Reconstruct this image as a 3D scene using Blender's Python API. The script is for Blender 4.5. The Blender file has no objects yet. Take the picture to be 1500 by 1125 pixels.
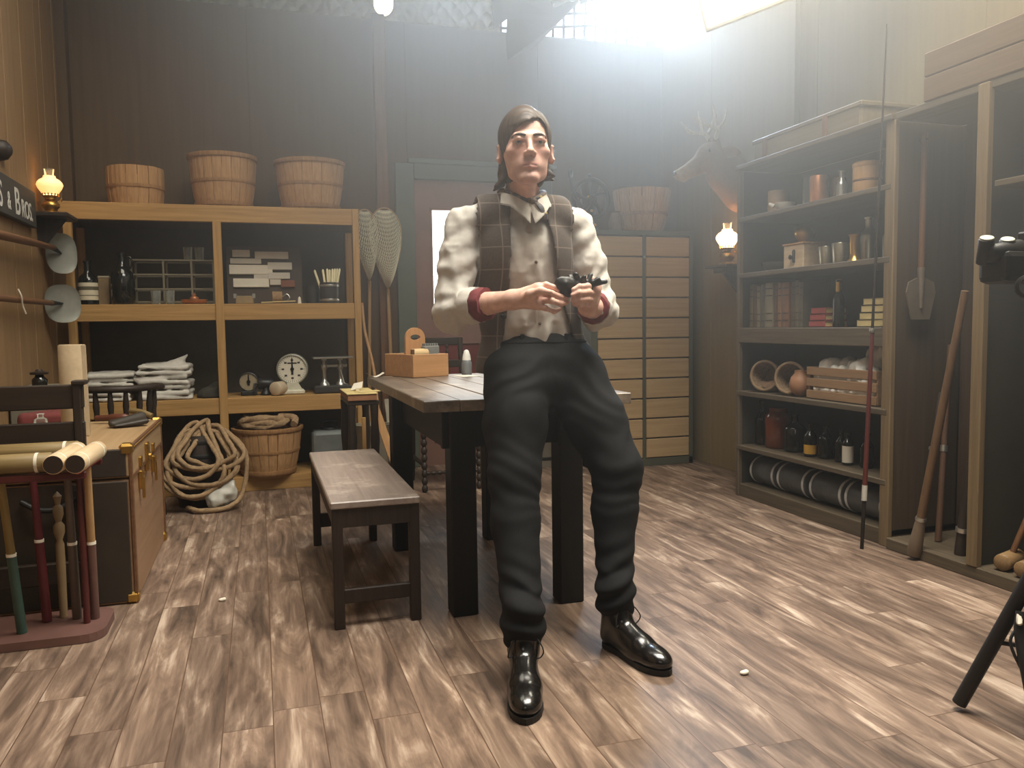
import bpy, bmesh, math, random
import numpy as np
from mathutils import Vector, Matrix, Euler
random.seed(7)
rng = np.random.default_rng(11)
SC = bpy.context.scene
COL = SC.collection
PI = math.pi
MW = {}          # world matrix of every thing / part root

# ---------------------------------------------------------------- objects
def setp(o, label=None, cat=None, group=None, kind=None):
    if label: o['label'] = label
    if cat: o['category'] = cat
    if group: o['group'] = group
    if kind: o['kind'] = kind
    return o

def thing(name, label, cat, loc=(0, 0, 0), rz=0.0, group=None, rot=None):
    o = bpy.data.objects.new(name, None)
    COL.objects.link(o)
    o.empty_display_size = 0.1
    o.location = loc
    e = Euler(rot) if rot else Euler((0, 0, rz))
    o.rotation_euler = e
    MW[o.name] = Matrix.Translation(loc) @ e.to_matrix().to_4x4()
    return setp(o, label, cat, group)

def copy_thing(src, loc, rz=0.0, label=None, group=None, rot=None, mats=None):
    def rec(o, par):
        c = o.copy(); COL.objects.link(c); c.parent = par
        if mats and o.type == 'MESH' and o.data.materials and o.data.materials[0].name in mats:
            c.data = o.data.copy(); c.data.materials[0] = mats[o.data.materials[0].name]
        for ch in list(o.children): rec(ch, c)
        return c
    r = rec(src, None)
    r.location = loc
    r.rotation_euler = Euler(rot) if rot else Euler((0, 0, rz))
    MW[r.name] = Matrix.Translation(loc) @ r.rotation_euler.to_matrix().to_4x4()
    if label: r['label'] = label
    if group: r['group'] = group
    return r

def rotz(a): return Matrix.Rotation(a, 4, 'Z')
def TR(loc, rot=(0, 0, 0), sc=None):
    m = Matrix.Translation(loc) @ Euler(rot).to_matrix().to_4x4()
    if sc: m = m @ Matrix.Diagonal((sc[0], sc[1], sc[2], 1))
    return m

def axis_mat(p0, p1):
    """matrix whose z axis runs p0 -> p1, origin p0"""
    p0, p1 = Vector(p0), Vector(p1)
    q = (p1 - p0).to_track_quat('Z', 'Y')
    return Matrix.Translation(p0) @ q.to_matrix().to_4x4()

class MB:
    def __init__(s): s.v = []; s.f = []; s.sm = []
    def add(s, vs, fs, smooth=False, M=None):
        b = len(s.v)
        if M is not None: vs = [M @ Vector(v) for v in vs]
        s.v += [tuple(v) for v in vs]
        for f in fs:
            s.f.append(tuple(i + b for i in f)); s.sm.append(smooth)
        return s
    def bm(s, bm, smooth=False, M=None):
        bm.verts.index_update()
        s.add([v.co.copy() for v in bm.verts], [[v.index for v in f.verts] for f in bm.faces], smooth, M)
        bm.free(); return s
    def box(s, a, b, bev=0.0, M=None, seg=1):
        bm = bmesh.new(); bmesh.ops.create_cube(bm, size=1)
        sz = [abs(b[i] - a[i]) for i in range(3)]; c = [(a[i] + b[i]) / 2 for i in range(3)]
        for v in bm.verts: v.co = Vector([v.co[i] * sz[i] + c[i] for i in range(3)])
        if bev > 0:
            bmesh.ops.bevel(bm, geom=bm.edges[:] , offset=min(bev, min(sz) * .45), segments=seg, profile=.5, affect='EDGES')
        return s.bm(bm, False, M)
    def cbox(s, c, sz, bev=0.0, rot=(0, 0, 0), seg=1):
        return s.box([-x / 2 for x in sz], [x / 2 for x in sz], bev, TR(c, rot), seg)
    def bar(s, p0, p1, w, d, bev=0.0, up=None):
        """rectangular bar from p0 to p1 (w x d section)"""
        p0, p1 = Vector(p0), Vector(p1); L = (p1 - p0).length
        z = (p1 - p0).normalized(); u = Vector(up) if up else (Vector((0, 0, 1)) if abs(z.z) < .9 else Vector((0, 1, 0)))
        x = u.cross(z).normalized(); y = z.cross(x)
        M = Matrix(((x.x, y.x, z.x, p0.x), (x.y, y.y, z.y, p0.y), (x.z, y.z, z.z, p0.z), (0, 0, 0, 1)))
        return s.box((-w / 2, -d / 2, 0), (w / 2, d / 2, L), bev, M)
    def lathe(s, prof, n=28, M=None, smooth=True, cap0=True, cap1=True):
        vs = []; fs = []
        for (r, z) in prof:
            for k in range(n):
                a = 2 * PI * k / n; vs.append((r * math.cos(a), r * math.sin(a), z))
        for i in range(len(prof) - 1):
            for k in range(n):
                k2 = (k + 1) % n
                fs.append((i * n + k, i * n + k2, (i + 1) * n + k2, (i + 1) * n + k))
        if cap0 and prof[0][0] > 1e-6: fs.append(tuple(range(n - 1, -1, -1)))
        if cap1 and prof[-1][0] > 1e-6: fs.append(tuple((len(prof) - 1) * n + k for k in range(n)))
        return s.add(vs, fs, smooth, M)
    def cyl(s, p0, p1, r0, r1=None, n=20, bev=0.0, smooth=True):
        r1 = r0 if r1 is None else r1; L = (Vector(p1) - Vector(p0)).length
        M = axis_mat(p0, p1)
        if bev > 0: pr = [(r0 - bev, 0), (r0, bev), (r1, L - bev), (r1 - bev, L)]
        else: pr = [(r0, 0), (r1, L)]
        # sharp caps: separate rings
        return s.lathe(pr, n, M, smooth)
    def ell(s, c, r, nu=20, nv=12, rot=(0, 0, 0)):
        prof = []
        for i in range(nv + 1):
            t = -PI / 2 + PI * i / nv
            prof.append((max(math.cos(t), 1e-4), math.sin(t)))
        return s.lathe(prof, nu, TR(c, rot, r), True, False, False)
    def tube(s, pts, r, n=10, cap=True, closed=False, lobes=0, twist=0.0, flat=1.0):
        pts = [Vector(p) for p in pts]; m = len(pts)
        rs = r if hasattr(r, '__len__') else [r] * m
        vs = []; fs = []; prev = None; dist = 0.0
        for i, p in enumerate(pts):
            if closed: t = pts[(i + 1) % m] - pts[i - 1]
            else: t = pts[min(i + 1, m - 1)] - pts[max(i - 1, 0)]
            if t.length < 1e-9: t = Vector((0, 0, 1))
            t.normalize()
            if prev is None:
                a = Vector((0, 0, 1)) if abs(t.z) < .9 else Vector((1, 0, 0))
                nx = a.cross(t).normalized()
            else:
                nx = (prev - t * prev.dot(t)).normalized()
            prev = nx; ny = t.cross(nx)
            if i: dist += (p - pts[i - 1]).length
            for k in range(n):
                a = 2 * PI * k / n
                rr = rs[i]
                if lobes: rr *= 1 + .13 * math.cos(lobes * (a + twist * dist)) - .02
                vs.append(p + nx * (math.cos(a) * rr) + ny * (math.sin(a) * rr * flat))
        for i in range(m if closed else m - 1):
            j = (i + 1) % m
            for k in range(n):
                k2 = (k + 1) % n
                fs.append((i * n + k, i * n + k2, j * n + k2, j * n + k))
        if cap and not closed:
            fs.append(tuple(range(n - 1, -1, -1))); fs.append(tuple((m - 1) * n + k for k in range(n)))
        return s.add(vs, fs, True)
    def prism(s, poly, h0, h1, M=None, smooth=False):
        n = len(poly)
        vs = [(x, y, h0) for x, y in poly] + [(x, y, h1) for x, y in poly]
        fs = [tuple(range(n - 1, -1, -1)), tuple(range(n, 2 * n))]
        fs += [(i, (i + 1) % n, n + (i + 1) % n, n + i) for i in range(n)]
        return s.add(vs, fs, smooth, M)
    def surf(s, fn, nu, nv, smooth=True, closeu=False):
        vs = [fn(i / (nu if closeu else nu - 1), j / (nv - 1)) for j in range(nv) for i in range(nu)]
        fs = []
        for j in range(nv - 1):
            for i in range(nu if closeu else nu - 1):
                i2 = (i + 1) % nu
                fs.append((j * nu + i, j * nu + i2, (j + 1) * nu + i2, (j + 1) * nu + i))
        return s.add(vs, fs, smooth)
    def build(s, name, mat, parent=None, local=False, fix=True):
        return mesh_obj(name, s.v, s.f, s.sm, mat, parent, local, fix)

def mesh_obj(name, v, f, sm, mat, parent=None, local=False, fix=True):
    if parent is not None and not local:
        Mi = MW[parent.name].inverted()
        v = [Mi @ Vector(p) for p in v]
    me = bpy.data.meshes.new(name)
    me.from_pydata([tuple(p) for p in v], [], f)
    if sm is True: me.polygons.foreach_set('use_smooth', [True] * len(f))
    elif sm: me.polygons.foreach_set('use_smooth', sm)
    if fix:
        bm = bmesh.new(); bm.from_mesh(me); bmesh.ops.recalc_face_normals(bm, faces=bm.faces[:]); bm.to_mesh(me); bm.free()
    me.update()
    if sm is not False and len(v) < 60000:
        fl = [False] * len(me.polygons); me.polygons.foreach_get('use_smooth', fl)
        try: me.set_sharp_from_angle(angle=math.radians(48)); me.polygons.foreach_set('use_smooth', fl)
        except Exception: pass
    o = bpy.data.objects.new(name, me); COL.objects.link(o)
    if mat: me.materials.append(mat)
    if parent is not None:
        o.parent = parent; MW[o.name] = MW[parent.name]
    else: MW[o.name] = Matrix.Identity(4)
    return o

def single(mb, name, mat, label, cat, group=None):
    """a thing that is one mesh: origin moved to its base centre"""
    vs = np.array(mb.v); c = (vs.min(0) + vs.max(0)) / 2; base = Vector((c[0], c[1], vs[:, 2].min()))
    o = mesh_obj(name, [Vector(p) - base for p in mb.v], mb.f, mb.sm, mat)
    o.location = base; MW[o.name] = Matrix.Translation(base)
    return setp(o, label, cat, group)

def struct(mb, name, mat, parent=None):
    o = mb.build(name, mat, parent)
    if parent is None: o['kind'] = 'structure'
    return o

# ---------------------------------------------------------------- splines
def spline(pts, n=8, closed=False):
    P = [Vector(p) for p in pts]; m = len(P); out = []
    rngi = range(m if closed else m - 1)
    for i in rngi:
        p0 = P[(i - 1) % m] if closed or i > 0 else P[0] * 2 - P[1]
        p1 = P[i]; p2 = P[(i + 1) % m]
        p3 = P[(i + 2) % m] if closed or i + 2 < m else P[-1] * 2 - P[-2]
        for k in range(n):
            t = k / n
            out.append(.5 * ((2 * p1) + (p2 - p0) * t + (2 * p0 - 5 * p1 + 4 * p2 - p3) * t * t + (3 * p1 - p0 - 3 * p2 + p3) * t ** 3))
    if not closed: out.append(P[-1])
    return out

# ---------------------------------------------------------------- materials
MATS = {}
def _new(name):
    m = bpy.data.materials.new(name); m.use_nodes = True
    nt = m.node_tree; nt.nodes.clear()
    out = nt.nodes.new('ShaderNodeOutputMaterial'); b = nt.nodes.new('ShaderNodeBsdfPrincipled')
    nt.links.new(b.outputs[0], out.inputs['Surface'])
    return m, nt, b
def N(nt, t, **kw):
    n = nt.nodes.new(t)
    for k, v in kw.items():
        if k in n.inputs.keys(): n.inputs[k].default_value = v
        else: setattr(n, k, v)
    return n
def c4(c): return (c[0], c[1], c[2], 1)
def srgb(r, g, b):
    f = lambda x: (x / 255 / 12.92) if x / 255 <= .04045 else ((x / 255 + .055) / 1.055) ** 2.4
    return (f(r), f(g), f(b))

def wood(name, ca, cb, rough=.55, axis='Z', scale=1.0, bump=.15, spec=.4, wear_sheen=None):
    k = name + axis
    if k in MATS: return MATS[k]
    m, nt, b = _new(k); L = nt.links.new
    tc = N(nt, 'ShaderNodeTexCoord'); mp = N(nt, 'ShaderNodeMapping')
    st = {'X': (1.6, 34, 34), 'Y': (34, 1.6, 34), 'Z': (34, 34, 1.6)}[axis]
    mp.inputs['Scale'].default_value = [x * scale for x in st]
    oi = N(nt, 'ShaderNodeObjectInfo'); ad = N(nt, 'ShaderNodeVectorMath', operation='ADD')
    mu = N(nt, 'ShaderNodeMath', operation='MULTIPLY'); mu.inputs[1].default_value = 37.0
    L(oi.outputs['Random'], mu.inputs[0]); L(tc.outputs['Object'], ad.inputs[0]); L(mu.outputs[0], ad.inputs[1])
    L(ad.outputs[0], mp.inputs[0])
    n1 = N(nt, 'ShaderNodeTexNoise', Scale=1.6, Detail=7.0, Roughness=.62, Distortion=.6)
    L(mp.outputs[0], n1.inputs['Vector'])
    rp = N(nt, 'ShaderNodeValToRGB'); rp.color_ramp.elements[0].position = .24; rp.color_ramp.elements[1].position = .8
    rp.color_ramp.elements[0].color = c4(ca); rp.color_ramp.elements[1].color = c4(cb)
    L(n1.outputs[0], rp.inputs[0]); col = rp.outputs[0]
    if wear_sheen:
        n2 = N(nt, 'ShaderNodeTexNoise', Scale=5.0, Detail=8.0, Roughness=.7); L(ad.outputs[0], n2.inputs['Vector'])
        r2 = N(nt, 'ShaderNodeValToRGB'); r2.color_ramp.elements[0].position = .52; r2.color_ramp.elements[1].position = .7
        L(n2.outputs[0], r2.inputs[0])
        mx = N(nt, 'ShaderNodeMix', data_type='RGBA'); L(r2.outputs[0], mx.inputs[0]); L(col, mx.inputs[6]); mx.inputs[7].default_value = c4(wear_sheen)
        col = mx.outputs[2]
    L(col, b.inputs['Base Color']); b.inputs['Roughness'].default_value = rough
    b.inputs['Specular IOR Level'].default_value = spec
    bp = N(nt, 'ShaderNodeBump', Strength=bump, Distance=.002); L(n1.outputs[0], bp.inputs['Height']); L(bp.outputs[0], b.inputs['Normal'])
    MATS[k] = m; return m

def plain(name, col, rough=.5, metal=0.0, var=.15, nscale=12.0, bump=0.0, spec=.5, coat=0.0, col2=None, trans=0.0, sheen=0.0):
    if name in MATS: return MATS[name]
    m, nt, b = _new(name); L = nt.links.new
    tc = N(nt, 'ShaderNodeTexCoord')
    n1 = N(nt, 'ShaderNodeTexNoise', Scale=nscale, Detail=5.0, Roughness=.6); L(tc.outputs['Object'], n1.inputs['Vector'])
    rp = N(nt, 'ShaderNodeValToRGB'); rp.color_ramp.elements[0].position = .32; rp.color_ramp.elements[1].position = .7
    c2 = col2 if col2 else tuple(min(1, c * (1 + var)) for c in col)
    rp.color_ramp.elements[0].color = c4(tuple(c * (1 - var) for c in col) if not col2 else col); rp.color_ramp.elements[1].color = c4(c2)
    L(n1.outputs[0], rp.inputs[0]); L(rp.outputs[0], b.inputs['Base Color'])
    b.inputs['Roughness'].default_value = rough; b.inputs['Metallic'].default_value = metal
    b.inputs['Specular IOR Level'].default_value = spec; b.inputs['Coat Weight'].default_value = coat
    b.inputs['Transmission Weight'].default_value = trans
    b.inputs['Sheen Weight'].default_value = sheen
    if bump:
        bp = N(nt, 'ShaderNodeBump', Strength=bump, Distance=.004); L(n1.outputs[0], bp.inputs['Height']); L(bp.outputs[0], b.inputs['Normal'])
    MATS[name] = m; return m

def glow(name, col, strength, base=(.8, .8, .8)):
    if name in MATS: return MATS[name]
    m, nt, b = _new(name)
    b.inputs['Base Color'].default_value = c4(base); b.inputs['Emission Color'].default_value = c4(col)
    b.inputs['Emission Strength'].default_value = strength; b.inputs['Roughness'].default_value = .4
    MATS[name] = m; return m

def glass(name, col=(1, 1, 1), rough=.03, alpha=.25):
    """thin glass: mostly see-through with a glossy skin"""
    if name in MATS: return MATS[name]
    m = bpy.data.materials.new(name); m.use_nodes = True; nt = m.node_tree; nt.nodes.clear(); L = nt.links.new
    out = N(nt, 'ShaderNodeOutputMaterial'); t = N(nt, 'ShaderNodeBsdfTransparent'); g = N(nt, 'ShaderNodeBsdfPrincipled')
    t.inputs[0].default_value = c4(col); g.inputs['Base Color'].default_value = c4(tuple(c * .9 for c in col)); g.inputs['Roughness'].default_value = rough
    fr = N(nt, 'ShaderNodeFresnel'); fr.inputs[0].default_value = 1.45
    ad = N(nt, 'ShaderNodeMath', operation='ADD', use_clamp=True); ad.inputs[1].default_value = alpha
    mx = N(nt, 'ShaderNodeMixShader'); L(fr.outputs[0], ad.inputs[0]); L(ad.outputs[0], mx.inputs[0]); L(t.outputs[0], mx.inputs[1]); L(g.outputs[0], mx.inputs[2]); L(mx.outputs[0], out.inputs[0])
    MATS[name] = m; return m

# ---------------------------------------------------------------- signed distance modelling
class SDF:
    """signed distance grid; primitives are evaluated only near themselves"""
    def __init__(s, lo, hi, h):
        s.lo = np.array(lo, float); s.h = h
        s.n = np.ceil((np.array(hi, float) - s.lo) / h).astype(int) + 1
        s.d = np.full(s.n, .2, np.float32)
        s.ax = [s.lo[i] + h * np.arange(s.n[i]) for i in range(3)]
    def win(s, lo, hi, pad):
        a = np.maximum(((np.array(lo) - pad - s.lo) / s.h).astype(int), 0)
        b = np.minimum(((np.array(hi) + pad - s.lo) / s.h).astype(int) + 2, s.n)
        if (b <= a).any(): return None, None
        sl = tuple(slice(a[i], b[i]) for i in range(3))
        X, Y, Z = np.meshgrid(*[s.ax[i][a[i]:b[i]] for i in range(3)], indexing='ij', sparse=False)
        return sl, np.stack([X, Y, Z], -1).astype(np.float32)
    def op(s, sl, d, k, mode):
        a = s.d[sl]
        if mode == 'u':
            if k > 0:
                hh = np.clip(.5 + .5 * (a - d) / k, 0, 1); s.d[sl] = a * (1 - hh) + d * hh - k * hh * (1 - hh)
            else: s.d[sl] = np.minimum(a, d)
        elif mode == 's':
            d = -d
            if k > 0:
                hh = np.clip(.5 + .5 * (d - a) / k, 0, 1); s.d[sl] = a * (1 - hh) + d * hh + k * hh * (1 - hh)
            else: s.d[sl] = np.maximum(a, d)
    def cone(s, p0, p1, r0, r1, k=.02, mode='u', flat=None):
        p0 = np.array(p0, np.float32); p1 = np.array(p1, np.float32); R = max(r0, r1)
        sl, P = s.win(np.minimum(p0, p1) - R, np.maximum(p0, p1) + R, k + .03)
        if sl is None: return s
        ab = p1 - p0; t = np.clip(((P - p0) @ ab) / max(float(ab @ ab), 1e-9), 0, 1)
        q = P - p0 - t[..., None] * ab
        if flat is not None:     # (axis, factor): squash across an axis
            ax = np.array(flat[0], np.float32); ax /= np.linalg.norm(ax); c = q @ ax
            q = q + ax * (c * (1 / flat[1] - 1))[..., None]
            d = (np.sqrt((q * q).sum(-1)) - (r0 + (r1 - r0) * t)) * min(1, flat[1] * 1.15)
        else: d = np.sqrt((q * q).sum(-1)) - (r0 + (r1 - r0) * t)
        s.op(sl, d, k, mode); return s
    def chain(s, pts, rs, k=.02, mode='u', flat=None):
        for i in range(len(pts) - 1): s.cone(pts[i], pts[i + 1], rs[i], rs[i + 1], k, mode, flat)
        return s
    def ell(s, c, r, k=.02, mode='u', R=None):
        c = np.array(c, np.float32); r = np.array(r, np.float32)
        sl, P = s.win(c - r.max(), c + r.max(), k + .03)
        if sl is None: return s
        q = P - c
        if R is not None: q = q @ np.array(R, np.float32)     # columns of R = local axes
        k0 = np.sqrt(((q / r) ** 2).sum(-1)); k1 = np.sqrt(((q / (r * r)) ** 2).sum(-1)) + 1e-9
        s.op(sl, k0 * (k0 - 1) / k1, k, mode); return s
    def box(s, c, hs, rad=.01, k=.01, mode='u', R=None):
        c = np.array(c, np.float32); hs = np.array(hs, np.float32); m = np.linalg.norm(hs)
        sl, P = s.win(c - m, c + m, k + .03)
        if sl is None: return s
        q = P - c
        if R is not None: q = q @ np.array(R, np.float32)
        w = np.abs(q) - (hs - rad)
        d = np.sqrt((np.maximum(w, 0) ** 2).sum(-1)) + np.minimum(w.max(-1), 0) - rad
        s.op(sl, d, k, mode); return s
    def P(s):
        X, Y, Z = np.meshgrid(*s.ax, indexing='ij'); return np.stack([X, Y, Z], -1).astype(np.float32)
    def mesh(s, smooth=0):
        d = s.d; n = d.shape
        ins = d < 0
        c = np.zeros((n[0] - 1, n[1] - 1, n[2] - 1), np.uint8)
        for i in (0, 1):
            for j in (0, 1):
                for k in (0, 1): c += ins[i:n[0] - 1 + i, j:n[1] - 1 + j, k:n[2] - 1 + k]
        act = np.argwhere((c > 0) & (c < 8))
        idx = np.full(c.shape, -1, np.int64); idx[tuple(act.T)] = np.arange(len(act))
        acc = np.zeros((len(act), 3)); cnt = np.zeros(len(act))
        cor = [(i, j, k) for i in (0, 1) for j in (0, 1) for k in (0, 1)]
        val = {q: d[act[:, 0] + q[0], act[:, 1] + q[1], act[:, 2] + q[2]] for q in cor}
        for a in cor:
            for ax in range(3):
                if a[ax] == 0:
                    b = list(a); b[ax] = 1; b = tuple(b)
                    va, vb = val[a], val[b]; m = (va < 0) != (vb < 0)
                    t = np.where(m, va / np.where(m, va - vb, 1), 0)
                    p = np.tile(np.array(a, float), (len(act), 1)); p[:, ax] += t
                    acc[m] += p[m]; cnt[m] += 1
        V = (act + acc / cnt[:, None]) * s.h + s.lo
        Q = []
        for ax in range(3):
            o1, o2 = [(1, 2), (2, 0), (0, 1)][ax]
            A = ins; sl0 = [slice(None)] * 3; sl1 = [slice(None)] * 3; sl0[ax] = slice(0, -1); sl1[ax] = slice(1, None)
            ch = A[tuple(sl0)] != A[tuple(sl1)]
            e = np.argwhere(ch)
            e = e[(e[:, o1] > 0) & (e[:, o2] > 0) & (e[:, o1] < n[o1] - 1) & (e[:, o2] < n[o2] - 1)]
            u1 = np.zeros(3, int); u1[o1] = 1; u2 = np.zeros(3, int); u2[o2] = 1
            g = lambda q: idx[q[:, 0], q[:, 1], q[:, 2]]
            q = np.stack([g(e - u1 - u2), g(e - u2), g(e), g(e - u1)], 1)
            fl = ~A[tuple(e.T)]; q[fl] = q[fl][:, ::-1]
            Q.append(q)
        Q = np.concatenate(Q); Q = Q[(Q >= 0).all(1)]
        for _ in range(smooth):
            S = np.zeros_like(V); w = np.zeros(len(V))
            for a, b in ((0, 1), (1, 2), (2, 3), (3, 0)):
                for x, y in ((a, b), (b, a)):
                    np.add.at(S, Q[:, x], V[Q[:, y]]); np.add.at(w, Q[:, x], 1)
            V = V * .5 + .5 * S / np.maximum(w, 1)[:, None]
        return V, Q

def vnoise(P, freq, seed=0):
    """smooth value noise in -1..1 at points P"""
    r = np.random.default_rng(seed); T = r.uniform(-1, 1, (32, 32, 32)).astype(np.float32)
    q = np.asarray(P, np.float32) * freq + 100.3
    i = np.floor(q).astype(int); f = q - i; f = f * f * (3 - 2 * f); i %= 32; j = (i + 1) % 32
    x0, y0, z0 = i[..., 0], i[..., 1], i[..., 2]; x1, y1, z1 = j[..., 0], j[..., 1], j[..., 2]
    fx, fy, fz = f[..., 0], f[..., 1], f[..., 2]
    def lx(y, z): return T[x0, y, z] * (1 - fx) + T[x1, y, z] * fx
    return (lx(y0, z0) * (1 - fy) + lx(y1, z0) * fy) * (1 - fz) + (lx(y0, z1) * (1 - fy) + lx(y1, z1) * fy) * fz

def sdf_obj(S, name, mat, parent=None, smooth=1):
    V, Q = S.mesh(smooth)
    return big_obj(name, V, Q, mat, parent)
def big_obj(name, V, Q, mat, parent=None):
    if parent is not None:
        Mi = np.array(MW[parent.name].inverted()); V = V @ Mi[:3, :3].T + Mi[:3, 3]
    me = bpy.data.meshes.new(name)
    me.vertices.add(len(V)); me.vertices.foreach_set('co', V.astype(np.float32).ravel())
    me.loops.add(Q.size); me.loops.foreach_set('vertex_index', Q.astype(np.int32).ravel())
    me.polygons.add(len(Q)); me.polygons.foreach_set('loop_start', (np.arange(len(Q)) * 4).astype(np.int32))
    me.polygons.foreach_set('use_smooth', np.ones(len(Q), bool))
    me.update(calc_edges=True); me.validate()
    o = bpy.data.objects.new(name, me); COL.objects.link(o); me.materials.append(mat)
    if parent is not None: o.parent = parent; MW[o.name] = MW[parent.name]
    else: MW[o.name] = Matrix.Identity(4)
    return o

# ================================================================ camera
F_PX = 1182.85
cam_d = bpy.data.cameras.new('camera'); cam = bpy.data.objects.new('camera', cam_d); COL.objects.link(cam)
yaw, pit, rol = 0.302015, 0.0724613, -0.0144330
fw = Vector((math.sin(yaw) * math.cos(pit), math.cos(yaw) * math.cos(pit), -math.sin(pit)))
rt = Vector((math.cos(yaw), -math.sin(yaw), 0)); up = rt.cross(fw)
r2 = rt * math.cos(rol) + up * math.sin(rol); u2 = up * math.cos(rol) - rt * math.sin(rol)
cam.matrix_world = Matrix(((r2.x, u2.x, -fw.x, 0), (r2.y, u2.y, -fw.y, 0), (r2.z, u2.z, -fw.z, 1.03), (0, 0, 0, 1)))
cam_d.sensor_width = 36; cam_d.lens = F_PX / 1500 * 36; cam_d.clip_start = .02; cam_d.clip_end = 60
SC.camera = cam
SC.view_settings.view_transform = 'Standard'; SC.view_settings.look = 'None'; SC.view_settings.gamma = 1
SC.view_settings.use_curve_mapping = False; SC.view_settings.exposure = 0.15

# ================================================================ shared materials
M_PINE = lambda a: wood('pine', srgb(150, 114, 66), srgb(190, 152, 98), .6, a, 1.0, .1, .25)
M_DARK = lambda a: wood('dark_oak', srgb(34, 27, 22), srgb(58, 46, 37), .5, a, 1.0, .2, .35)
M_SHELF = lambda a: wood('grey_brown_shelf', srgb(70, 60, 48), srgb(104, 92, 74), .6, a, 1.0, .2, .3)
M_BROWN = lambda a: wood('brown_wood', srgb(84, 56, 36), srgb(126, 88, 58), .5, a, 1.0, .15, .35)
M_TAN = lambda a: wood('tan_wood', srgb(168, 122, 78), srgb(205, 162, 112), .6, a, 1.0, .1, .3)
M_STAVE = lambda a: wood('stave', srgb(150, 112, 74), srgb(196, 156, 110), .7, a, 1.2, .2, .2)
M_HOOP = lambda a: wood('hoop', srgb(128, 92, 58), srgb(176, 136, 92), .7, a, 1.2, .2, .2)
M_BACK = plain('dark_backing', srgb(74, 67, 54), .8, 0, .2, 3)
M_BLACKM = plain('black_metal', srgb(26, 25, 24), .4, .6, .15)
M_IRON = plain('iron', srgb(62, 62, 62), .45, .8, .2, 20)
M_STEEL = plain('steel', srgb(190, 190, 182), .3, .9, .08)
M_BRASS = plain('brass', srgb(196, 156, 82), .3, .95, .1)
M_COPPER = plain('copper', srgb(204, 142, 100), .35, .7, .12)
M_PAPER = plain('paper', srgb(222, 214, 196), .8, 0, .06, 8)
M_YPAPER = plain('yellowed_paper', srgb(212, 190, 128), .8, 0, .1, 8)
M_CLOTHW = plain('white_cloth', srgb(200, 196, 186), .9, 0, .07, 40, .2)
M_DGLASS = plain('dark_glass', srgb(22, 22, 18), .08, 0, .2, spec=.6)
M_CLEAR = glass('clear_glass', (.93, .95, .92), .03, .06)
M_ROPE = plain('rope_fibre', srgb(150, 124, 92), .9, 0, .25, 60, .5)

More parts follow.
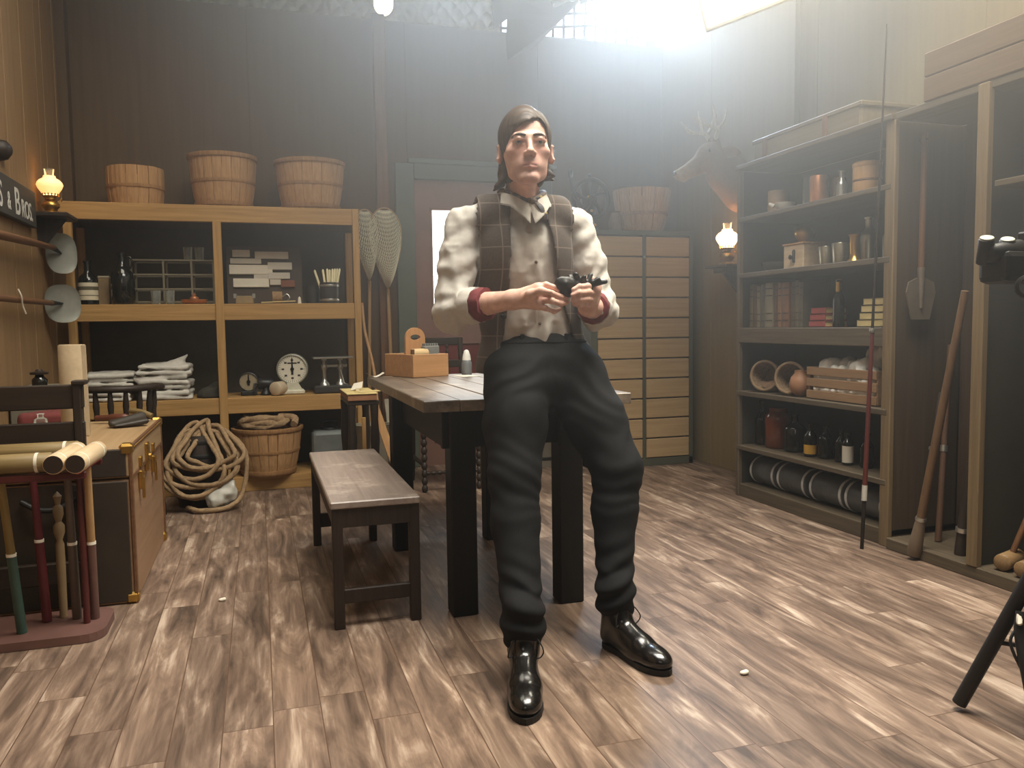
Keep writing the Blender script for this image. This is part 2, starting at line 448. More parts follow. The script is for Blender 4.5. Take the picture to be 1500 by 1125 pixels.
# ================================================================ floor
def floor_mat():
    m, nt, b = _new('laminate_planks'); L = nt.links.new
    tc = N(nt, 'ShaderNodeTexCoord'); sx = N(nt, 'ShaderNodeSeparateXYZ'); L(tc.outputs['Object'], sx.inputs[0])
    def math_(op, a, bb=None, clamp=False):
        n = N(nt, 'ShaderNodeMath', operation=op, use_clamp=clamp)
        for i, v in enumerate((a, bb)):
            if v is None: continue
            if isinstance(v, (int, float)): n.inputs[i].default_value = v
            else: L(v, n.inputs[i])
        return n.outputs[0]
    W, LN = .125, 1.15
    xi = math_('DIVIDE', sx.outputs[0], W); col = math_('FLOOR', xi); fx = math_('FRACT', xi)
    wn = N(nt, 'ShaderNodeTexWhiteNoise', noise_dimensions='1D'); L(col, wn.inputs['W'])
    yo = math_('MULTIPLY', wn.outputs[0], 7.0); yy = math_('DIVIDE', sx.outputs[1], LN); yi = math_('ADD', yy, yo)
    row = math_('FLOOR', yi); fy = math_('FRACT', yi)
    cid = N(nt, 'ShaderNodeCombineXYZ'); L(col, cid.inputs[0]); L(row, cid.inputs[1])
    w2 = N(nt, 'ShaderNodeTexWhiteNoise', noise_dimensions='3D'); L(cid.outputs[0], w2.inputs['Vector'])
    # grain
    off = N(nt, 'ShaderNodeVectorMath', operation='MULTIPLY_ADD'); L(w2.outputs['Color'], off.inputs[0]); off.inputs[1].default_value = (13, 13, 13); L(tc.outputs['Object'], off.inputs[2])
    mp = N(nt, 'ShaderNodeMapping'); mp.inputs['Scale'].default_value = (13, 2.4, 1); L(off.outputs[0], mp.inputs[0])
    n1 = N(nt, 'ShaderNodeTexNoise', Scale=1.0, Detail=6.0, Roughness=.6, Distortion=.9); L(mp.outputs[0], n1.inputs['Vector'])
    mp2 = N(nt, 'ShaderNodeMapping'); mp2.inputs['Scale'].default_value = (60, 3.0, 1); L(off.outputs[0], mp2.inputs[0])
    n2 = N(nt, 'ShaderNodeTexNoise', Scale=1.0, Detail=4.0, Roughness=.6); L(mp2.outputs[0], n2.inputs['Vector'])
    rp = N(nt, 'ShaderNodeValToRGB'); cr = rp.color_ramp
    cr.elements[0].position = .30; cr.elements[0].color = c4(srgb(80, 64, 53))
    cr.elements[1].position = .74; cr.elements[1].color = c4(srgb(194, 172, 150))
    e = cr.elements.new(.46); e.color = c4(srgb(115, 93, 77))
    e = cr.elements.new(.58); e.color = c4(srgb(143, 118, 98))
    mixn = math_('ADD', n1.outputs[0], math_('MULTIPLY', math_('SUBTRACT', n2.outputs[0], .5), .35)); L(mixn, rp.inputs[0])
    # per plank shade
    hv = N(nt, 'ShaderNodeHueSaturation'); L(rp.outputs[0], hv.inputs['Color'])
    L(math_('ADD', math_('MULTIPLY', w2.outputs['Value'], .3), .8), hv.inputs['Value'])
    hv.inputs['Saturation'].default_value = .92
    # seams
    ex = math_('MINIMUM', fx, math_('SUBTRACT', 1.0, fx)); ey = math_('MULTIPLY', math_('MINIMUM', fy, math_('SUBTRACT', 1.0, fy)), LN / W)
    seam = math_('LESS_THAN', math_('MINIMUM', ex, ey), .012)
    mx = N(nt, 'ShaderNodeMix', data_type='RGBA'); L(seam, mx.inputs[0]); L(hv.outputs[0], mx.inputs[6]); mx.inputs[7].default_value = c4(srgb(92, 70, 55))
    L(mx.outputs[2], b.inputs['Base Color'])
    L(math_('ADD', math_('MULTIPLY', n1.outputs[0], .25), .32), b.inputs['Roughness']); b.inputs['Specular IOR Level'].default_value = .4
    bp = N(nt, 'ShaderNodeBump', Strength=.12, Distance=.004); L(n2.outputs[0], bp.inputs['Height']); L(bp.outputs[0], b.inputs['Normal'])
    return m
struct(MB().box((-3.5, -1.5, -.08), (5.5, 8.2, 0)), 'floor', floor_mat())

# ================================================================ walls
def boards(mb, axis, a0, a1, z0, z1, face, w, thick=.03, sign=1, jit=.003):
    a = a0
    while a < a1 - 1e-4:
        ww = min(w * random.uniform(.93, 1.07), a1 - a)
        j = random.uniform(-jit, jit)
        if axis == 'X': mb.box((a + .0008, face + j, z0), (a + ww - .0008, face + sign * thick, z1), .002)
        else: mb.box((face + j, a + .0008, z0), (face + sign * thick, a + ww - .0008, z1), .002)
        a += ww
WB = 5.86
M_WALL = wood('brown_wall', srgb(82, 64, 45), srgb(97, 77, 55), .7, 'Z', .5, .1, .25)
M_WALLL = wood('tan_wall', srgb(130, 102, 70), srgb(150, 121, 86), .7, 'Z', .6, .1, .2)
M_WALLR = wood('right_wall', srgb(128, 112, 82), srgb(140, 123, 91), .7, 'Z', .5, .1, .25)
mb = MB()
mb.box((-1.2, WB + .002, 0), (1.06, WB + .12, 3.18)); mb.box((2.06, WB + .002, 0), (3.2, WB + .12, 3.18)); mb.box((1.06, WB + .002, 2.12), (2.06, WB + .12, 3.18))
boards(mb, 'X', -1.2, 1.06, 0, 3.19, WB, 1.22, jit=0); boards(mb, 'X', 1.06, 2.06, 2.12, 3.19, WB, 1.2, jit=0); boards(mb, 'X', 2.06, 3.2, 0, 3.19, WB, 1.2, jit=0)
struct(mb, 'wall_back', M_WALL)
mb = MB(); mb.box((-1.28, .6, 0), (-1.155, 5.98, 3.3)); boards(mb, 'Y', .6, 5.86, 0, 3.3, -1.15, .155, -.02 * -1, -1)
struct(mb, 'wall_left', M_WALLL)
mb = MB(); mb.box((3.105, .6, 0), (3.22, 5.98, 3.3)); boards(mb, 'Y', .6, 5.86, 0, 3.3, 3.1, 1.2, .02, 1, jit=0)
struct(mb, 'wall_right', M_WALLR)
struct(MB().box((.83, WB - .05, 0), (.915, WB + .01, 3.215), .004), 'trim_1', M_BROWN('Z'))
struct(MB().box((3.065, 4.15, 0), (3.103, 4.23, 3.3), .003), 'trim_2', M_WALLR)
struct(MB().box((-1.152, WB - .1, 0), (-1.09, WB - .0, 3.19), .003), 'trim_3', M_WALL)
# door frame and door
M_GREEN = plain('green_grey_paint', srgb(92, 98, 86), .6, 0, .1, 5)
mb = MB()
mb.box((.965, WB - .035, 0), (1.1, WB + .06, 2.2), .004); mb.box((2.02, WB - .035, 0), (2.155, WB + .06, 2.2), .004); mb.box((1.1, WB - .035, 2.09), (2.02, WB + .06, 2.2), .004)
mb.box((1.06, WB - .05, 2.2), (2.19, WB + .0, 2.235), .004)
struct(mb, 'trim_4', M_GREEN)
M_DOOR = plain('door_red_paint', srgb(132, 98, 86), .55, 0, .12, 6)
M_DOORR = plain('door_red_panel', srgb(112, 46, 40), .55, 0, .12, 6)
mb = MB(); y0, y1 = WB + .0, WB + .045
mb.box((1.1, y0, 0), (1.215, y1, 2.09)); mb.box((1.9, y0, 0), (2.02, y1, 2.09)); mb.box((1.215, y0, 1.895), (1.9, y1, 2.09)); mb.box((1.215, y0, .9), (1.9, y1, 1.08)); mb.box((1.215, y0, 0), (1.9, y1, .16))
dr = struct(mb, 'door_1', M_DOOR)
MB().box((1.21, y0 + .014, .15), (1.905, y0 + .035, .91)).build('door_panel', M_DOORR, dr)
MB().box((1.21, y0 + .02, 1.075), (1.905, y0 + .03, 1.9)).build('window_pane', glow('lit_frosted_pane', (1, .97, .9), 2.6, (.9, .9, .88)), dr)
mb = MB(); x0, x1, z0, z1 = 1.215, 1.9, 1.08, 1.895
for a, bb in (((x0, y0 - .008, z0), (x0 + .018, y0 + .02, z1)), ((x1 - .018, y0 - .008, z0), (x1, y0 + .02, z1)), ((x0, y0 - .008, z0), (x1, y0 + .02, z0 + .018)), ((x0, y0 - .008, z1 - .018), (x1, y0 + .02, z1))): mb.box(a, bb, .003)
mb.build('pane_moulding', M_DOOR, dr)
mb = MB(); mb.lathe([(.004, 0), (.012, .0), (.012, .03), (.026, .04), (.03, .055), (.022, .07), (.004, .074)], 16, TR((1.96, y0, 1.0), (PI / 2, 0, 0))); k = mb.build('door_knob', M_BRASS, dr)
# studio beyond the set
M_STUDIO = plain('studio_grey', srgb(70, 70, 68), .9, 0, .1, 2)
mb = MB(); mb.box((-3.5, 8.0, 0), (5.5, 8.1, 6.5)); struct(mb, 'wall_studio', M_STUDIO)

# quilted padding hung behind the set, above the back wall
def quilt(u, v):
    x = -2.6 + u * (2.19 + 2.6); z = 2.7 + v * 2.2; s = .135
    p, q = (x + z * .92) / s, (x - z * .92) / s
    h = abs(math.sin(PI * p / 1.0)) ** .55 * abs(math.sin(PI * q / 1.0)) ** .55
    return (x, 7.1 - .045 * h + .012 * math.sin(x * 3.1), z)
mb = MB(); mb.surf(quilt, 330, 150)
n = len(mb.v); mb.surf(lambda u, v: (-2.6 + u * 4.79, 7.12, 2.7 + v * 2.2), 2, 2)
single(mb, 'hanging_quilt', plain('quilt_satin', srgb(176, 168, 140), .38, .25, .06, 6, spec=.6), 'quilted silver padding hanging above and behind the back wall', 'padding')

# ================================================================ film lights
tgt = Vector((.85, 2.5, 1.1))
def frame_to(loc, target, upv=(0, 0, 1)):
    z = (Vector(target) - Vector(loc)).normalized(); x = Vector(upv).cross(z).normalized(); y = z.cross(x)
    return Matrix(((x.x, y.x, z.x, loc[0]), (x.y, y.y, z.y, loc[1]), (x.z, y.z, z.z, loc[2]), (0, 0, 0, 1)))
def area(name, M, sx, sy, power, col, spread=PI):
    d = bpy.data.lights.new(name, 'AREA'); d.shape = 'RECTANGLE'; d.size = sx; d.size_y = sy; d.energy = power; d.color = col; d.spread = spread
    o = bpy.data.objects.new(name, d); COL.objects.link(o)
    o.matrix_world = M @ Matrix.Rotation(PI, 4, 'X')      # lamps shine along -z
    return o
M_FLAG = plain('black_flag_cloth', srgb(30, 30, 32), .9, 0, .2, 10)
def softbox(name, label, M, sx, sy, grid, power, col, strength, spread=PI, depth=.12):
    t = thing(name, label, 'film light', M.translation)
    mb = MB(); hx, hy = sx / 2, sy / 2
    r = [(-hx, -hy), (hx, -hy), (hx, hy), (-hx, hy)]; q = [(-.15, -.15), (.15, -.15), (.15, .15), (-.15, .15)]
    mb.add([(x, y, .0) for x, y in r] + [(x, y, -.45) for x, y in q], [(0, 1, 5, 4), (1, 2, 6, 5), (2, 3, 7, 6), (3, 0, 4, 7), (4, 5, 6, 7)], False, M)
    mb.build('shell', M_FLAG, t, fix=False)
    e = MB().box((-hx + .01, -hy + .01, -.02), (hx - .01, hy - .01, -.012), 0, M).build('diffuser', glow('softbox_face_%d' % power, col, strength), t)
    mb = MB(); 
    for a, bb in (((-hx, -hy), (hx, -hy + .012)), ((-hx, hy - .012), (hx, hy)), ((-hx, -hy), (-hx + .012, hy)), ((hx - .012, -hy), (hx, hy))): mb.box((a[0], a[1], -.03), (bb[0], bb[1], depth if grid else .03), 0, M)
    mb.build('rim', M_FLAG if grid else plain('softbox_white_rim', srgb(200, 196, 184), .7), t)
    if grid:
        mb = MB(); nx, ny = grid
        for i in range(1, nx): x = -hx + sx * i / nx; mb.box((x - .011, -hy, .01), (x + .011, hy, depth), 0, M)
        for j in range(1, ny): y = -hy + sy * j / ny; mb.box((-hx, y - .011, .01), (hx, y + .011, depth), 0, M)
        mb.build('egg_crate', M_FLAG, t)
    lo = area(name + '_bulb', M, sx - .04, sy - .04, power, col, spread); lo.parent = t; lo.matrix_local = Matrix.Translation(-M.translation) @ M @ Matrix.Rotation(PI, 4, 'X')
    return t
MG = frame_to((2.62, 6.5, 3.8), (1.2, 2.4, 1.6))
softbox('hanging_softbox', 'blue white softbox with black egg crate grid shining over the back wall', MG, 1.25, 1.3, (14, 13), 330, (.66, .82, 1.0), 2.5, 2.0, .07)
P0 = Vector((2.207, 3.700, 2.491)); e1 = Vector((.72, -.62, .22)).normalized(); e2 = Vector((-.25, -.05, .91)); e2 = (e2 - e1 * e2.dot(e1)).normalized(); nz = e2.cross(e1).normalized()
cK = P0 + e1 * .45 + e2 * .35
MS = Matrix(((e1.x, e2.x, nz.x, cK.x), (e1.y, e2.y, nz.y, cK.y), (e1.z, e2.z, nz.z, cK.z), (0, 0, 0, 1)))
if nz.z > 0: MS = MS @ Matrix.Rotation(PI, 4, 'Y')
softbox('hanging_softbox', 'glowing warm white softbox hanging at upper right above the bookcase', MS, .9, .7, None, 14, (1, .92, .72), 2.2, 2.4)

# ================================================================ generic props
def basket(name, label, cat, loc, rt_, rb, h, group=None, tilt=(0, 0, 0), staves=22, seed=1, mat=None, hoops=(.0, .5, 1.0), parts=True):
    t = thing(name, label, cat, loc, group=group, rot=tilt); R = random.Random(seed)
    mb = MB(); m = mat or M_STAVE('Z')
    for k in range(staves):
        a = 2 * PI * k / staves; da = PI / staves * .94; j = R.uniform(-.002, .002)
        lv = []
        for q, z in enumerate([0, .25, .5, .75, 1.0]):
            r = rb + (rt_ - rb) * (z ** .85) + j + .006 * math.sin(PI * z)
            zz = z * h * (1 + (R.uniform(-.008, .008) if q == 4 else 0))
            for (rr, s_) in ((r, -1), (r + .001, 0), (r, 1), (r - .006, 1), (r - .006, -1)):
                lv.append((rr * math.cos(a + s_ * da), rr * math.sin(a + s_ * da), zz))
        fs = []
        for q in range(4):
            for i in range(5): i2 = (i + 1) % 5; fs.append((q * 5 + i, q * 5 + i2, q * 5 + 5 + i2, q * 5 + 5 + i))
        fs += [(0, 1, 2, 3, 4), (24, 23, 22, 21, 20)]
        mb.add(lv, fs)
    mb.lathe([(.001, .012), (rb - .004, .012)], staves * 2, None, False, False, False)
    mb.build('staves', m, t, True)
    for i, f in enumerate(hoops):
        z = .012 + f * (h - .035); r = rb + (rt_ - rb) * ((z / h) ** .85) + .009
        hh = .026 if f in (0, 1) else .02
        dr = (rt_ - rb) * hh / h
        pr = [(r - .012, z - 0), (r, z), (r + .002 + dr / 2, z + hh / 2), (r + dr, z + hh), (r + dr - .014, z + hh)]
        if f == 1.0: pr = [(r - .006, z), (r, z), (r + .003 + dr / 2, z + hh / 2), (r + dr, z + hh), (r + dr - .02, z + hh), (r + dr - .022, z)]
        MB().lathe(pr, 44, None, True, False, False).build('hoop', M_HOOP('Z'), t, True)
    return t

def dup_label(o, l): o['label'] = l

M_GLOBE = glow('lamp_globe_glass', (1.0, .46, .13), 1.3, (.9, .8, .65))
M_GLOBE2 = glow('lamp_globe_glass_bright', (1.0, .64, .28), 4.5, (.9, .8, .65))
M_FLAME = glow('lamp_flame', (1.0, .72, .35), 30)
def oil_lamp(label, loc, s, gm, power):
    t = thing('oil_lamp', label, 'lamp', loc, group=None)
    MB().lathe([(.046 * s, 0), (.05 * s, .006 * s), (.046 * s, .014 * s), (.03 * s, .02 * s), (.036 * s, .03 * s), (.05 * s, .045 * s), (.05 * s, .06 * s), (.034 * s, .078 * s), (.022 * s, .084 * s)], 28, None).build('font', M_BRASS, t, True)
    MB().lathe([(.022 * s, .083 * s), (.03 * s, .09 * s), (.03 * s, .098 * s), (.042 * s, .104 * s), (.044 * s, .112 * s)], 24, None).build('burner', M_BRASS, t, True)
    mb = MB()
    for k in range(16):
        a = 2 * PI * k / 16; mb.bar((.045 * s * math.cos(a), .045 * s * math.sin(a), .108 * s), (.05 * s * math.cos(a), .05 * s * math.sin(a), .124 * s), .007 * s, .002)
    mb.build('gallery', M_BRASS, t, True)
    MB().lathe([(.042 * s, .116 * s), (.05 * s, .132 * s), (.066 * s, .156 * s), (.074 * s, .176 * s), (.07 * s, .192 * s), (.056 * s, .208 * s), (.036 * s, .22 * s), (.034 * s, .232 * s)], 32, None, True, False, False).build('globe', gm, t, True)
    MB().lathe([(.026 * s, .2 * s), (.026 * s, .25 * s), (.03 * s, .272 * s), (.028 * s, .276 * s)], 24, None, True, False, False).build('chimney', M_CLEAR, t, True)
    MB().tube([(.05 * s, 0, .088 * s), (.06 * s, 0, .088 * s)], .002, 6).lathe([(.012 * s, 0), (.012 * s, .003 * s)], 14, TR((.06 * s, 0, .088 * s), (0, PI / 2, 0))).build('wick_knob', M_BRASS, t, True)
    d = bpy.data.lights.new('lamp_flame_light', 'POINT'); d.energy = power; d.color = (1, .55, .2); d.shadow_soft_size = .07 * s
    o = bpy.data.objects.new('lamp_flame_light', d); COL.objects.link(o); o.parent = t; o.location = (0, 0, .16 * s)
    return t

# ================================================================ left shelving unit
t = thing('shelving_unit', 'light pine shelving unit with dark back standing along the back wall', 'shelf', (-.22, 5.6, 0))
X0, X1, Y0, Y1 = -1.1, .642, 5.354, 5.83
for x0, x1 in ((-1.075, -1.03), (-.252, -.202), (.6, .642)):
    MB().box((x0, Y0 - .012, 0), (x1, Y0 + .028, 1.7 if x0 < .5 else 1.795), .003).build('post', M_PINE('Z'), t)
for x0 in (-1.09, .595):
    MB().box((x0, Y1 - .05, 0), (x0 + .045, Y1 - .008, 1.69), .003).build('post', M_PINE('Z'), t)
for z0, z1, y0 in ((1.692, 1.795, Y0), (1.088, 1.19, Y0), (.5, .6, Y0), (0, .092, Y0)):
    MB().box((X0, y0 + .002, z0), (X1 - .0, y0 + .024, z1), .003).box((X0, y0 + .024, z1 - .022), (X1, Y1 - .006, z1 - .001)).build('shelf_board', M_PINE('X'), t)
MB().box((X0, Y1 - .006, 0), (X1, Y1 + .006, 1.7)).build('back_panel', M_BACK, t)

basket('bushel_basket', 'low round slatted wooden basket, leftmost on top of the pine shelf', 'basket', (-.7, 5.56, 1.796), .165, .15, .235, 'bushel baskets', seed=1, staves=16, hoops=(.46,))
basket('bushel_basket', 'brown slatted bushel basket in the middle on top of the pine shelf', 'basket', (-.185, 5.57, 1.796), .205, .165, .33, 'bushel baskets', seed=2, hoops=(0, .48, 1.0))
basket('bushel_basket', 'bushel basket at the right end on top of the pine shelf, pale rim', 'basket', (.357, 5.56, 1.796), .222, .175, .315, 'bushel baskets', seed=3)
# upper left bay
def bottle(name, label, cat, loc, r, h, neck, mat, lab=None, group=None, cap=None, labz=(.15, .45), shoulder=.55, labmat=None, tiltz=0):
    t = thing(name, label, cat, loc, tiltz, group)
    nh = h * (1 - shoulder)
    MB().lathe([(r * .86, 0), (r, r * .12), (r, h * shoulder), (r * .88, h * shoulder + nh * .16), (neck * 1.25, h * shoulder + nh * .38), (neck, h * shoulder + nh * .5), (neck, h * .95), (neck * 1.3, h * .955), (neck * 1.3, h * .995), (neck * .9, h)], 28).build('bottle_body', mat, t, True)
    if lab:
        z0, z1 = h * labz[0], h * labz[1]
        MB().lathe([(r * 1.012, z0), (r * 1.012, z1)], 36, None, True, False, False).build('paper_label', labmat or M_PAPER, t, True)
    if cap: MB().lathe([(neck * 1.05, h * .94), (neck * 1.15, h * .95), (neck * 1.15, h * 1.02), (neck * .9, h * 1.03)], 20).build('bottle_cap', cap, t, True)
    return t
zs = 1.19
b = bottle('label_bottle', 'dark bottle with banded white label at the left end of the upper shelf', 'bottle', (-.985, 5.5, zs), .056, .27, .018, M_DGLASS)
M_LAB = plain('cream_label', srgb(206, 196, 170), .7, 0, .05)
MB().lathe([(.0567, .03), (.0567, .135)], 36, None, True, False, False).build('paper_label', M_LAB, b, True)
M_LABD = plain('label_print', srgb(90, 84, 66), .7, 0, .05)
for z0, z1 in ((.055, .06), (.09, .112)): MB().lathe([(.0571, z0), (.0571, z1)], 36, None, True, False, False).build('label_band', M_LABD, b, True)
t = thing('tin_box', 'narrow tan cardboard carton between the labelled bottle and the dark jug', 'box', (-.898, 5.53, zs))
MB().box((-.03, -.04, 0), (.03, .04, .165), .002).build('carton', plain('carton', srgb(120, 100, 70), .7), t, True)
MB().box((-.031, -.041, .165), (.031, .041, .178), .002).build('lid', plain('carton_lid', srgb(150, 140, 116), .6), t, True)
t = thing('glass_jug', 'large dark glass jug with small neck on the upper pine shelf', 'jug', (-.782, 5.43, zs))
MB().lathe([(.06, 0), (.068, .01), (.068, .16), (.06, .19), (.035, .225), (.02, .245), (.02, .295), (.026, .297), (.026, .312), (.018, .314)], 30).build('jug_body', M_DGLASS, t, True)
MB().tube(spline([(.02, 0, .29), (.05, 0, .285), (.055, 0, .25), (.045, 0, .215)], 6), .006, 8).build('handle', M_DGLASS, t, True)
M_WIRE = plain('grey_wire', srgb(120, 112, 92), .5, .3, .1)
t = thing('wire_rack', 'open grey wire bottle rack of square cells on the upper pine shelf', 'rack', (-.5, 5.63, zs))
mb = MB(); xs = [-.245, -.06, .105, .235]; zz = [.02, .1, .19, .28]
for y in (-.1, .1):
    for x in xs: mb.box((x - .006, y - .005, 0 if x in (xs[0], xs[3]) else .02), (x + .006, y + .005, .285))
    for z in zz: mb.box((-.25, y - .004, z - .005), (.24, y + .004, z + .005))
mb.build('frame', M_WIRE, t, True)
mb = MB()
for x in xs:
    for z in zz: mb.box((x - .004, -.1, z - .004), (x + .004, .1, z + .004))
mb.build('cross_wires', M_WIRE, t, True)
t = thing('copper_dish', 'shallow copper dish with knob at front of the wire rack', 'dish', (-.38, 5.445, zs))
MB().lathe([(.05, 0), (.074, .012), (.079, .03), (.075, .03), (.066, .015), (.02, .012)], 32).build('dish', M_COPPER, t, True)
MB().lathe([(.02, .012), (.03, .03), (.026, .045), (.01, .052), (.012, .062), (.004, .07)], 20).build('knob', M_COPPER, t, True)
def tumbler(label, loc, r=.03, h=.085):
    t = thing('glass_tumbler', label, 'glass', loc, group='clear tumblers by the wire rack')
    MB().lathe([(r * .85, 0), (r, h), (r * .94, h), (r * .8, .01), (.002, .01)], 24).build('tumbler', M_CLEAR, t, True); return t
for i, (x, y, z, l) in enumerate([(-.6, 5.44, zs, 'clear tumbler standing left of the copper dish'), (-.52, 5.43, zs, 'clear tumbler just left of the copper dish, second in line'), (-.42, 5.63, zs + .286, 'upturned clear tumbler on top of the rack, left one'), (-.35, 5.63, zs + .286, 'clear tumbler on top of the rack, right one')]): tumbler(l, (x, y, z))
# upper right bay
M_SLIP = plain('slip_card', srgb(206, 198, 182), .8, 0, .06); M_SLIP2 = plain('slip_card_pale', srgb(228, 220, 200), .8, 0, .05); M_SLIPR = plain('slip_card_rust', srgb(128, 78, 56), .8, 0, .1)
t = thing('card_board', 'dark board holding rows of white card slips on the upper pine shelf', 'board', (.05, 5.62, zs), rot=(-.12, 0, 0))
MB().box((-.24, 0, 0), (.24, .016, .39), .003).build('board', plain('board_dark', srgb(72, 60, 48), .7, 0, .15, 4), t, True)
for (x0, x1, z0, z1, m) in [(-.2, -.09, .315, .362, 0), (-.06, .155, .305, .352, 0), (-.215, -.02, .27, .305, 0), (.02, .175, .232, .28, 0), (-.222, .05, .2, .262, 1), (.02, .16, .17, .212, 0), (-.07, .1, .165, .205, 0), (-.2, .025, .115, .172, 1), (.03, .1, .13, .165, 0), (.1, .19, .115, .16, 2)]:
    MB().box((x0, -.016 - random.uniform(0, .008), z0), (x1, -.001, z1), .0015).build('paper_slip', [M_SLIP, M_SLIP2, M_SLIPR][m], t, True)
t = thing('trinket_box', 'small tan box with silver corners in front of the card board', 'box', (-.08, 5.42, zs))
MB().box((-.055, -.035, 0), (.055, .035, .05), .004).build('body', plain('trinket_leather', srgb(140, 118, 82), .6), t, True)
mb = MB()
for x in (-1, 1): mb.box((x * .056 - .01, -.037, .035), (x * .056 + .01, -.02, .064), .002)
mb.build('corner_clasp', M_STEEL, t, True)
t = thing('tape_roll', 'brown roll of twine on the upper pine shelf before the card board', 'roll', (.12, 5.44, zs))
MB().lathe([(.018, -.03), (.04, -.03), (.04, .03), (.018, .03), (.018, -.03)], 26, TR((0, 0, .04), (0, PI / 2, 0)), True, False, False).build('roll', plain('twine', srgb(142, 112, 76), .8, 0, .2, 50, .3), t, True)
MB().tube(spline([(.03, -.04, .045), (.06, -.045, .06), (.075, -.05, .035), (.06, -.05, .02)], 6), .003, 6).build('loose_end', M_STEEL, t, True)
mb = MB(); mb.bar((.02, 5.375, zs + .008), (.23, 5.37, zs + .016), .006, .006); single(mb, 'thin_stick', M_YPAPER, 'thin pale stick lying on the edge of the upper pine shelf', 'stick')
mb = MB(); mb.lathe([(.012, 0), (.01, .02), (.008, .036), (.001, .045)], 14, TR((.255, 5.38, zs))); single(mb, 'wax_stub', M_PAPER, 'tiny white wax stub right of the thin stick', 'candle')
M_CAN = plain('dark_can', srgb(58, 56, 54), .4, .3, .1)
for l, x, y, r, h in (('short dark canister behind the candle tin on the upper pine shelf', .355, 5.6, .05, .125), ('dark tin with two shiny bands holding the pale candles', .455, 5.5, .062, .14)):
    t = thing('canister', l, 'canister', (x, y, zs))
    MB().lathe([(r, 0), (r, h), (r - .004, h), (r - .004, .01), (.002, .01)], 30).build('can', M_CAN, t, True)
    if r > .06:
        for z in (.018, .112): MB().lathe([(r + .001, z), (r + .003, z + .006), (r + .001, z + .014)], 30, None, True, False, False).build('band', M_STEEL, t, True)
M_WAX = plain('candle_wax', srgb(226, 214, 170), .5, 0, .04)
cl = ['pale candle leaning left, farthest left in the banded tin', 'pale candle second from the left in the banded tin', 'pale candle third from the left in the banded tin', 'pale candle at the middle of the row in the banded tin', 'pale candle just right of the middle in the banded tin', 'pale candle third from the right in the banded tin', 'pale candle second from the right in the banded tin', 'pale candle leaning right, farthest right in the banded tin']
for i, x in enumerate((-.05, -.028, -.008, .004, .016, .028, .04, .05)):
    mb = MB(); p0 = (.455 + x * .6, 5.5 + random.uniform(-.02, .02), zs + .02); p1 = (.455 + x * 1.4 + (-.02 if i == 0 else 0), p0[1], zs + .225 + random.uniform(-.01, .008))
    mb.tube([p0, p1, (p1[0], p1[1], p1[2] + .008)], [.008, .0075, .002], 10); single(mb, 'candle', M_WAX, cl[i], 'candle', 'candles in the tin')
# lower left bay: folded cloth
def cloth_stack(label, c, w, d, h, n, seed, peak=0):
    S = SDF((c[0] - w, c[1] - d, c[2] - .03), (c[0] + w, c[1] + d, c[2] + h + .14), .006); R = random.Random(seed)
    th = h / n
    for i in range(n):
        z = c[2] + th * (i + .5); ww = w / 2 * R.uniform(.88, 1.0); dd = d / 2 * R.uniform(.9, 1.0); ox = R.uniform(-.012, .012)
        S.box((c[0] + ox, c[1], z), (ww, dd, th * .47), th * .44, .004, 'u', np.array(Euler((R.uniform(-.03, .03), R.uniform(-.06, .06), R.uniform(-.08, .08))).to_matrix()))
    if peak: S.cone((c[0] + w * .1, c[1], c[2] + h * .9), (c[0] + w * .4, c[1] + .02, c[2] + h + peak), .03, .005, .05)
    P = S.P(); S.d += .005 * vnoise(P, 28, seed) + .006 * vnoise(P * np.array([1, 1, 2.6]), 12, seed + 1)
    S.d = np.maximum(S.d, c[2] + .002 - P[..., 2])
    o = sdf_obj(S, 'folded_cloth', M_CLOTHW)
    me = o.data; vs = np.array([v.co[:] for v in me.vertices]); base = Vector((c[0], c[1], vs[:, 2].min()))
    me.transform(Matrix.Translation(-base)); o.location = base
    return setp(o, label, 'cloth', 'folded white cloths')
cloth_stack('shorter stack of folded white cloth behind the low chair rail', (-.88, 5.5, .6), .28, .26, .175, 6, 3)
cloth_stack('taller rumpled pile of folded white cloth on the lower pine shelf', (-.57, 5.5, .6), .32, .28, .22, 7, 5, .05)
S = SDF((-.42, 5.36, .57), (-.2, 5.65, .76), .006); S.ell((-.31, 5.5, .61), (.085, .1, .06), .01).ell((-.27, 5.48, .62), (.05, .07, .08), .02); P = S.P(); S.d += .014 * vnoise(P, 22, 9); S.d = np.maximum(S.d, .602 - P[..., 2])
o = sdf_obj(S, 'dark_sack', plain('dark_canvas', srgb(56, 54, 46), .9, 0, .2, 20)); setp(o, 'small dark canvas sack slumped right of the cloth piles', 'sack')
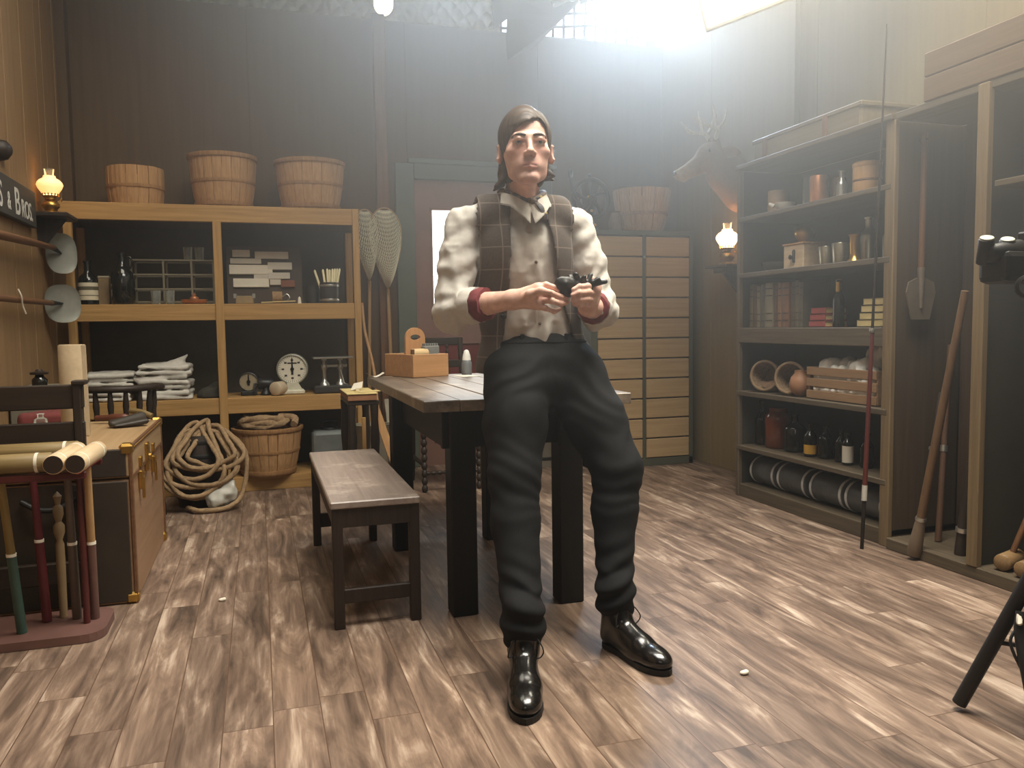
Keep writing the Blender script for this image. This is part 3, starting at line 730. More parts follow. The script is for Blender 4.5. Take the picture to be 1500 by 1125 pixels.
# lower right bay: scales
zl = .6
def dial_scale(label, loc, r, body, full):
    t = thing('dial_scale', label, 'scale', loc)
    M = TR((0, 0, r + (.062 if full else .025)), (PI / 2, 0, -.12))
    MB().lathe([(r * .8, -.05), (r, -.045), (r, .0), (r * .97, .012), (r * .9, .014), (r * .88, .004)], 40, M, True, True, False).build('dial_case', body, t, True)
    f = MB().lathe([(.001, .0045), (r * .9, .0045)], 40, M, True, False, False).build('dial_face', plain('dial_face' + ('_w' if full else '_d'), srgb(214, 208, 190) if full else srgb(150, 138, 112), .5, 0, .06), t, True)
    mb = MB()
    for k in range(40 if full else 12):
        a = 2 * PI * k / (40 if full else 12); L = .1 if k % 5 else .2
        mb.add([(r * q * math.cos(a + s_ * .012), r * q * math.sin(a + s_ * .012), .0056) for q, s_ in ((.86, -1), (.86, 1), (.86 - L, 1), (.86 - L, -1))], [(0, 1, 2, 3)], False, M)
    if full:
        for k in range(8):
            a = 2 * PI * k / 8; mb.add([(r * .58 * math.cos(a) + dx, r * .58 * math.sin(a) + dy, .0056) for dx, dy in ((-.008, -.006), (.008, -.006), (.008, .006), (-.008, .006))], [(0, 1, 2, 3)], False, M)
        mb.add([(dx, r * .38 + dy, .0056) for dx, dy in ((-.03, -.005), (.03, -.005), (.03, .005), (-.03, .005))], [(0, 1, 2, 3)], False, M)
    mb.build('dial_marks', plain('dial_ink', srgb(52, 48, 42), .7), t, True)
    MB().prism([(-.007, -r * .35), (.007, -r * .35), (.003, r * .72), (-.003, r * .72)], .006, .009, M).lathe([(.012, .005), (.012, .011)], 16, M).build('pointer', M_BLACKM, t, True)
    if full:
        MB().box((-.075, -.06, 0), (.075, .07, .03), .008).prism([(-.06, .03), (.06, .03), (.035, .075), (-.035, .075)], -.03, .03, TR((0, 0, 0), (PI / 2, 0, 0))).build('base', plain('cream_enamel', srgb(200, 196, 176), .4), t, True)
        mb = MB().lathe([(.02, 0), (.02, .03), (.1, .04), (.105, .045), (.1, .047), (.02, .043)], 30, TR((0, .03, 2 * r + .06))); mb.build('pan', M_STEEL, t, True) if False else None
    else:
        MB().box((-.05, -.03, 0), (.05, .03, .03), .006).build('base', body, t, True)
    return t
dial_scale('small dim brass dial scale on the lower pine shelf', (-.076, 5.52, zl), .064, M_IRON, False)
dial_scale('large round white dial scale with black pointer on the lower pine shelf', (.2, 5.5, zl), .102, plain('dial_case_paint', srgb(172, 172, 158), .35, .5, .05), True)
t = thing('iron_mincer', 'dark cast iron mincer with crank between the two dial scales', 'mincer', (.03, 5.5, zl))
MB().lathe([(.03, 0), (.036, .008), (.02, .03), (.02, .06)], 20).build('foot', M_IRON, t, True)
MB().cyl((-.05, 0, .075), (.05, 0, .075), .034, .03, 22, .004).build('barrel', M_IRON, t, True)
MB().tube([(-.05, 0, .075), (-.07, 0, .075), (-.075, -.02, .03), (-.075, -.04, .02)], .006, 8).build('crank', M_IRON, t, True)
mb = MB(); mb.cyl((.085, 5.4, zl + .045), (.13, 5.47, zl + .045), .044, .044, 26, .004); single(mb, 'tin_can', plain('pale_tin', srgb(196, 178, 150), .5, .1, .1), 'pale round tin lying on its side below the white dial scale', 'tin')
t = thing('balance_scale', 'silver counter balance scale with flat top plate at the right end of the shelf', 'scale', (.455, 5.5, zl))
MB().box((-.12, -.075, 0), (.12, .075, .05), .008).build('base', plain('scale_base', srgb(60, 58, 56), .4, .2), t, True)
for x in (-.05, .055):
    MB().lathe([(.034, .05), (.03, .065), (.016, .075), (.012, .1), (.014, .15), (.02, .16), (.02, .178), (.012, .19), (.01, .22)], 18, TR((x, 0, 0))).build('column', M_STEEL, t, True)
MB().bar((-.07, 0, .178), (.1, 0, .178), .014, .02, .003).build('beam', M_STEEL, t, True)
MB().box((-.125, -.09, .228), (.135, .09, .24), .004).bar((-.05, 0, .215), (-.05, 0, .23), .03, .03).bar((.055, 0, .215), (.055, 0, .23), .03, .03).build('weighing_plate', M_STEEL, t, True)
MB().tube([(.055, -.02, .15), (.075, -.03, .06), (.1, -.05, .052)], .006, 8).build('lever', M_STEEL, t, True)
# bottom bay
zb = .093
basket('bushel_basket', 'weathered bushel basket holding thick rope on the bottom of the pine shelf', 'basket', (.03, 5.44, zb), .215, .16, .305, 'bushel baskets', seed=8)
M_TWIST = 95
def rope(mb, pts, r, n=10): mb.tube(pts, r, n, lobes=3, twist=1.1 / r * .35)
mb = MB(); pts = []
for k in range(64):
    a = 2 * PI * k / 16; q = k / 64
    pts.append((.015 + (.135 - .02 * math.sin(q * 9)) * math.cos(a), 5.42 + (.12 - .02 * q) * math.sin(a), zb + .315 + .055 * q + .02 * math.sin(a * 1.5 + 1)))
pts += [(.2, 5.36, zb + .36), (.19, 5.3, zb + .33)]
rope(mb, spline(pts, 4), .022, 12); single(mb, 'rope_coil', M_ROPE, 'thick tan rope coiled on top of the bottom shelf bushel basket', 'rope')
t = thing('metal_can', 'grey galvanized fuel can with lid on the bottom of the pine shelf', 'can', (.43, 5.52, zb))
S = None
MB().box((-.125, -.08, 0), (.125, .08, .26), .03, None, 3).build('can_body', plain('galvanized', srgb(124, 130, 128), .45, .5, .12, 14), t, True)
MB().lathe([(.06, .255), (.055, .275), (.02, .285)], 24).build('lid', M_IRON, t, True)
MB().tube(spline([(-.05, 0, .27), (-.045, 0, .31), (.045, 0, .31), (.05, 0, .27)], 6), .008, 8).build('handle', M_IRON, t, True)

# ================================================================ rope heap on a keg, left of the shelf bay
t = thing('wooden_keg', 'small dark wooden keg hidden under the hanging rope loops', 'keg', (-.36, 5.06, 0))
MB().lathe([(.12, 0), (.15, .12), (.157, .21), (.15, .3), (.12, .42), (.11, .42), (.105, .405), (.001, .405)], 30).build('staves', M_DARK('Z'), t, True)
for z, r in ((.05, .135), (.13, .153), (.29, .153), (.37, .135)): MB().lathe([(r, z), (r + .004, z + .012), (r, z + .025)], 30, None, True, False, False).build('hoop', M_IRON, t, True)
mb = MB(); R = random.Random(4); pts = []
for k in range(8):
    a0 = R.uniform(-.5, .5); cx = -.34 + R.uniform(-.05, .07); rx = R.uniform(.13, .19); zt = .47 + R.uniform(-.03, .03); zb_ = R.uniform(.06, .26); y = 4.86 + R.uniform(-.03, .03)
    n = 10
    for i in range(n):
        a = 2 * PI * i / n + PI / 2
        s_ = math.sin(a); zz = (zt + zb_) / 2 + (zt - zb_) / 2 * s_
        pts.append((cx + rx * math.cos(a) * (1.1 if s_ < 0 else .8), y + .17 * max(s_, -.1) + R.uniform(-.012, .012), zz + R.uniform(-.01, .01)))
pts += [(-.1, 4.9, .32), (-.12, 4.86, .1), (-.2, 4.8, .025), (-.35, 4.78, .02), (-.42, 4.85, .03)]
rope(mb, spline(pts, 5), .0135, 10); single(mb, 'rope_coil', M_ROPE, 'tangled loops of tan rope hanging over the keg beside the trunk', 'rope')
S = SDF((-.4, 4.7, -.01), (-.1, 5.0, .25), .005); S.ell((-.25, 4.87, .075), (.085, .07, .075), .01).ell((-.2, 4.84, .12), (.04, .035, .07), .03); P = S.P(); S.d += .016 * vnoise(P, 26, 21); S.d = np.maximum(S.d, .003 - P[..., 2])
o = sdf_obj(S, 'white_rag', plain('rag_white', srgb(196, 194, 184), .85, 0, .12, 18)); setp(o, 'crumpled white rag on the floor inside the rope loops', 'rag')

# ================================================================ captain's chair behind the trunk
t = thing('captains_chair', 'low dark captains chair with curved rail and spindles behind the trunk', 'chair', (-.73, 4.68, 0))
MB().prism([(.21 * math.cos(a) , .2 * math.sin(a)) for a in [2 * PI * i / 24 for i in range(24)]], .42, .455).build('seat', M_DARK('X'), t, True)
rail = [(.19 * math.cos(a), .0 - .2 * math.sin(a), .735) for a in [PI * i / 14 for i in range(15)]]
rail = [(.2, .17, .72)] + rail + [(-.2, .17, .72)]
mb = MB(); mb.tube(spline(rail, 4), .021, 10, flat=.85); mb.build('rail', M_DARK('X'), t, True)
for i in range(9):
    a = PI * (i + .0) / 8; x, y = .185 * math.cos(a), -.195 * math.sin(a)
    MB().lathe([(.01, 0), (.014, .05), (.019, .1), (.013, .16), (.016, .2), (.01, .275)], 12, axis_mat((x * .9, y * .9, .45), (x, y, .73))).build('spindle', M_DARK('Z'), t, True)
for x in (-1, 1):
    for y in (-1, 1):
        MB().lathe([(.012, 0), (.018, .1), (.022, .22), (.016, .3), (.02, .43)], 12, axis_mat((x * .19, y * .16, 0), (x * .14, y * .12, .43))).build('leg', M_DARK('Z'), t, True)

# ================================================================ travel trunk
M_TLEA = wood('trunk_leather', srgb(136, 102, 74), srgb(164, 130, 98), .45, 'Y', .5, .1, .5)
M_TTOP = wood('trunk_top', srgb(146, 116, 82), srgb(174, 146, 108), .6, 'Y', .5, .1, .3)
M_TEND = plain('trunk_end', srgb(50, 40, 30), .6, 0, .2, 8, .1)
t = thing('travel_trunk', 'brown leather travel trunk with brass latches by the left wall', 'trunk', (-.78, 3.78, 0))
x0, x1, y0, y1 = -1.075, -.48, 3.29, 4.262
MB().box((x0, y0, .0), (x1, y1, .475), .006).build('body', M_TLEA, t)
MB().box((x0 - .004, y0 - .004, .482), (x1 + .004, y1 + .004, .6), .008).build('lid', M_TTOP, t)
for z0, z1, nm in ((.012, .47, 'end_panel'), (.488, .59, 'end_panel')): MB().box((x0 + .01, y0 - .008, z0), (x1 - .012, y0 + .002, z1), .003).build(nm, M_TEND, t)
mb = MB()
for y in (y0, y1): mb.box((x1 - .004, y - .006, 0.0), (x1 + .008, y + .02 if y == y0 else y + .006, .6), .002)
mb.box((x1 - .002, y0, .578), (x1 + .009, y1, .603), .002).box((x1 - .002, y0, .47), (x1 + .007, y1, .49), .002)
mb.build('edge_binding', M_BROWN('Y'), t)
mb = MB()
for k in range(26): mb.ell((x1 + .0095, y0 + .03 + k * .0355, .59), (.003, .004, .004), 8, 5)
mb.build('rivet', M_BRASS, t)
for y in (3.5, 3.9):
    l = MB().box((x1, y - .022, .4), (x1 + .016, y + .022, .475), .004).build('latch', M_BRASS, t)
    MB().cyl((x1 + .016, y - .015, .462), (x1 + .016, y + .015, .462), .008, None, 12).box((x1 + .012, y - .01, .36), (x1 + .022, y + .01, .45), .003).build('hasp', M_BRASS, l)
    MB().box((x1 + .003, y - .018, .488), (x1 + .016, y + .018, .53), .003).build('strike_plate', M_BRASS, t)
MB().box((x1, 3.7 - .03, .44), (x1 + .018, 3.7 + .03, .56), .005).cyl((x1 + .018, 3.7, .5), (x1 + .026, 3.7, .5), .014, None, 14).build('lock', M_BRASS, t)
for z in (.0, .565):
    for y in (y0, y1 - .035): MB().box((x1 - .035, y - .01, z), (x1 + .012, y + .045, z + .045), .01).build('corner_cap', M_BRASS, t)
mb = MB(); mb.lathe([(.03, 0), (.028, .006), (.012, .01)], 18, TR((-.66, y0 - .008, .42), (PI / 2, 0, 0))).tube(spline([(-.66, y0 - .02, .42), (-.72, y0 - .04, .39), (-.78, y0 - .04, .39), (-.84, y0 - .02, .42)], 6), .01, 8); mb.build('handle', M_IRON, t)
# things lying on the trunk
S = SDF((-.72, 3.8, .58), (-.46, 4.14, .7), .005); S.box((-.575, 3.97, .622), (.075, .05, .012), .01, .01, 'u', np.array(Euler((.2, -.12, .4)).to_matrix())).cone((-.64, 3.93, .62), (-.53, 4.02, .64), .012, .02, .02); S.d = np.maximum(S.d, .607 - S.P()[..., 2])
o = sdf_obj(S, 'leather_pouch', plain('pouch_leather', srgb(52, 44, 36), .5, 0, .2, 20)); setp(o, 'flat dark leather pouch lying on the trunk lid', 'pouch')
mb = MB(); mb.tube(spline([(-.74, 4.16, .625), (-.68, 4.13, .628), (-.62, 4.1, .63), (-.56, 4.1, .628)], 5), [.014] * 6 + [.018] * 6 + [.012] * 4, 10); single(mb, 'turned_rod', plain('redwood', srgb(96, 54, 38), .4, 0, .2), 'red brown turned rod lying across the back of the trunk lid', 'rod')
mb = MB(); mb.lathe([(.03, 0), (.05, .008), (.055, .02), (.05, .02), (.03, .01)], 24, TR((-.62, 4.2, .606))); single(mb, 'brass_dish', M_BRASS, 'shiny brass dish beneath the chair rail on the trunk', 'dish')
mb = MB(); mb.tube(spline([(-.6, 4.2, .65), (-.55, 4.18, .645), (-.5, 4.16, .625)], 5), .013, 8); single(mb, 'horn_handle', plain('horn', srgb(120, 100, 62), .4, 0, .25), 'olive brown horn tip lying beside the brass dish', 'horn')
S = SDF((-1.06, 4.0, .58), (-.8, 4.26, .72), .006); S.box((-.93, 4.12, .64), (.1, .09, .03), .02, .01); S.d += .008 * vnoise(S.P(), 20, 31); S.d = np.maximum(S.d, .607 - S.P()[..., 2])
o = sdf_obj(S, 'red_cloth', plain('red_cloth', srgb(104, 46, 44), .9, 0, .15, 30)); setp(o, 'folded red cloth on the trunk seen between the dark slats', 'cloth')
mb = MB(); mb.box((-1.06, 3.75, .605), (-.8, 3.95, .625), .003); single(mb, 'paper_pad', M_PAPER, 'pale paper pad on the trunk seen between the dark slats', 'paper')
t = thing('glass_inkwell', 'small clear glass inkwell on the paper pad on the trunk', 'inkwell', (-.9, 3.86, .626))
MB().lathe([(.025, 0), (.028, .01), (.024, .035), (.012, .042), (.012, .055), (.016, .058)], 20).build('well', M_CLEAR, t, True)
# canvas roll
t = thing('canvas_roll', 'upright tan canvas roll standing on the trunk beside the dark rack', 'roll', (-.735, 3.7, .603))
mb = MB(); sp = [(.052 + .0 * k, .0) for k in range(2)]
mb.lathe([(.05, 0), (.053, .01), (.051, .37), (.046, .375), (.04, .35), (.001, .35)], 28).build('canvas', plain('canvas_tan', srgb(172, 152, 122), .9, 0, .1, 30, .2), t, True)
MB().lathe([(.054, .1), (.0545, .3)], 3, None, True, False, False) ; MB().bar((.045, -.03, .0), (.046, -.03, .372), .02, .004).build('flap', plain('canvas_edge', srgb(186, 166, 136), .9, 0, .1), t, True)
# grey crate and dark jar behind, at the left wall
t = thing('grey_crate', 'grey painted crate against the left wall behind the trunk', 'crate', (-1.05, 4.62, 0))
MB().box((-.09, -.28, 0), (.1, .12, .74), .006).build('crate_body', plain('grey_paint', srgb(112, 106, 92), .7, 0, .1), t, True)
MB().box((-.094, -.285, .74), (.104, .125, .76), .004).build('lid', plain('grey_paint_lid', srgb(124, 118, 104), .7, 0, .1), t, True)
t = thing('stoppered_jar', 'small dark stoppered jar on the grey crate by the left wall', 'jar', (-1.03, 4.44, .76))
MB().lathe([(.028, 0), (.034, .01), (.034, .04), (.02, .055), (.018, .065)], 22).build('jar_body', M_DGLASS, t, True)
MB().lathe([(.04, .065), (.042, .075), (.02, .08), (.012, .09)], 22).build('stopper', M_DARK('Z'), t, True)

# ================================================================ dark slatted rack
t = thing('slatted_rack', 'dark wooden slatted rack standing between croquet stand and trunk', 'rack', (-.86, 3.23, 0))
for x in (-.645, -1.12): MB().box((x, 3.205, 0), (x + .028, 3.255, .845), .004).build('post', M_DARK('Z'), t)
for z0, z1 in ((.755, .842), (.6, .708), (.12, .2)): MB().box((-1.13, 3.212, z0), (-.61, 3.236, z1), .004).build('slat', M_DARK('X'), t)
MB().box((-.645, 3.2, .84), (-.6, 3.26, .856), .003).build('cap', M_DARK('X'), t)
for x in (-.66, -1.135): MB().box((x, 3.2, 0), (x + .055, 3.278, .03), .005).build('foot', M_DARK('Y'), t)

# ================================================================ croquet stand
M_MAROON = plain('maroon_paint', srgb(84, 34, 32), .4, 0, .15, 10, spec=.5); M_MAUVE = plain('mauve_paint', srgb(104, 74, 66), .5, 0, .12, 6)
t = thing('croquet_stand', 'maroon croquet stand with flat base in the left foreground', 'stand', (-.85, 3.07, 0))
poly = []
for (cx, cy, a0) in ((-.6, 3.125, 0), (-1.2, 3.125, 90), (-1.2, 2.98, 180), (-.6, 2.98, 270)):
    for k in range(5): a = math.radians(a0 + k * 22.5); poly.append((cx + .07 * math.cos(a), cy + .07 * math.sin(a)))
MB().prism(poly, .002, .03).build('base', M_MAUVE, t)
mb = MB()
for y in (2.83, 3.1): mb.box((-1.24, y - .012, .565), (-.54, y + .012, .588), .004)
mb.build('rail', M_MAROON, t)
for x in (-.56, -1.2): MB().cyl((x, 2.8, .6), (x + .012, 3.06, .6), .017, None, 14, .004).build('cross_bar', plain('pink_red_paint', srgb(170, 66, 60), .4), t)
for x in (-.6, -1.18):
    MB().cyl((x, 3.03, .03), (x + .015, 2.96, .58), .011, None, 12).build('upright', M_MAROON, t)
def mallet(label, hc, along, L, head_m, end_m, foot, cols, r=.031):
    t = thing('croquet_mallet', label, 'mallet', (hc[0], hc[1], hc[2]), group='croquet mallets')
    d = Vector(along).normalized() * (L / 2); c = Vector(hc)
    MB().cyl(c - d, c + d, r, None, 22, .004).build('mallet_head', head_m, t)
    mb = MB()
    for f in (-.72, .72):
        mb.cyl(c + d * f - d * .03, c + d * f + d * .03, r + .0008, None, 22)
    mb.build('stripe', M_PAPER, t)
    for f in (-1, 1): MB().cyl(c + d * f * 1.001, c + d * f * .985, r - .003, None, 22).build('head_face', end_m, t)
    f0 = Vector(foot); mid = c.lerp(f0, .52)
    MB().tube([c, mid], [.011, .0135], 12).build('handle', cols[0], t)
    MB().tube([mid, f0], [.0145, .016], 12).build('grip', cols[1], t)
    MB().cyl(mid - Vector((0, 0, .005)), mid + Vector((0, 0, .005)), .0155, None, 12).build('grip_ring', M_PAPER, t)
M_PALEW = wood('pale_mallet', srgb(196, 168, 130), srgb(222, 198, 160), .5, 'Y', 1, .05); M_OLIVE = wood('olive_mallet', srgb(110, 92, 56), srgb(146, 124, 82), .5, 'X', 1, .05)
M_TANP = plain('tan_paint', srgb(172, 136, 92), .5, 0, .1); M_GRYP = plain('grey_brown_paint', srgb(92, 78, 66), .5, 0, .1); M_GRN = plain('green_paint', srgb(56, 84, 74), .45, 0, .12); M_YEL = plain('ochre_paint', srgb(128, 106, 56), .5, 0, .12); M_REDP = plain('crimson_paint', srgb(84, 26, 30), .45, 0, .12)
M_END = plain('mallet_end_dark', srgb(46, 34, 26), .5)
mallet('croquet mallet with mauve grip, pale head rightmost on the stand', (-.555, 2.93, .62), (.03, 1, 0), .31, M_PALEW, M_END, (-.583, 3.07, .032), (M_TANP, M_MAUVE))
mallet('croquet mallet with grey grip, pale head second from the right', (-.618, 2.94, .62), (.03, 1, 0), .31, M_PALEW, M_END, (-.642, 3.09, .032), (M_GRYP, M_GRYP))
mallet('croquet mallet with green grip, long olive head at the front', (-.785, 2.84, .622), (1, -.02, 0), .3, M_OLIVE, M_END, (-.79, 3.0, .032), (M_YEL, M_GRN))
mallet('croquet mallet with crimson handle, olive head lying at the back', (-.76, 3.1, .622), (1, 0, 0), .3, M_OLIVE, M_END, (-.735, 3.09, .032), (M_REDP, M_REDP))
t = thing('croquet_peg', 'turned tan croquet peg standing between red and grey mallet handles', 'peg', (-.69, 3.12, .031))
MB().lathe([(.014, 0), (.013, .02), (.015, .2), (.014, .26), (.009, .275), (.018, .3), (.018, .325), (.009, .34), (.017, .365), (.016, .39), (.008, .4), (.014, .43), (.002, .445)], 18).build('peg', plain('peg_wood', srgb(130, 108, 78), .5, 0, .1), t, True)

# ================================================================ left wall: sign, lamp, skimmers
t = thing('shop_sign', 'dark hanging shop sign with white painted letters on the left wall', 'sign', (-1.135, 4.4, 1.58))
M_SIGN = wood('sign_board', srgb(52, 50, 46), srgb(74, 72, 66), .6, 'Y', 1, .1)
MB().box((-1.148, 3.75, 1.585), (-1.115, 4.93, 1.775), .004).build('board', M_SIGN, t)
def text(body, size, M, mat, parent, sx=1.0, ext=.001, name='lettering'):
    c = bpy.data.curves.new('txt', 'FONT'); c.body = body; c.size = size; c.extrude = ext; c.align_x = 'LEFT'; c.offset = .002 * size * 4
    o = bpy.data.objects.new('txt', c); COL.objects.link(o); bpy.context.view_layer.update()
    me = bpy.data.meshes.new_from_object(o.evaluated_get(bpy.context.evaluated_depsgraph_get())); bpy.data.objects.remove(o)
    me.transform(MW[parent.name].inverted() @ M @ Matrix.Diagonal((sx, 1, 1, 1)))
    r = bpy.data.objects.new(name, me); COL.objects.link(r); r.parent = parent; me.materials.clear(); me.materials.append(mat); MW[r.name] = MW[parent.name]
    return r
LM = lambda y, z: Matrix(((0, 0, 1, -1.1145), (1, 0, 0, y), (0, 1, 0, z), (0, 0, 0, 1)))
M_WPAINT = plain('white_sign_paint', srgb(206, 202, 190), .7, 0, .05)
text('S', .17, LM(4.27, 1.615), M_WPAINT, t, .8); text('&', .12, LM(4.41, 1.62), M_WPAINT, t, .72); text('B', .185, LM(4.53, 1.612), M_WPAINT, t, .92); text('ROS.', .125, LM(4.65, 1.612), M_WPAINT, t, .78)
t = thing('lamp_bracket', 'dark wall bracket shelf carrying the left oil lamp', 'shelf', (-1.1, 5.1, 1.62))
MB().box((-1.15, 4.96, 1.655), (-.97, 5.22, 1.68), .005).build('shelf_board', M_DARK('Y'), t)
MB().prism([(-1.15, 1.5), (-1.12, 1.5), (-1.0, 1.655), (-1.15, 1.655)], 5.07, 5.1, Matrix(((1, 0, 0, 0), (0, 0, 1, 0), (0, 1, 0, 0), (0, 0, 0, 1)))).build('bracket', M_DARK('Z'), t)
oil_lamp('orange glowing oil lamp on the left wall bracket next to the sign', (-1.075, 5.08, 1.68), .9, M_GLOBE, 1.3)
def skimmer(label, h0, h1, hr, bc, br, nrm, flat):
    t = thing('hanging_skimmer', label, 'skimmer', h0, group='long handled skimmers on the left wall')
    mb = MB(); mb.tube([h0, Vector(h0).lerp(Vector(h1), .5), h1], hr, 12, flat=flat); mb.build('handle', M_BROWN('Y'), t)
    z = Vector(nrm).normalized(); x = Vector((0, 0, 1)).cross(z).normalized(); y = z.cross(x)
    M = Matrix(((x.x, y.x, z.x, bc[0]), (x.y, y.y, z.y, bc[1]), (x.z, y.z, z.z, bc[2]), (0, 0, 0, 1)))
    mb = MB(); n = 36; prof = [(0.001, -.012), (.4, -.01), (.75, -.006), (.97, .003), (1.0, .008), (.97, .006), (.75, -.002), (.4, -.006), (.001, -.008)]
    vs = []; 
    for q, z_ in prof:
        for k in range(n):
            a = 2 * PI * k / n; sq = 1 / max(abs(math.cos(a)) ** 2.6 + abs(math.sin(a)) ** 2.6, .2) ** (1 / 2.6)
            vs.append((q * br[0] * math.cos(a) * sq, q * br[1] * math.sin(a) * sq, z_))
    fs = [(i * n + k, i * n + (k + 1) % n, (i + 1) * n + (k + 1) % n, (i + 1) * n + k) for i in range(len(prof) - 1) for k in range(n)]
    mb.add(vs, fs, True, M); mb.build('blade', plain('skimmer_metal', srgb(132, 132, 122), .55, .35, .1, 14), t)
    MB().tube([h1, bc], [.016, .006], 8).build('ferrule', M_IRON, t)
skimmer('upper long handled skimmer with thick brown handle on the left wall', (-1.09, 4.0, 1.46), (-1.08, 5.1, 1.5), [.03, .028, .02], (-1.06, 5.19, 1.475), (.085, .115), (.55, -.83, 0.05), .7)
skimmer('lower long handled skimmer with thin handle and wide round blade', (-1.1, 4.0, 1.185), (-1.09, 5.05, 1.19), [.016, .016, .014], (-1.06, 5.16, 1.19), (.098, .108), (.55, -.83, 0.05), 1)
mb = MB(); mb.tube(spline([(-1.08, 4.36, 1.235), (-1.07, 4.37, 1.2), (-1.075, 4.4, 1.16), (-1.07, 4.43, 1.12)], 5), .004, 6); single(mb, 'string', M_PAPER, 'short white string dangling from the lower skimmer handle', 'string')
mb = MB(); mb.lathe([(.05, 0), (.045, .03), (.02, .05), (.001, .055)], 20, TR((-1.15, 4.47, 1.9), (0, PI / 2, 0))); single(mb, 'wall_knob', M_DARK('Z'), 'dark round knob on the left wall above the sign', 'knob')

# ================================================================ work table
t = thing('work_table', 'heavy dark wooden work table the man leans on', 'table', (.917, 3.45, 0))
M_TABTOP = wood('table_top', srgb(76, 64, 54), srgb(122, 106, 88), .34, 'Y', .8, .2, .8, wear_sheen=srgb(158, 142, 122))  # scuff patches lightened further to paint in the backlight's sheen
mb = MB(); n = 6
for k in range(n):
    x0 = .526 + .781 * k / n; x1 = .526 + .781 * (k + 1) / n
    mb.box((x0 + .0006, 2.71, .735), (x1 - .0006, 4.21, .775 + random.uniform(-.001, .001)), .003)
mb.build('tabletop', M_TABTOP, t)
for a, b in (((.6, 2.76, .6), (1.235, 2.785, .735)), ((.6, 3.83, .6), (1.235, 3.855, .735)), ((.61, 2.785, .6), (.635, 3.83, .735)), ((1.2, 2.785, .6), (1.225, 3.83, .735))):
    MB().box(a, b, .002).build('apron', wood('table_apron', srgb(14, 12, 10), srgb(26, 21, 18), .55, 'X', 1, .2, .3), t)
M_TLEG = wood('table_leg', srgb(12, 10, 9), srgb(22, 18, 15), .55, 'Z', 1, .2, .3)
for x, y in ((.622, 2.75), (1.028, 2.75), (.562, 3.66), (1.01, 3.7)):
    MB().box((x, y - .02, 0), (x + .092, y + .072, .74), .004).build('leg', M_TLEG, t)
# ---------------------------------------------------------------- bench
t = thing('wooden_bench', 'low dark wooden bench with worn seat painted pale for sheen left of the table', 'bench', (.362, 3.32, 0))
M_BEN = wood('bench_seat', srgb(132, 118, 110), srgb(166, 150, 138), .4, 'Y', .8, .2, .6, wear_sheen=srgb(194, 180, 166))  # seat tones and patches raised to paint in specular sheen
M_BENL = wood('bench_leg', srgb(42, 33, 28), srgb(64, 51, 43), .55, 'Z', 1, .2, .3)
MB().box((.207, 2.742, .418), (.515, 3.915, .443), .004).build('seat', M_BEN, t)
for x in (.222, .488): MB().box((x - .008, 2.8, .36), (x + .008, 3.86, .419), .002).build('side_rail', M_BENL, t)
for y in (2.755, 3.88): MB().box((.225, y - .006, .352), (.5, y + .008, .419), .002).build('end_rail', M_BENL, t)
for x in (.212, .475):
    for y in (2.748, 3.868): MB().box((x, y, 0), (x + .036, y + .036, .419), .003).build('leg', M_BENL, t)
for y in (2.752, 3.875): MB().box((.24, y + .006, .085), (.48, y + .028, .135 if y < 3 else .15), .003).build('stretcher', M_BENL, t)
# ---------------------------------------------------------------- tool tote
A = math.atan2(.346, .94)
t = thing('tool_tote', 'tan wooden tool tote with rounded grip board on the table', 'tote', (.776, 4.16, .776), A)
w, d, h, q = .105, .145, .115, .012
mb = MB(); mb.box((-w, -d, 0), (w, -d + q, h), .002).box((-w, d - q, 0), (w, d, h), .002).box((-w, -d + q, 0), (-w + q, d - q, h), .002).box((w - q, -d + q, 0), (w, d - q, h), .002).box((-w + q, -d + q, 0), (w - q, d - q, .01))
mb.build('box', wood('tote_wood', srgb(160, 116, 74), srgb(192, 146, 100), .5, 'X', 1, .08), t, True)
pts = []; 
for k in range(13): a = PI * k / 12; pts.append((.058 * math.cos(a), .195 + .055 * math.sin(a)))
poly = [(.062, .012)] + [(.06, .1)] + pts + [(-.06, .1), (-.062, .012)]
hole = [(.03 * math.cos(2 * PI * k / 16), .2 + .014 * math.sin(2 * PI * k / 16)) for k in range(16)]
bm = bmesh.new(); M = TR((0, .01, 0), (PI / 2, 0, 0)); vo = [bm.verts.new(M @ Vector((x, y, .007))) for x, y in poly]; vh = [bm.verts.new(M @ Vector((x, y, .007))) for x, y in hole]
ed = [bm.edges.new((vo[i], vo[(i + 1) % len(vo)])) for i in range(len(vo))] + [bm.edges.new((vh[i], vh[(i + 1) % 16])) for i in range(16)]
bmesh.ops.triangle_fill(bm, use_beauty=True, edges=ed)
r = bmesh.ops.extrude_face_region(bm, geom=bm.faces[:]); bmesh.ops.translate(bm, vec=(0, .014, 0), verts=[v for v in r['geom'] if isinstance(v, bmesh.types.BMVert)])
MB().bm(bm).build('grip_board', wood('tote_grip', srgb(166, 118, 76), srgb(196, 148, 102), .5, 'Z', 1, .08), t, True)
def tote_pt(x, y, z): v = MW[t.name] @ Vector((x, y, z)); return (v.x, v.y, v.z)
mb = MB(); mb.cyl(tote_pt(-.06, -.06, .118), tote_pt(.03, -.06, .118), .024, None, 20, .004); single(mb, 'sanding_block', plain('cream_roll', srgb(206, 176, 128), .7, 0, .08), 'short cream roller lying in the front of the tool tote', 'roller')
mb = MB(); mb.box((-.045, -.02, 0), (.045, .02, .07), .004, TR(tote_pt(.055, -.05, .085), (0, 0, A)));
for k in range(6): mb.box((-.04 + .014 * k, -.016, .07), (-.032 + .014 * k, .016, .082), .001, TR(tote_pt(.055, -.05, .085), (0, 0, A)))
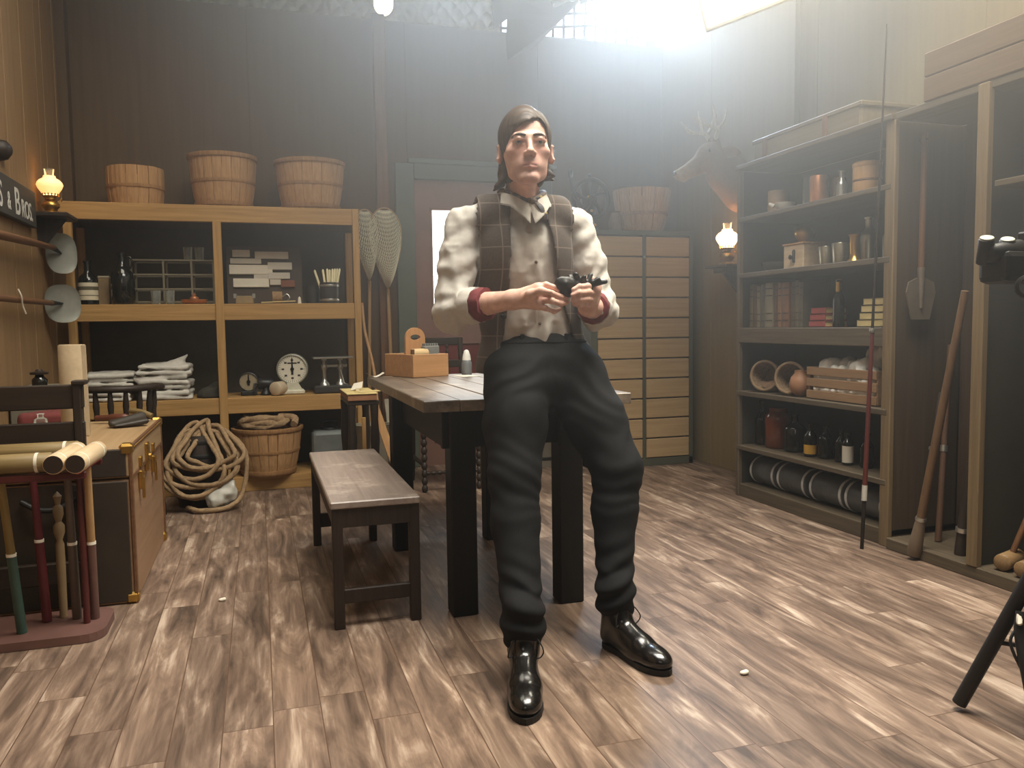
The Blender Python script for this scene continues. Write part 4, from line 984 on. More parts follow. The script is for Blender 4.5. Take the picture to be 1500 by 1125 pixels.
single(mb, 'scrub_brush', plain('grey_brush', srgb(120, 120, 116), .7, 0, .12, 30), 'grey block brush sticking up at the right of the tool tote', 'brush')
mb = MB(); mb.tube([tote_pt(-.075, -.09, .06), tote_pt(-.08, -.1, .14)], [.008, .01], 10); single(mb, 'chisel_handle', M_BROWN('Z'), 'small brown chisel handle poking out of the tool tote corner', 'chisel')
# salt bottle and papers on the table
t = thing('salt_shaker', 'small grey bottle with white cap on the table beside the man', 'shaker', (1.035, 4.12, .7765))
MB().lathe([(.026, 0), (.028, .006), (.028, .06), (.024, .07), (.022, .075)], 24).build('body', plain('shaker_glass', srgb(120, 124, 126), .25, .2, .1), t, True)
MB().lathe([(.023, .075), (.02, .1), (.012, .125), (.004, .13)], 24).build('cap', plain('shaker_cap', srgb(222, 220, 212), .5), t, True)
mb = MB(); mb.box((-.05, -.07, 0), (.05, .07, .0012), 0, TR((1.0, 4.0, .7762), (0, 0, .2))); single(mb, 'paper_sheet', M_PAPER, 'white paper sheet on the table under the grey bottle', 'paper')
mb = MB(); mb.box((-.03, -.04, 0), (.03, .04, .001), 0, TR((.885, 4.15, .776), (0, 0, -.3))).box((-.02, -.01, .001), (.02, .01, .03), .002, TR((.885, 4.19, .776), (0, 0, .4))); single(mb, 'paper_scrap', M_PAPER, 'folded white paper scrap on the table right of the tote', 'paper')
def curl(u, v): x = -.05 + .1 * u; return (.56 + x * .9 + .0 * v, 4.13 + v * .07, .7765 + .03 * abs(u - .5) ** 1.5 * 2)
mb = MB(); mb.surf(curl, 10, 4); single(mb, 'curled_paper', M_PAPER, 'curled white paper at the far left corner of the table', 'paper')
# ---------------------------------------------------------------- dark stand with papers
t = thing('side_stand', 'dark spindly stand beyond the bench with yellowed papers on it', 'stand', (.53, 4.7, 0))
MB().box((.455, 4.5, .6), (.625, 4.95, .625), .004).build('top', M_DARK('Y'), t)
for x, y in ((.475, 4.52), (.6, 4.52), (.475, 4.92), (.6, 4.92)):
    MB().lathe([(.014, 0), (.016, .05), (.024, .2), (.016, .24), (.026, .4), (.02, .52), (.024, .6)], 14, TR((x, y, 0))).build('leg', M_DARK('Z'), t)
MB().bar((.475, 4.52, .2), (.6, 4.52, .2), .02, .03).bar((.475, 4.92, .2), (.6, 4.92, .2), .02, .03).build('stretcher', M_DARK('X'), t)
t = thing('paper_box', 'flat yellowed box of papers on the dark stand', 'box', (.53, 4.65, .625))
MB().box((.452, 4.49, .626), (.612, 4.9, .662), .003).build('box', plain('reddish_card', srgb(150, 104, 70), .7, 0, .1), t)
MB().box((.448, 4.484, .662), (.616, 4.9, .668), .001).build('lid_paper', M_YPAPER, t)
mb = MB(); mb.box((-.07, -.05, 0), (.07, .05, .0014), 0, TR((.58, 4.6, .6695), (0, 0, .3))); single(mb, 'paper_sheet', M_YPAPER, 'loose yellow sheet overhanging the flat paper box', 'paper')
mb = MB(); mb.prism([(-.045, 0), (.02, -.02), (.05, .03), (.0, .045)], 0, .002, TR((.53, 4.7, .685), (.5, -.35, .2))); mb.box((.52, 4.69, .669), (.54, 4.71, .684)); single(mb, 'folded_card', M_PAPER, 'tented pale card standing on the flat paper box', 'card')
mb = MB(); mb.bar((.53, 4.44, 0), (.53, 4.44, .54), .022, .014, .002); single(mb, 'lath', M_PINE('Z'), 'thin upright pine lath in front of the dark stand', 'lath')
# plank, pail, lath by the door
mb = MB(); mb.bar((.66, 5.0, .56), (.83, 4.93, -.0), .05, .02, .003); single(mb, 'leaning_plank', M_TAN('Z'), 'tan plank leaning diagonally beneath the work table edge', 'plank')
t = thing('enamel_pail', 'pale grey pail on the floor behind the leaning plank', 'pail', (.68, 5.25, 0))
MB().lathe([(.09, 0), (.115, .4), (.12, .405), (.112, .405), (.088, .012), (.001, .012)], 28).build('pail', plain('pail_enamel', srgb(148, 142, 126), .5, 0, .1), t, True)
mb = MB(); mb.bar((.86, 5.45, .0), (.85, 5.72, .52), .04, .012, .002); single(mb, 'short_board', plain('pale_board', srgb(168, 160, 138), .7), 'short pale board leaning at the wall left of the red door', 'board')
# ---------------------------------------------------------------- bobbin chair by the red door
t = thing('bobbin_chair', 'dark bobbin turned chair seen under the table before the red door', 'chair', (1.12, 5.12, 0))
def bob(p0, p1, r, n):
    L = (Vector(p1) - Vector(p0)).length; pr = []
    for k in range(n * 6 + 1):
        f = k / (n * 6); pr.append((r * (.55 + .45 * abs(math.sin(PI * f * n))), L * f))
    return MB().lathe(pr, 12, axis_mat(p0, p1))
MB().box((.93, 4.88, .425), (1.32, 5.3, .45), .008).build('seat_frame', M_DARK('X'), t)
MB().box((.95, 4.9, .45), (1.3, 5.28, .468), .008).build('seat', plain('seat_rush', srgb(150, 140, 116), .7, 0, .1, 40), t)
for x, y in ((.95, 4.9), (1.3, 4.9)): bob((x, y, 0), (x, y, .43), .02, 9).build('leg', M_DARK('Z'), t)
for x, y in ((.95, 5.28), (1.3, 5.28)):
    MB().tube(spline([(x, y + .06, 0), (x, y + .01, .2), (x, y, .44), (x, y + .03, .7), (x, y + .08, .95)], 6), .017, 10).build('back_post', M_DARK('Z'), t)
bob((.95, 4.9, .12), (1.3, 4.9, .12), .014, 9).build('stretcher', M_DARK('X'), t); bob((.95, 4.9, .17), (.95, 5.3, .17), .014, 9).build('stretcher', M_DARK('Y'), t); bob((1.3, 4.9, .17), (1.3, 5.3, .17), .014, 9).build('stretcher', M_DARK('Y'), t)
for z, y in ((.56, 5.3), (.78, 5.325), (.93, 5.36)): MB().box((.93, y - .012, z - .025), (1.32, y + .012, z + .025), .004).build('back_rail', M_DARK('X'), t)
for x in (1.04, 1.21): bob((x, 5.3, .58), (x, 5.36, .92), .012, 8).build('back_spindle', M_DARK('Z'), t)
# ---------------------------------------------------------------- landing nets and cane against the back wall
M_NET = plain('net_cord', srgb(214, 206, 176), .8, 0, .06); M_NETP = wood('net_pole', srgb(150, 116, 76), srgb(184, 150, 104), .6, 'Z', 1, .1)
def landing_net(label, base, neck, top, wd, bag, nd):
    t = thing('landing_net', label, 'net', base, group='landing nets by the door')
    MB().tube([base, neck], .012, 10).build('pole', M_NETP, t)
    b, n_, tp = Vector(base), Vector(neck), Vector(top); ax = tp - n_; side = Vector((1, 0, 0))
    def rim(f):     # 0..1 around teardrop
        a = 2 * PI * f; w = math.sin(a); s_ = (1 - math.cos(a)) / 2
        return n_ + ax * s_ + side * (wd * w * (s_ ** .55) * 1.0)
    MB().tube([rim(k / 48) for k in range(49)], .006, 8).build('hoop', M_NETP, t)
    mb = MB()
    def P(u, v):
        s_ = min(max(v, 0), 1); w = wd * math.sqrt(max(4 * s_ * (1 - s_), 0)) * (s_ ** .55); x = (2 * u - 1)
        sag = -.16 * (1 - x * x) * math.sin(PI * s_ ** .8) ** .8
        return n_ + ax * s_ + side * (w * x) + Vector((0, sag, bag * (1 - x * x) * math.sin(PI * s_)))
    for k in range(nd * 2 + 1):
        for sg in (1, -1):
            c = -1 + 2 * k / (nd * 2) * 1.0
            pts = []
            for q in range(22):
                v = q / 21; u = .5 + .5 * (c * 1.8 + sg * (v - .5) * 1.5)
                if -.001 <= u <= 1.001: pts.append(P(u, .02 + .96 * v))
            if len(pts) > 2: mb.tube(pts, .0017, 4, False)
    mb.build('netting', M_NET, t)
landing_net('tall landing net with pale mesh standing left of the door frame', (.9, 5.72, 0), (.885, 5.78, 1.3), (.875, 5.79, 1.87), .15, -.12, 17)
landing_net('second landing net, fainter, standing half behind the pine shelf end', (.72, 5.77, 0), (.76, 5.8, 1.36), (.74, 5.82, 1.86), .11, -.1, 12)
mb = MB(); mb.tube(spline([(.69, 5.7, 1.2), (.7, 5.65, 1.0), (.735, 5.5, .73), (.75, 5.4, .3), (.75, 5.38, 0.0)], 6), .01, 8); single(mb, 'bent_cane', M_TAN('Z'), 'thin bent cane leaning between pine shelf and landing net', 'cane')
# ---------------------------------------------------------------- drawer cabinet
t = thing('drawer_cabinet', 'tall cabinet of two columns of tan drawers right of the door', 'cabinet', (2.62, 5.53, 0))
M_CAB = plain('cabinet_grey_green', srgb(78, 80, 66), .6, 0, .12, 6)
mb = MB(); x0, xm0, xm1, x1, yf, yb, zt = 2.215, 2.612, 2.64, 3.02, 5.235, 5.83, 1.682
mb.box((x0, yf, 0), (x0 + .05, yb, zt), .003).box((x1 - .035, yf, 0), (x1, yb, zt), .003).box((xm0, yf + .002, .0), (xm1, yb, zt), .002).box((x0, yf, zt - .03), (x1, yb, zt + .004), .003).box((x0, yf, 0), (x1, yb, .056), .003).box((x0, yb - .02, 0), (x1, yb, zt))
mb.build('carcass', M_CAB, t)
M_DRW = wood('drawer_front', srgb(166, 138, 100), srgb(192, 164, 124), .7, 'X', .7, .08, .2)
for c in range(2):
    a, b = ((x0 + .052, xm0 - .002), (xm1 + .002, x1 - .037))[c]
    for r in range(11):
        z0 = .058 + r * .1445; j = random.uniform(0, .004)
        MB().box((a, yf - .006 + j, z0 + .004), (b, yf + .3, z0 + .1385), .003).build('drawer', M_DRW, t)
mb = MB(); mb.ell((2.626, 5.228, 1.5), (.01, .008, .01)).cyl((2.626, 5.238, 1.5), (2.626, 5.226, 1.5), .005, None, 8); mb.build('catch', M_STEEL, t)
basket('bushel_basket', 'bushel basket with sharply flared slats on top of the drawer cabinet', 'basket', (2.74, 5.5, 1.687), .215, .15, .32, 'bushel baskets', seed=12, staves=14, hoops=(.42,))
t = thing('clay_jar', 'small brown jar between the iron grinder and the basket on the cabinet', 'jar', (2.49, 5.42, 1.687))
MB().lathe([(.038, 0), (.048, .02), (.05, .09), (.036, .125), (.034, .145), (.04, .15), (.032, .15), (.03, .12)], 24).build('jar', plain('jar_clay', srgb(120, 98, 80), .6, 0, .15), t, True)
t = thing('iron_grinder', 'dark iron grinder with big flywheel and curved crank on the cabinet', 'grinder', (2.29, 5.46, 1.687))
C0 = Vector((0, -.06, .235))
mb = MB(); mb.tube([C0 + Vector((.135 * math.cos(2 * PI * k / 40), 0, .135 * math.sin(2 * PI * k / 40))) for k in range(40)], .017, 10, closed=True); mb.build('flywheel', M_BLACKM, t, True)
for k in range(5):
    a = 2 * PI * k / 5 + .3; MB().tube(spline([C0, C0 + Vector((.06 * math.cos(a + .25), 0, .06 * math.sin(a + .25))), C0 + Vector((.13 * math.cos(a), 0, .13 * math.sin(a)))], 5), .012, 8).build('spoke', M_BLACKM, t, True)
MB().cyl(C0 - Vector((0, .03, 0)), C0 + Vector((0, .16, 0)), .026, None, 18, .004).build('axle', M_BLACKM, t, True)
MB().lathe([(.09, 0), (.092, .012), (.06, .03), (.035, .07), (.04, .14), (.055, .2), (.06, .29), (.085, .36), (.08, .36), (.05, .29)], 28, TR((.03, .03, 0))).build('body', M_BLACKM, t, True)
MB().lathe([(.05, .36), (.04, .385), (.012, .4), (.014, .42), (.004, .43)], 20, TR((.03, .03, 0))).build('lid', M_BLACKM, t, True)
MB().tube(spline([C0 + Vector((0, -.03, 0)), C0 + Vector((-.09, -.05, -.06)), C0 + Vector((-.15, -.05, .03)), C0 + Vector((-.17, -.05, .13))], 6), .012, 8).ell(tuple(C0 + Vector((-.175, -.05, .16))), (.02, .02, .034)).build('crank', M_BLACKM, t, True)
mb = MB()
for p in ((-.02, -.075, .245), (.03, -.07, .05), (.0, -.075, .15)): mb.ell(p, (.011, .006, .011))
mb.build('brass_boss', M_BRASS, t, True)
t = thing('wooden_bucket', 'grey wooden bucket on the floor behind the mans legs', 'bucket', (1.96, 5.55, 0))
MB().lathe([(.085, 0), (.1, .25), (.103, .255), (.094, .255), (.08, .012), (.001, .012)], 28).build('staves', plain('bucket_grey', srgb(112, 104, 90), .7, 0, .12, 8), t, True)
for z, r in ((.05, .0905), (.19, .099)): MB().lathe([(r, z), (r + .004, z + .012), (r + .001, z + .024)], 28, None, True, False, False).build('hoop', M_IRON, t, True)
# small bits on the floor
for l, p in (('tiny white scrap on the floor right of the mans left shoe', (1.321, 1.995)), ('tiny white scrap on the floor in front of the travel trunk', (-.17, 3.2))):
    S = SDF((p[0] - .03, p[1] - .03, -.006), (p[0] + .03, p[1] + .03, .03), .0025); S.ell((p[0], p[1], .006), (.014, .01, .006), .004).ell((p[0] + .008, p[1], .008), (.006, .008, .006), .004); S.d = np.maximum(S.d, .001 - S.P()[..., 2])
    o = sdf_obj(S, 'paper_scrap', M_PAPER); setp(o, l, 'scrap')

# ================================================================ dark shelving at the right wall
t = thing('dark_bookcase', 'tall grey brown open bookcase along the right wall with six shelves', 'bookcase', (2.89, 3.55, 0))
XF, XB, YA, YB = 2.70, 3.085, 2.94, 4.155
M_SH = M_SHELF; M_BKIN = plain('bookcase_inside', srgb(50, 46, 38), .75, 0, .2, 3)
M_POSTG = wood('post_gold', srgb(96, 80, 58), srgb(132, 112, 82), .6, 'Z', 1, .15, .3)
MB().box((XF, YA, 0), (XB, YA + .022, 1.9), .002).build('side_panel', wood('side_panel_brown', srgb(64, 52, 40), srgb(84, 70, 54), .7, 'Z', .6, .15, .2), t)
MB().box((XF, YB - .022, 0), (XB, YB, 1.9), .002).build('side_panel', M_BKIN, t)
MB().box((XF - .014, YA - .006, 0), (XF + .012, YA + .05, 1.905), .003).build('post', M_POSTG, t)
MB().box((XF - .014, YB - .025, 0), (XF + .012, YB + .004, 1.905), .003).build('post', M_SH('Z'), t)
MB().box((XB - .008, YA, 0), (XB + .004, YB, 1.9)).build('back_panel', M_BKIN, t)
for z0, z1 in ((1.905, 1.93), (1.607, 1.632), (1.285, 1.312), (.60, .628), (.28, .306)):
    MB().box((XF - (.016 if z1 < 1.9 else .03), YA + (.012 if z1 < 1.9 else 0), z0), (XB, YB - .002, z1), .003).build('shelf_board', M_SH('Y'), t)
MB().box((XF - .012, YA + .01, .909), (XF + .014, YB - .01, .997), .004).box((XF, YA + .02, .975), (XB, YB - .02, .9965)).build('shelf_board', M_SH('Y'), t)
MB().box((XF - .006, YA, 0), (XF + .016, YB, .075), .003).box((XF, YA, .05), (XB, YB, .0745)).build('plinth', M_SH('Y'), t)
# long case on top
t = thing('long_case', 'long wooden case lying on top of the dark bookcase', 'case', (2.88, 3.6, 1.932))
M_CASE = wood('case_wood', srgb(100, 88, 68), srgb(122, 108, 86), .6, 'Y', .8, .15, .3)
MB().box((2.72, 3.19, 1.932), (3.06, 4.05, 2.05), .012).build('case_body', M_CASE, t)
MB().box((2.714, 3.18, 2.03), (3.065, 4.06, 2.056), .006).build('lid', M_CASE, t)
for y in (3.42, 3.92): MB().box((2.712, y, 1.934), (2.722, y + .035, 2.05), .002).build('strap', M_BROWN('Z'), t)

def can(name, label, cat, loc, r, h, mat, lid=None, group=None, band=None, rr=None):
    t = thing(name, label, cat, loc, group=group); r2 = rr or r
    MB().lathe([(r * .97, 0), (r, .004), (r2, h - .003), (r2 * .97, h), (r2 * .9, h), (r2 * .88, h * .3), (.001, h * .28)], 28).build('body', mat, t, True)
    if lid: MB().lathe([(r2 * 1.03, h - .012), (r2 * 1.04, h + .004), (r2 * .9, h + .012), (.001, h + .013)], 28).build('lid', lid, t, True)
    if band:
        for z in band: MB().lathe([(r + .001, h * z), (r + .0025, h * z + .004), (r + .001, h * z + .008)], 28, None, True, False, False).build('band', lid or M_STEEL, t, True)
    return t
z1 = 1.634
M_TANJ = plain('tan_stoneware', srgb(176, 146, 112), .5, 0, .12, 10); M_WOODCAN = wood('canister_wood', srgb(172, 128, 84), srgb(204, 164, 116), .5, 'Z', 1, .06)
can('stoneware_cup', 'tan stoneware cup at the far left of the top bookcase shelf', 'cup', (2.84, 3.985, z1), .056, .135, M_TANJ)
t = thing('white_bowl', 'small white sauce bowl with spout on the top bookcase shelf', 'bowl', (2.8, 3.87, z1))
MB().lathe([(.025, 0), (.03, .006), (.05, .035), (.055, .05), (.05, .05), (.03, .015), (.001, .012)], 26).build('bowl', plain('white_china', srgb(214, 208, 194), .35), t, True)
MB().tube([(-.045, .03, .035), (-.065, .05, .05)], [.014, .008], 10).build('spout', plain('white_china', srgb(214, 208, 194), .35), t, True)
can('glass_jar', 'tall empty glass jar on the top bookcase shelf left of the copper can', 'jar', (2.84, 3.69, z1), .048, .155, plain('smoky_glass', srgb(84, 84, 74), .12, 0, .1))
can('copper_can', 'shiny copper cylinder on the top bookcase shelf', 'can', (2.8, 3.58, z1), .047, .145, M_COPPER)
can('slim_tin', 'slim dark tin right of the copper cylinder on the top shelf', 'tin', (2.84, 3.475, z1), .034, .12, plain('brown_tin', srgb(110, 84, 62), .35, .6, .1))
bottle('silver_flask', 'small silver flask on the top shelf between slim tin and canister', 'flask', (2.8, 3.41, z1), .026, .14, .012, M_STEEL, shoulder=.5)
t = can('wooden_canister', 'two tone wooden canister at the right of the top bookcase shelf', 'canister', (2.82, 3.255, z1), .066, .142, M_WOODCAN, M_WOODCAN)
MB().lathe([(.0665, .06), (.069, .064), (.0665, .07)], 28, None, True, False, False).build('bead', M_BROWN('Z'), t, True)
z2 = 1.314
t = thing('glass_dish', 'low dark glass dish at the far left of the second bookcase shelf', 'dish', (2.84, 3.96, z2))
MB().lathe([(.07, 0), (.1, .03), (.105, .05), (.1, .05), (.066, .01), (.001, .01)], 28).build('dish', plain('smoky_glass', srgb(84, 84, 74), .12, 0, .1), t, True)
t = thing('coffee_mill', 'pale wooden box coffee mill with brass hopper on the second shelf', 'coffee mill', (2.83, 3.735, z2))
MB().box((-.07, -.085, 0), (.07, .085, .128), .005).build('box', wood('mill_wood', srgb(178, 152, 120), srgb(208, 184, 150), .5, 'Y', 1, .06), t, True)
MB().box((-.076, -.09, .126), (.076, .09, .136), .003).build('top_board', M_TAN('Y'), t, True)
MB().lathe([(.02, .134), (.03, .15), (.052, .175), (.054, .195), (.04, .22), (.02, .232), (.001, .236)], 28).build('hopper', M_BRASS, t, True)
MB().lathe([(.012, 0), (.008, .012), (.014, .02), (.001, .03)], 14, TR((-.07, 0, .06), (0, -PI / 2, 0))).lathe([(.007, 0), (.009, .06), (.004, .07)], 12, TR((-.074, -.01, .03), (0, 0, 0))).build('drawer_knob', M_IRON, t, True)
M_PEWTER = plain('pewter', srgb(176, 170, 150), .28, .9, .08)
can('tin_cup', 'plain tin beaker right beside the coffee mill', 'beaker', (2.82, 3.54, z2), .034, .1, M_PEWTER, group='tin beakers', rr=.042)
can('tin_cup', 'wider ribbed tin beaker, right one of the pair', 'beaker', (2.82, 3.43, z2), .04, .106, M_PEWTER, None, 'tin beakers', (.3, .5, .7), .047)
bottle('silver_shaker', 'tall silver shaker bottle with slim neck on the second shelf', 'shaker', (2.9, 3.33, z2), .042, .225, .016, M_PEWTER, shoulder=.58)
t = thing('brass_candlestick', 'straight brass candlestick with flared foot on the second shelf', 'candlestick', (2.78, 3.285, z2))
MB().lathe([(.036, 0), (.034, .008), (.024, .02), (.022, .04), (.024, .12), (.03, .132), (.02, .132), (.018, .1)], 26).build('stick', M_BRASS, t, True)
bottle('narrow_bottle', 'narrow grey green bottle at the right end of the second shelf', 'bottle', (2.84, 3.13, z2), .028, .16, .014, plain('grey_green_glass', srgb(104, 108, 92), .12), shoulder=.66)
# third shelf: books
z3 = .999
cols = [(104, 96, 78), (92, 74, 58), (110, 102, 86), (86, 80, 66), (124, 116, 96), (98, 74, 62), (128, 96, 70), (116, 84, 64), (84, 76, 64), (98, 90, 74), (88, 84, 72)]
edges = [140, 182, 225, 258, 300, 370, 415, 445, 510, 552, 582, 618]
y = 4.125; wtot = .46
lb = ['olive grey book, leftmost of the upright row on the third shelf', 'brown book second from the left in the upright row', 'grey book with dark bands third from the left in the row', 'dark grey book fourth from the left in the upright row', 'widest pale grey book in the upright row', 'reddish brown book just right of the widest book', 'slim tan brown book left of the rust brown one', 'broad rust brown book right of the slim tan one', 'dark book third from the right in the upright row', 'light brown book second from the right in the upright row', 'grey green book, rightmost of the upright row on the third shelf']
def book(label, x0, x1, y0, y1, z0, z1, col, group, flat=False, spine=True):
    t = thing('book', label, 'book', ((x0 + x1) / 2, (y0 + y1) / 2, z0), group=group)
    cm = plain('book_%02x%02x%02x' % col, srgb(*col), .6, 0, .15, 14, .1); th = .003
    if not flat:
        MB().box((x0 + .003, y0, z0), (x1, y0 + th, z1), .001).box((x0 + .003, y1 - th, z0), (x1, y1, z1), .001).build('cover', cm, t)
        mb = MB(); n = 8; c = (y0 + y1) / 2; hw = (y1 - y0) / 2
        mb.prism([(x0 + .006 - .008 * math.sin(PI * k / n), c - hw + 2 * hw * k / n) for k in range(n + 1)] + [(x0 + .01, y1 - .0005), (x0 + .01, y0 + .0005)], z0, z1); mb.build('spine', cm, t)
        mb = MB()
        for f in (.14, .3, .7, .86):
            zz = z0 + (z1 - z0) * f; mb.prism([(x0 + .0045 - .0085 * math.sin(PI * k / n), c - hw + 2 * hw * k / n) for k in range(n + 1)], zz, zz + .006)
        mb.build('raised_bands', plain('book_band', srgb(70, 60, 48), .5), t)
        MB().box((x0 + .01, y0 + th, z0 + .004), (x1 - .004, y1 - th, z1 - .004)).build('pages', M_YPAPER, t)
    else:
        MB().box((x0, y0, z0), (x1, y1, z0 + .004), .001).box((x0, y0, z1 - .004), (x1, y1, z1), .001).box((x0, y0 + .001, z0), (x0 + .004, y1 - .001, z1), .001).build('cover', cm, t)
        MB().box((x0 + .004, y0 + .004, z0 + .004), (x1 - .004, y1 - .004, z1 - .004)).build('pages', M_YPAPER, t)
    return t
for i in range(11):
    w = (edges[i + 1] - edges[i]) / 478 * .5; hh = .245 + random.uniform(-.012, .006); xx = 2.735 + random.uniform(0, .012)
    book(lb[i], xx, xx + .17, y - w + .0015, y - .0015, z3, z3 + hh, cols[i], 'upright books on the third shelf'); y -= w
for i, l in enumerate(('red book at the bottom of the stack of three', 'red book in the middle of the stack of three', 'red book on top of the stack of three')):
    book(l, 2.76 + .004 * i, 2.9, 3.47 + .003 * i, 3.6 - .004 * i, z3 + .034 * i, z3 + .034 * i + .032, (162, 72, 66), 'red books on the third shelf', True)
bt = bottle('wine_bottle', 'slender dark bottle with gold foil neck standing between the red and yellow books', 'bottle', (2.78, 3.395, z3), .028, .235, .012, M_DGLASS, shoulder=.55)
MB().lathe([(.016, .15), (.0135, .175), (.0135, .235), (.005, .239)], 22).build('foil', M_BRASS, bt, True)
for i, l in enumerate(('yellowed book at the bottom of the stack at the right end', 'yellowed book second from the bottom of the right end stack', 'yellowed book third from the bottom of the right end stack', 'yellowed book on top of the right end stack')):
    mbx = book(l, 2.75 + random.uniform(0, .008), 2.9, 3.03 + .003 * i, 3.23 - .012 * i, z3 + .034 * i, z3 + .034 * i + .032, (202, 182, 128), 'yellowed books on the third shelf', True)
# fourth shelf: baskets and a crate of cotton
z4 = .63
M_WICK = plain('wicker', srgb(126, 104, 78), .8, 0, .2, 60, .3)
def wick(label, loc, r, dep, rz):
    t = thing('wicker_basket', label, 'basket', loc, group='wicker baskets on the fourth shelf')
    M = TR((0, 0, r), (PI / 2 - .1, 0, rz)); mb = MB()
    for k in range(9):
        f = k / 8; rr = r * (.62 + .38 * f ** .6); mb.tube([M @ Vector((rr * math.cos(2 * PI * q / 30) * (1 + .015 * (-1) ** (q + k)), rr * math.sin(2 * PI * q / 30) * (1 + .015 * (-1) ** (q + k)), dep * f)) for q in range(30)], .0065, 6, closed=True)
    mb.lathe([(.001, .002), (r * .6, .002), (r * .62, .01)], 24, M)
    for k in range(16):
        a = 2 * PI * k / 16; mb.tube([M @ Vector((r * (.6 + .38 * f ** .6) * math.cos(a), r * (.6 + .38 * f ** .6) * math.sin(a), dep * f)) for f in (0, .15, .4, .7, 1)], .004, 5)
    mb.build('weave', M_WICK, t, True)
    MB().tube([M @ Vector((r * math.cos(2 * PI * q / 36), r * math.sin(2 * PI * q / 36), dep)) for q in range(36)], .009, 8, closed=True).build('rim', M_WICK, t, True)
wick('small wicker basket lying on its side at the left of the fourth shelf', (2.84, 4.0, z4), .082, .12, -1.1)
wick('second wicker basket on its side beside the cotton crate', (2.84, 3.77, z4), .082, .12, -1.1)
S = SDF((2.72, 3.85, .62), (2.9, 4.1, .75), .005); S.ell((2.79, 3.97, .655), (.05, .07, .028), .01).ell((2.78, 4.02, .66), (.03, .05, .03), .02).ell((2.8, 3.93, .67), (.03, .04, .03), .02); S.d += .008 * vnoise(S.P(), 40, 3); S.d = np.maximum(S.d, .632 - S.P()[..., 2])
setp(sdf_obj(S, 'dried_herbs', plain('herb_brown', srgb(126, 100, 78), .9, 0, .25, 40)), 'bunch of dry brown herbs spilling from the left wicker basket', 'herbs')
mb = MB(); mb.lathe([(.02, 0), (.05, .03), (.058, .065), (.05, .1), (.03, .125), (.032, .14), (.024, .14)], 26, TR((2.748, 3.645, z4))); single(mb, 'terracotta_jug', plain('terracotta', srgb(150, 108, 78), .55, 0, .15, 10), 'small terracotta pot between wicker basket and cotton crate', 'pot')
t = thing('slatted_crate', 'slatted wooden crate heaped with cotton on the fourth shelf', 'crate', (2.83, 3.29, z4))
M_CR = wood('crate_slat', srgb(124, 96, 68), srgb(158, 126, 94), .65, 'Y', 1, .12); ya, yb, xa, xb = 3.06, 3.56, 2.72, 2.94
for z in (.632, .694, .752): MB().box((xa, ya, z), (xa + .01, yb, z + .042), .002).build('slat', M_CR, t); MB().box((xb - .01, ya, z), (xb, yb, z + .042), .002).build('slat', M_CR, t)
for yy in (ya + .001, yb - .016): MB().box((xa + .01, yy, .632), (xb - .01, yy + .015, .794), .002).build('end_board', M_CR, t)
MB().box((xa + .01, ya + .016, .632), (xb - .01, yb - .016, .64)).build('floor_board', M_CR, t)
S = SDF((2.7, 3.03, .62), (2.96, 3.6, .93), .006); R = random.Random(5)
S.box((2.83, 3.31, .71), (.094, .226, .066), .02, .01)
for k in range(46): S.ell((2.83 + R.uniform(-.075, .075), 3.31 + R.uniform(-.2, .2), .785 + R.uniform(-.02, .035)), (R.uniform(.022, .034),) * 3, .012)
S.ell((2.84, 3.2, .85), (.04, .05, .06), .03).ell((2.84, 3.14, .88), (.03, .035, .04), .02)
for k in range(12): S.ell((2.734, 3.12 + .034 * k + R.uniform(-.01, .01), R.choice((.683, .743))), (.012, .02, .012), .006)
S.d += .005 * vnoise(S.P(), 45, 8)
setp(sdf_obj(S, 'cotton_heap', plain('cotton', srgb(226, 222, 212), .95, 0, .03, 50, .3)), 'fluffy white cotton heaped in the slatted crate', 'cotton', None, 'stuff')
# fifth shelf: bottles
z5 = .308
bottle('glass_bottle', 'tall dark bottle with long neck at the far left of the fifth shelf', 'bottle', (2.82, 4.09, z5), .042, .26, .014, M_DGLASS, shoulder=.55)
M_AMB = plain('amber_glass', srgb(104, 52, 30), .12, 0, .15)
t = thing('amber_jar', 'big amber glass jar on the fifth shelf', 'jar', (2.83, 3.95, z5)); MB().lathe([(.066, 0), (.072, .01), (.074, .17), (.062, .2), (.05, .207), (.05, .212)], 28).build('jar', M_AMB, t, True); MB().lathe([(.054, .212), (.054, .228), (.04, .232)], 24).build('lid', M_AMB, t, True)
bottle('glass_bottle', 'wide dark flagon right of the amber jar', 'bottle', (2.83, 3.795, z5), .06, .21, .016, M_DGLASS, shoulder=.6)
bottle('glass_bottle', 'dark bottle with square yellow label on the fifth shelf', 'bottle', (2.8, 3.625, z5), .033, .175, .012, M_DGLASS, True, labz=(.08, .36), labmat=plain('yellow_label', srgb(206, 158, 62), .6), shoulder=.6)
bottle('glass_bottle', 'plain dark bottle right beside the yellow labelled bottle', 'bottle', (2.83, 3.54, z5), .038, .17, .013, M_DGLASS, shoulder=.6)
bottle('glass_bottle', 'plain dark bottle left of the white labelled bottle', 'bottle', (2.83, 3.42, z5), .03, .165, .011, M_DGLASS, shoulder=.6)
bottle('glass_bottle', 'dark bottle with tall white label on the fifth shelf', 'bottle', (2.8, 3.335, z5), .027, .16, .011, M_DGLASS, True, labz=(.08, .6), shoulder=.68)
bottle('glass_bottle', 'plain dark bottle half hidden by the red fishing rod', 'bottle', (2.83, 3.235, z5), .032, .17, .012, M_DGLASS, shoulder=.6)
bottle('glass_bottle', 'dark bottle against the near end of the fifth shelf', 'bottle', (2.85, 3.115, z5), .034, .165, .012, M_DGLASS, shoulder=.6)
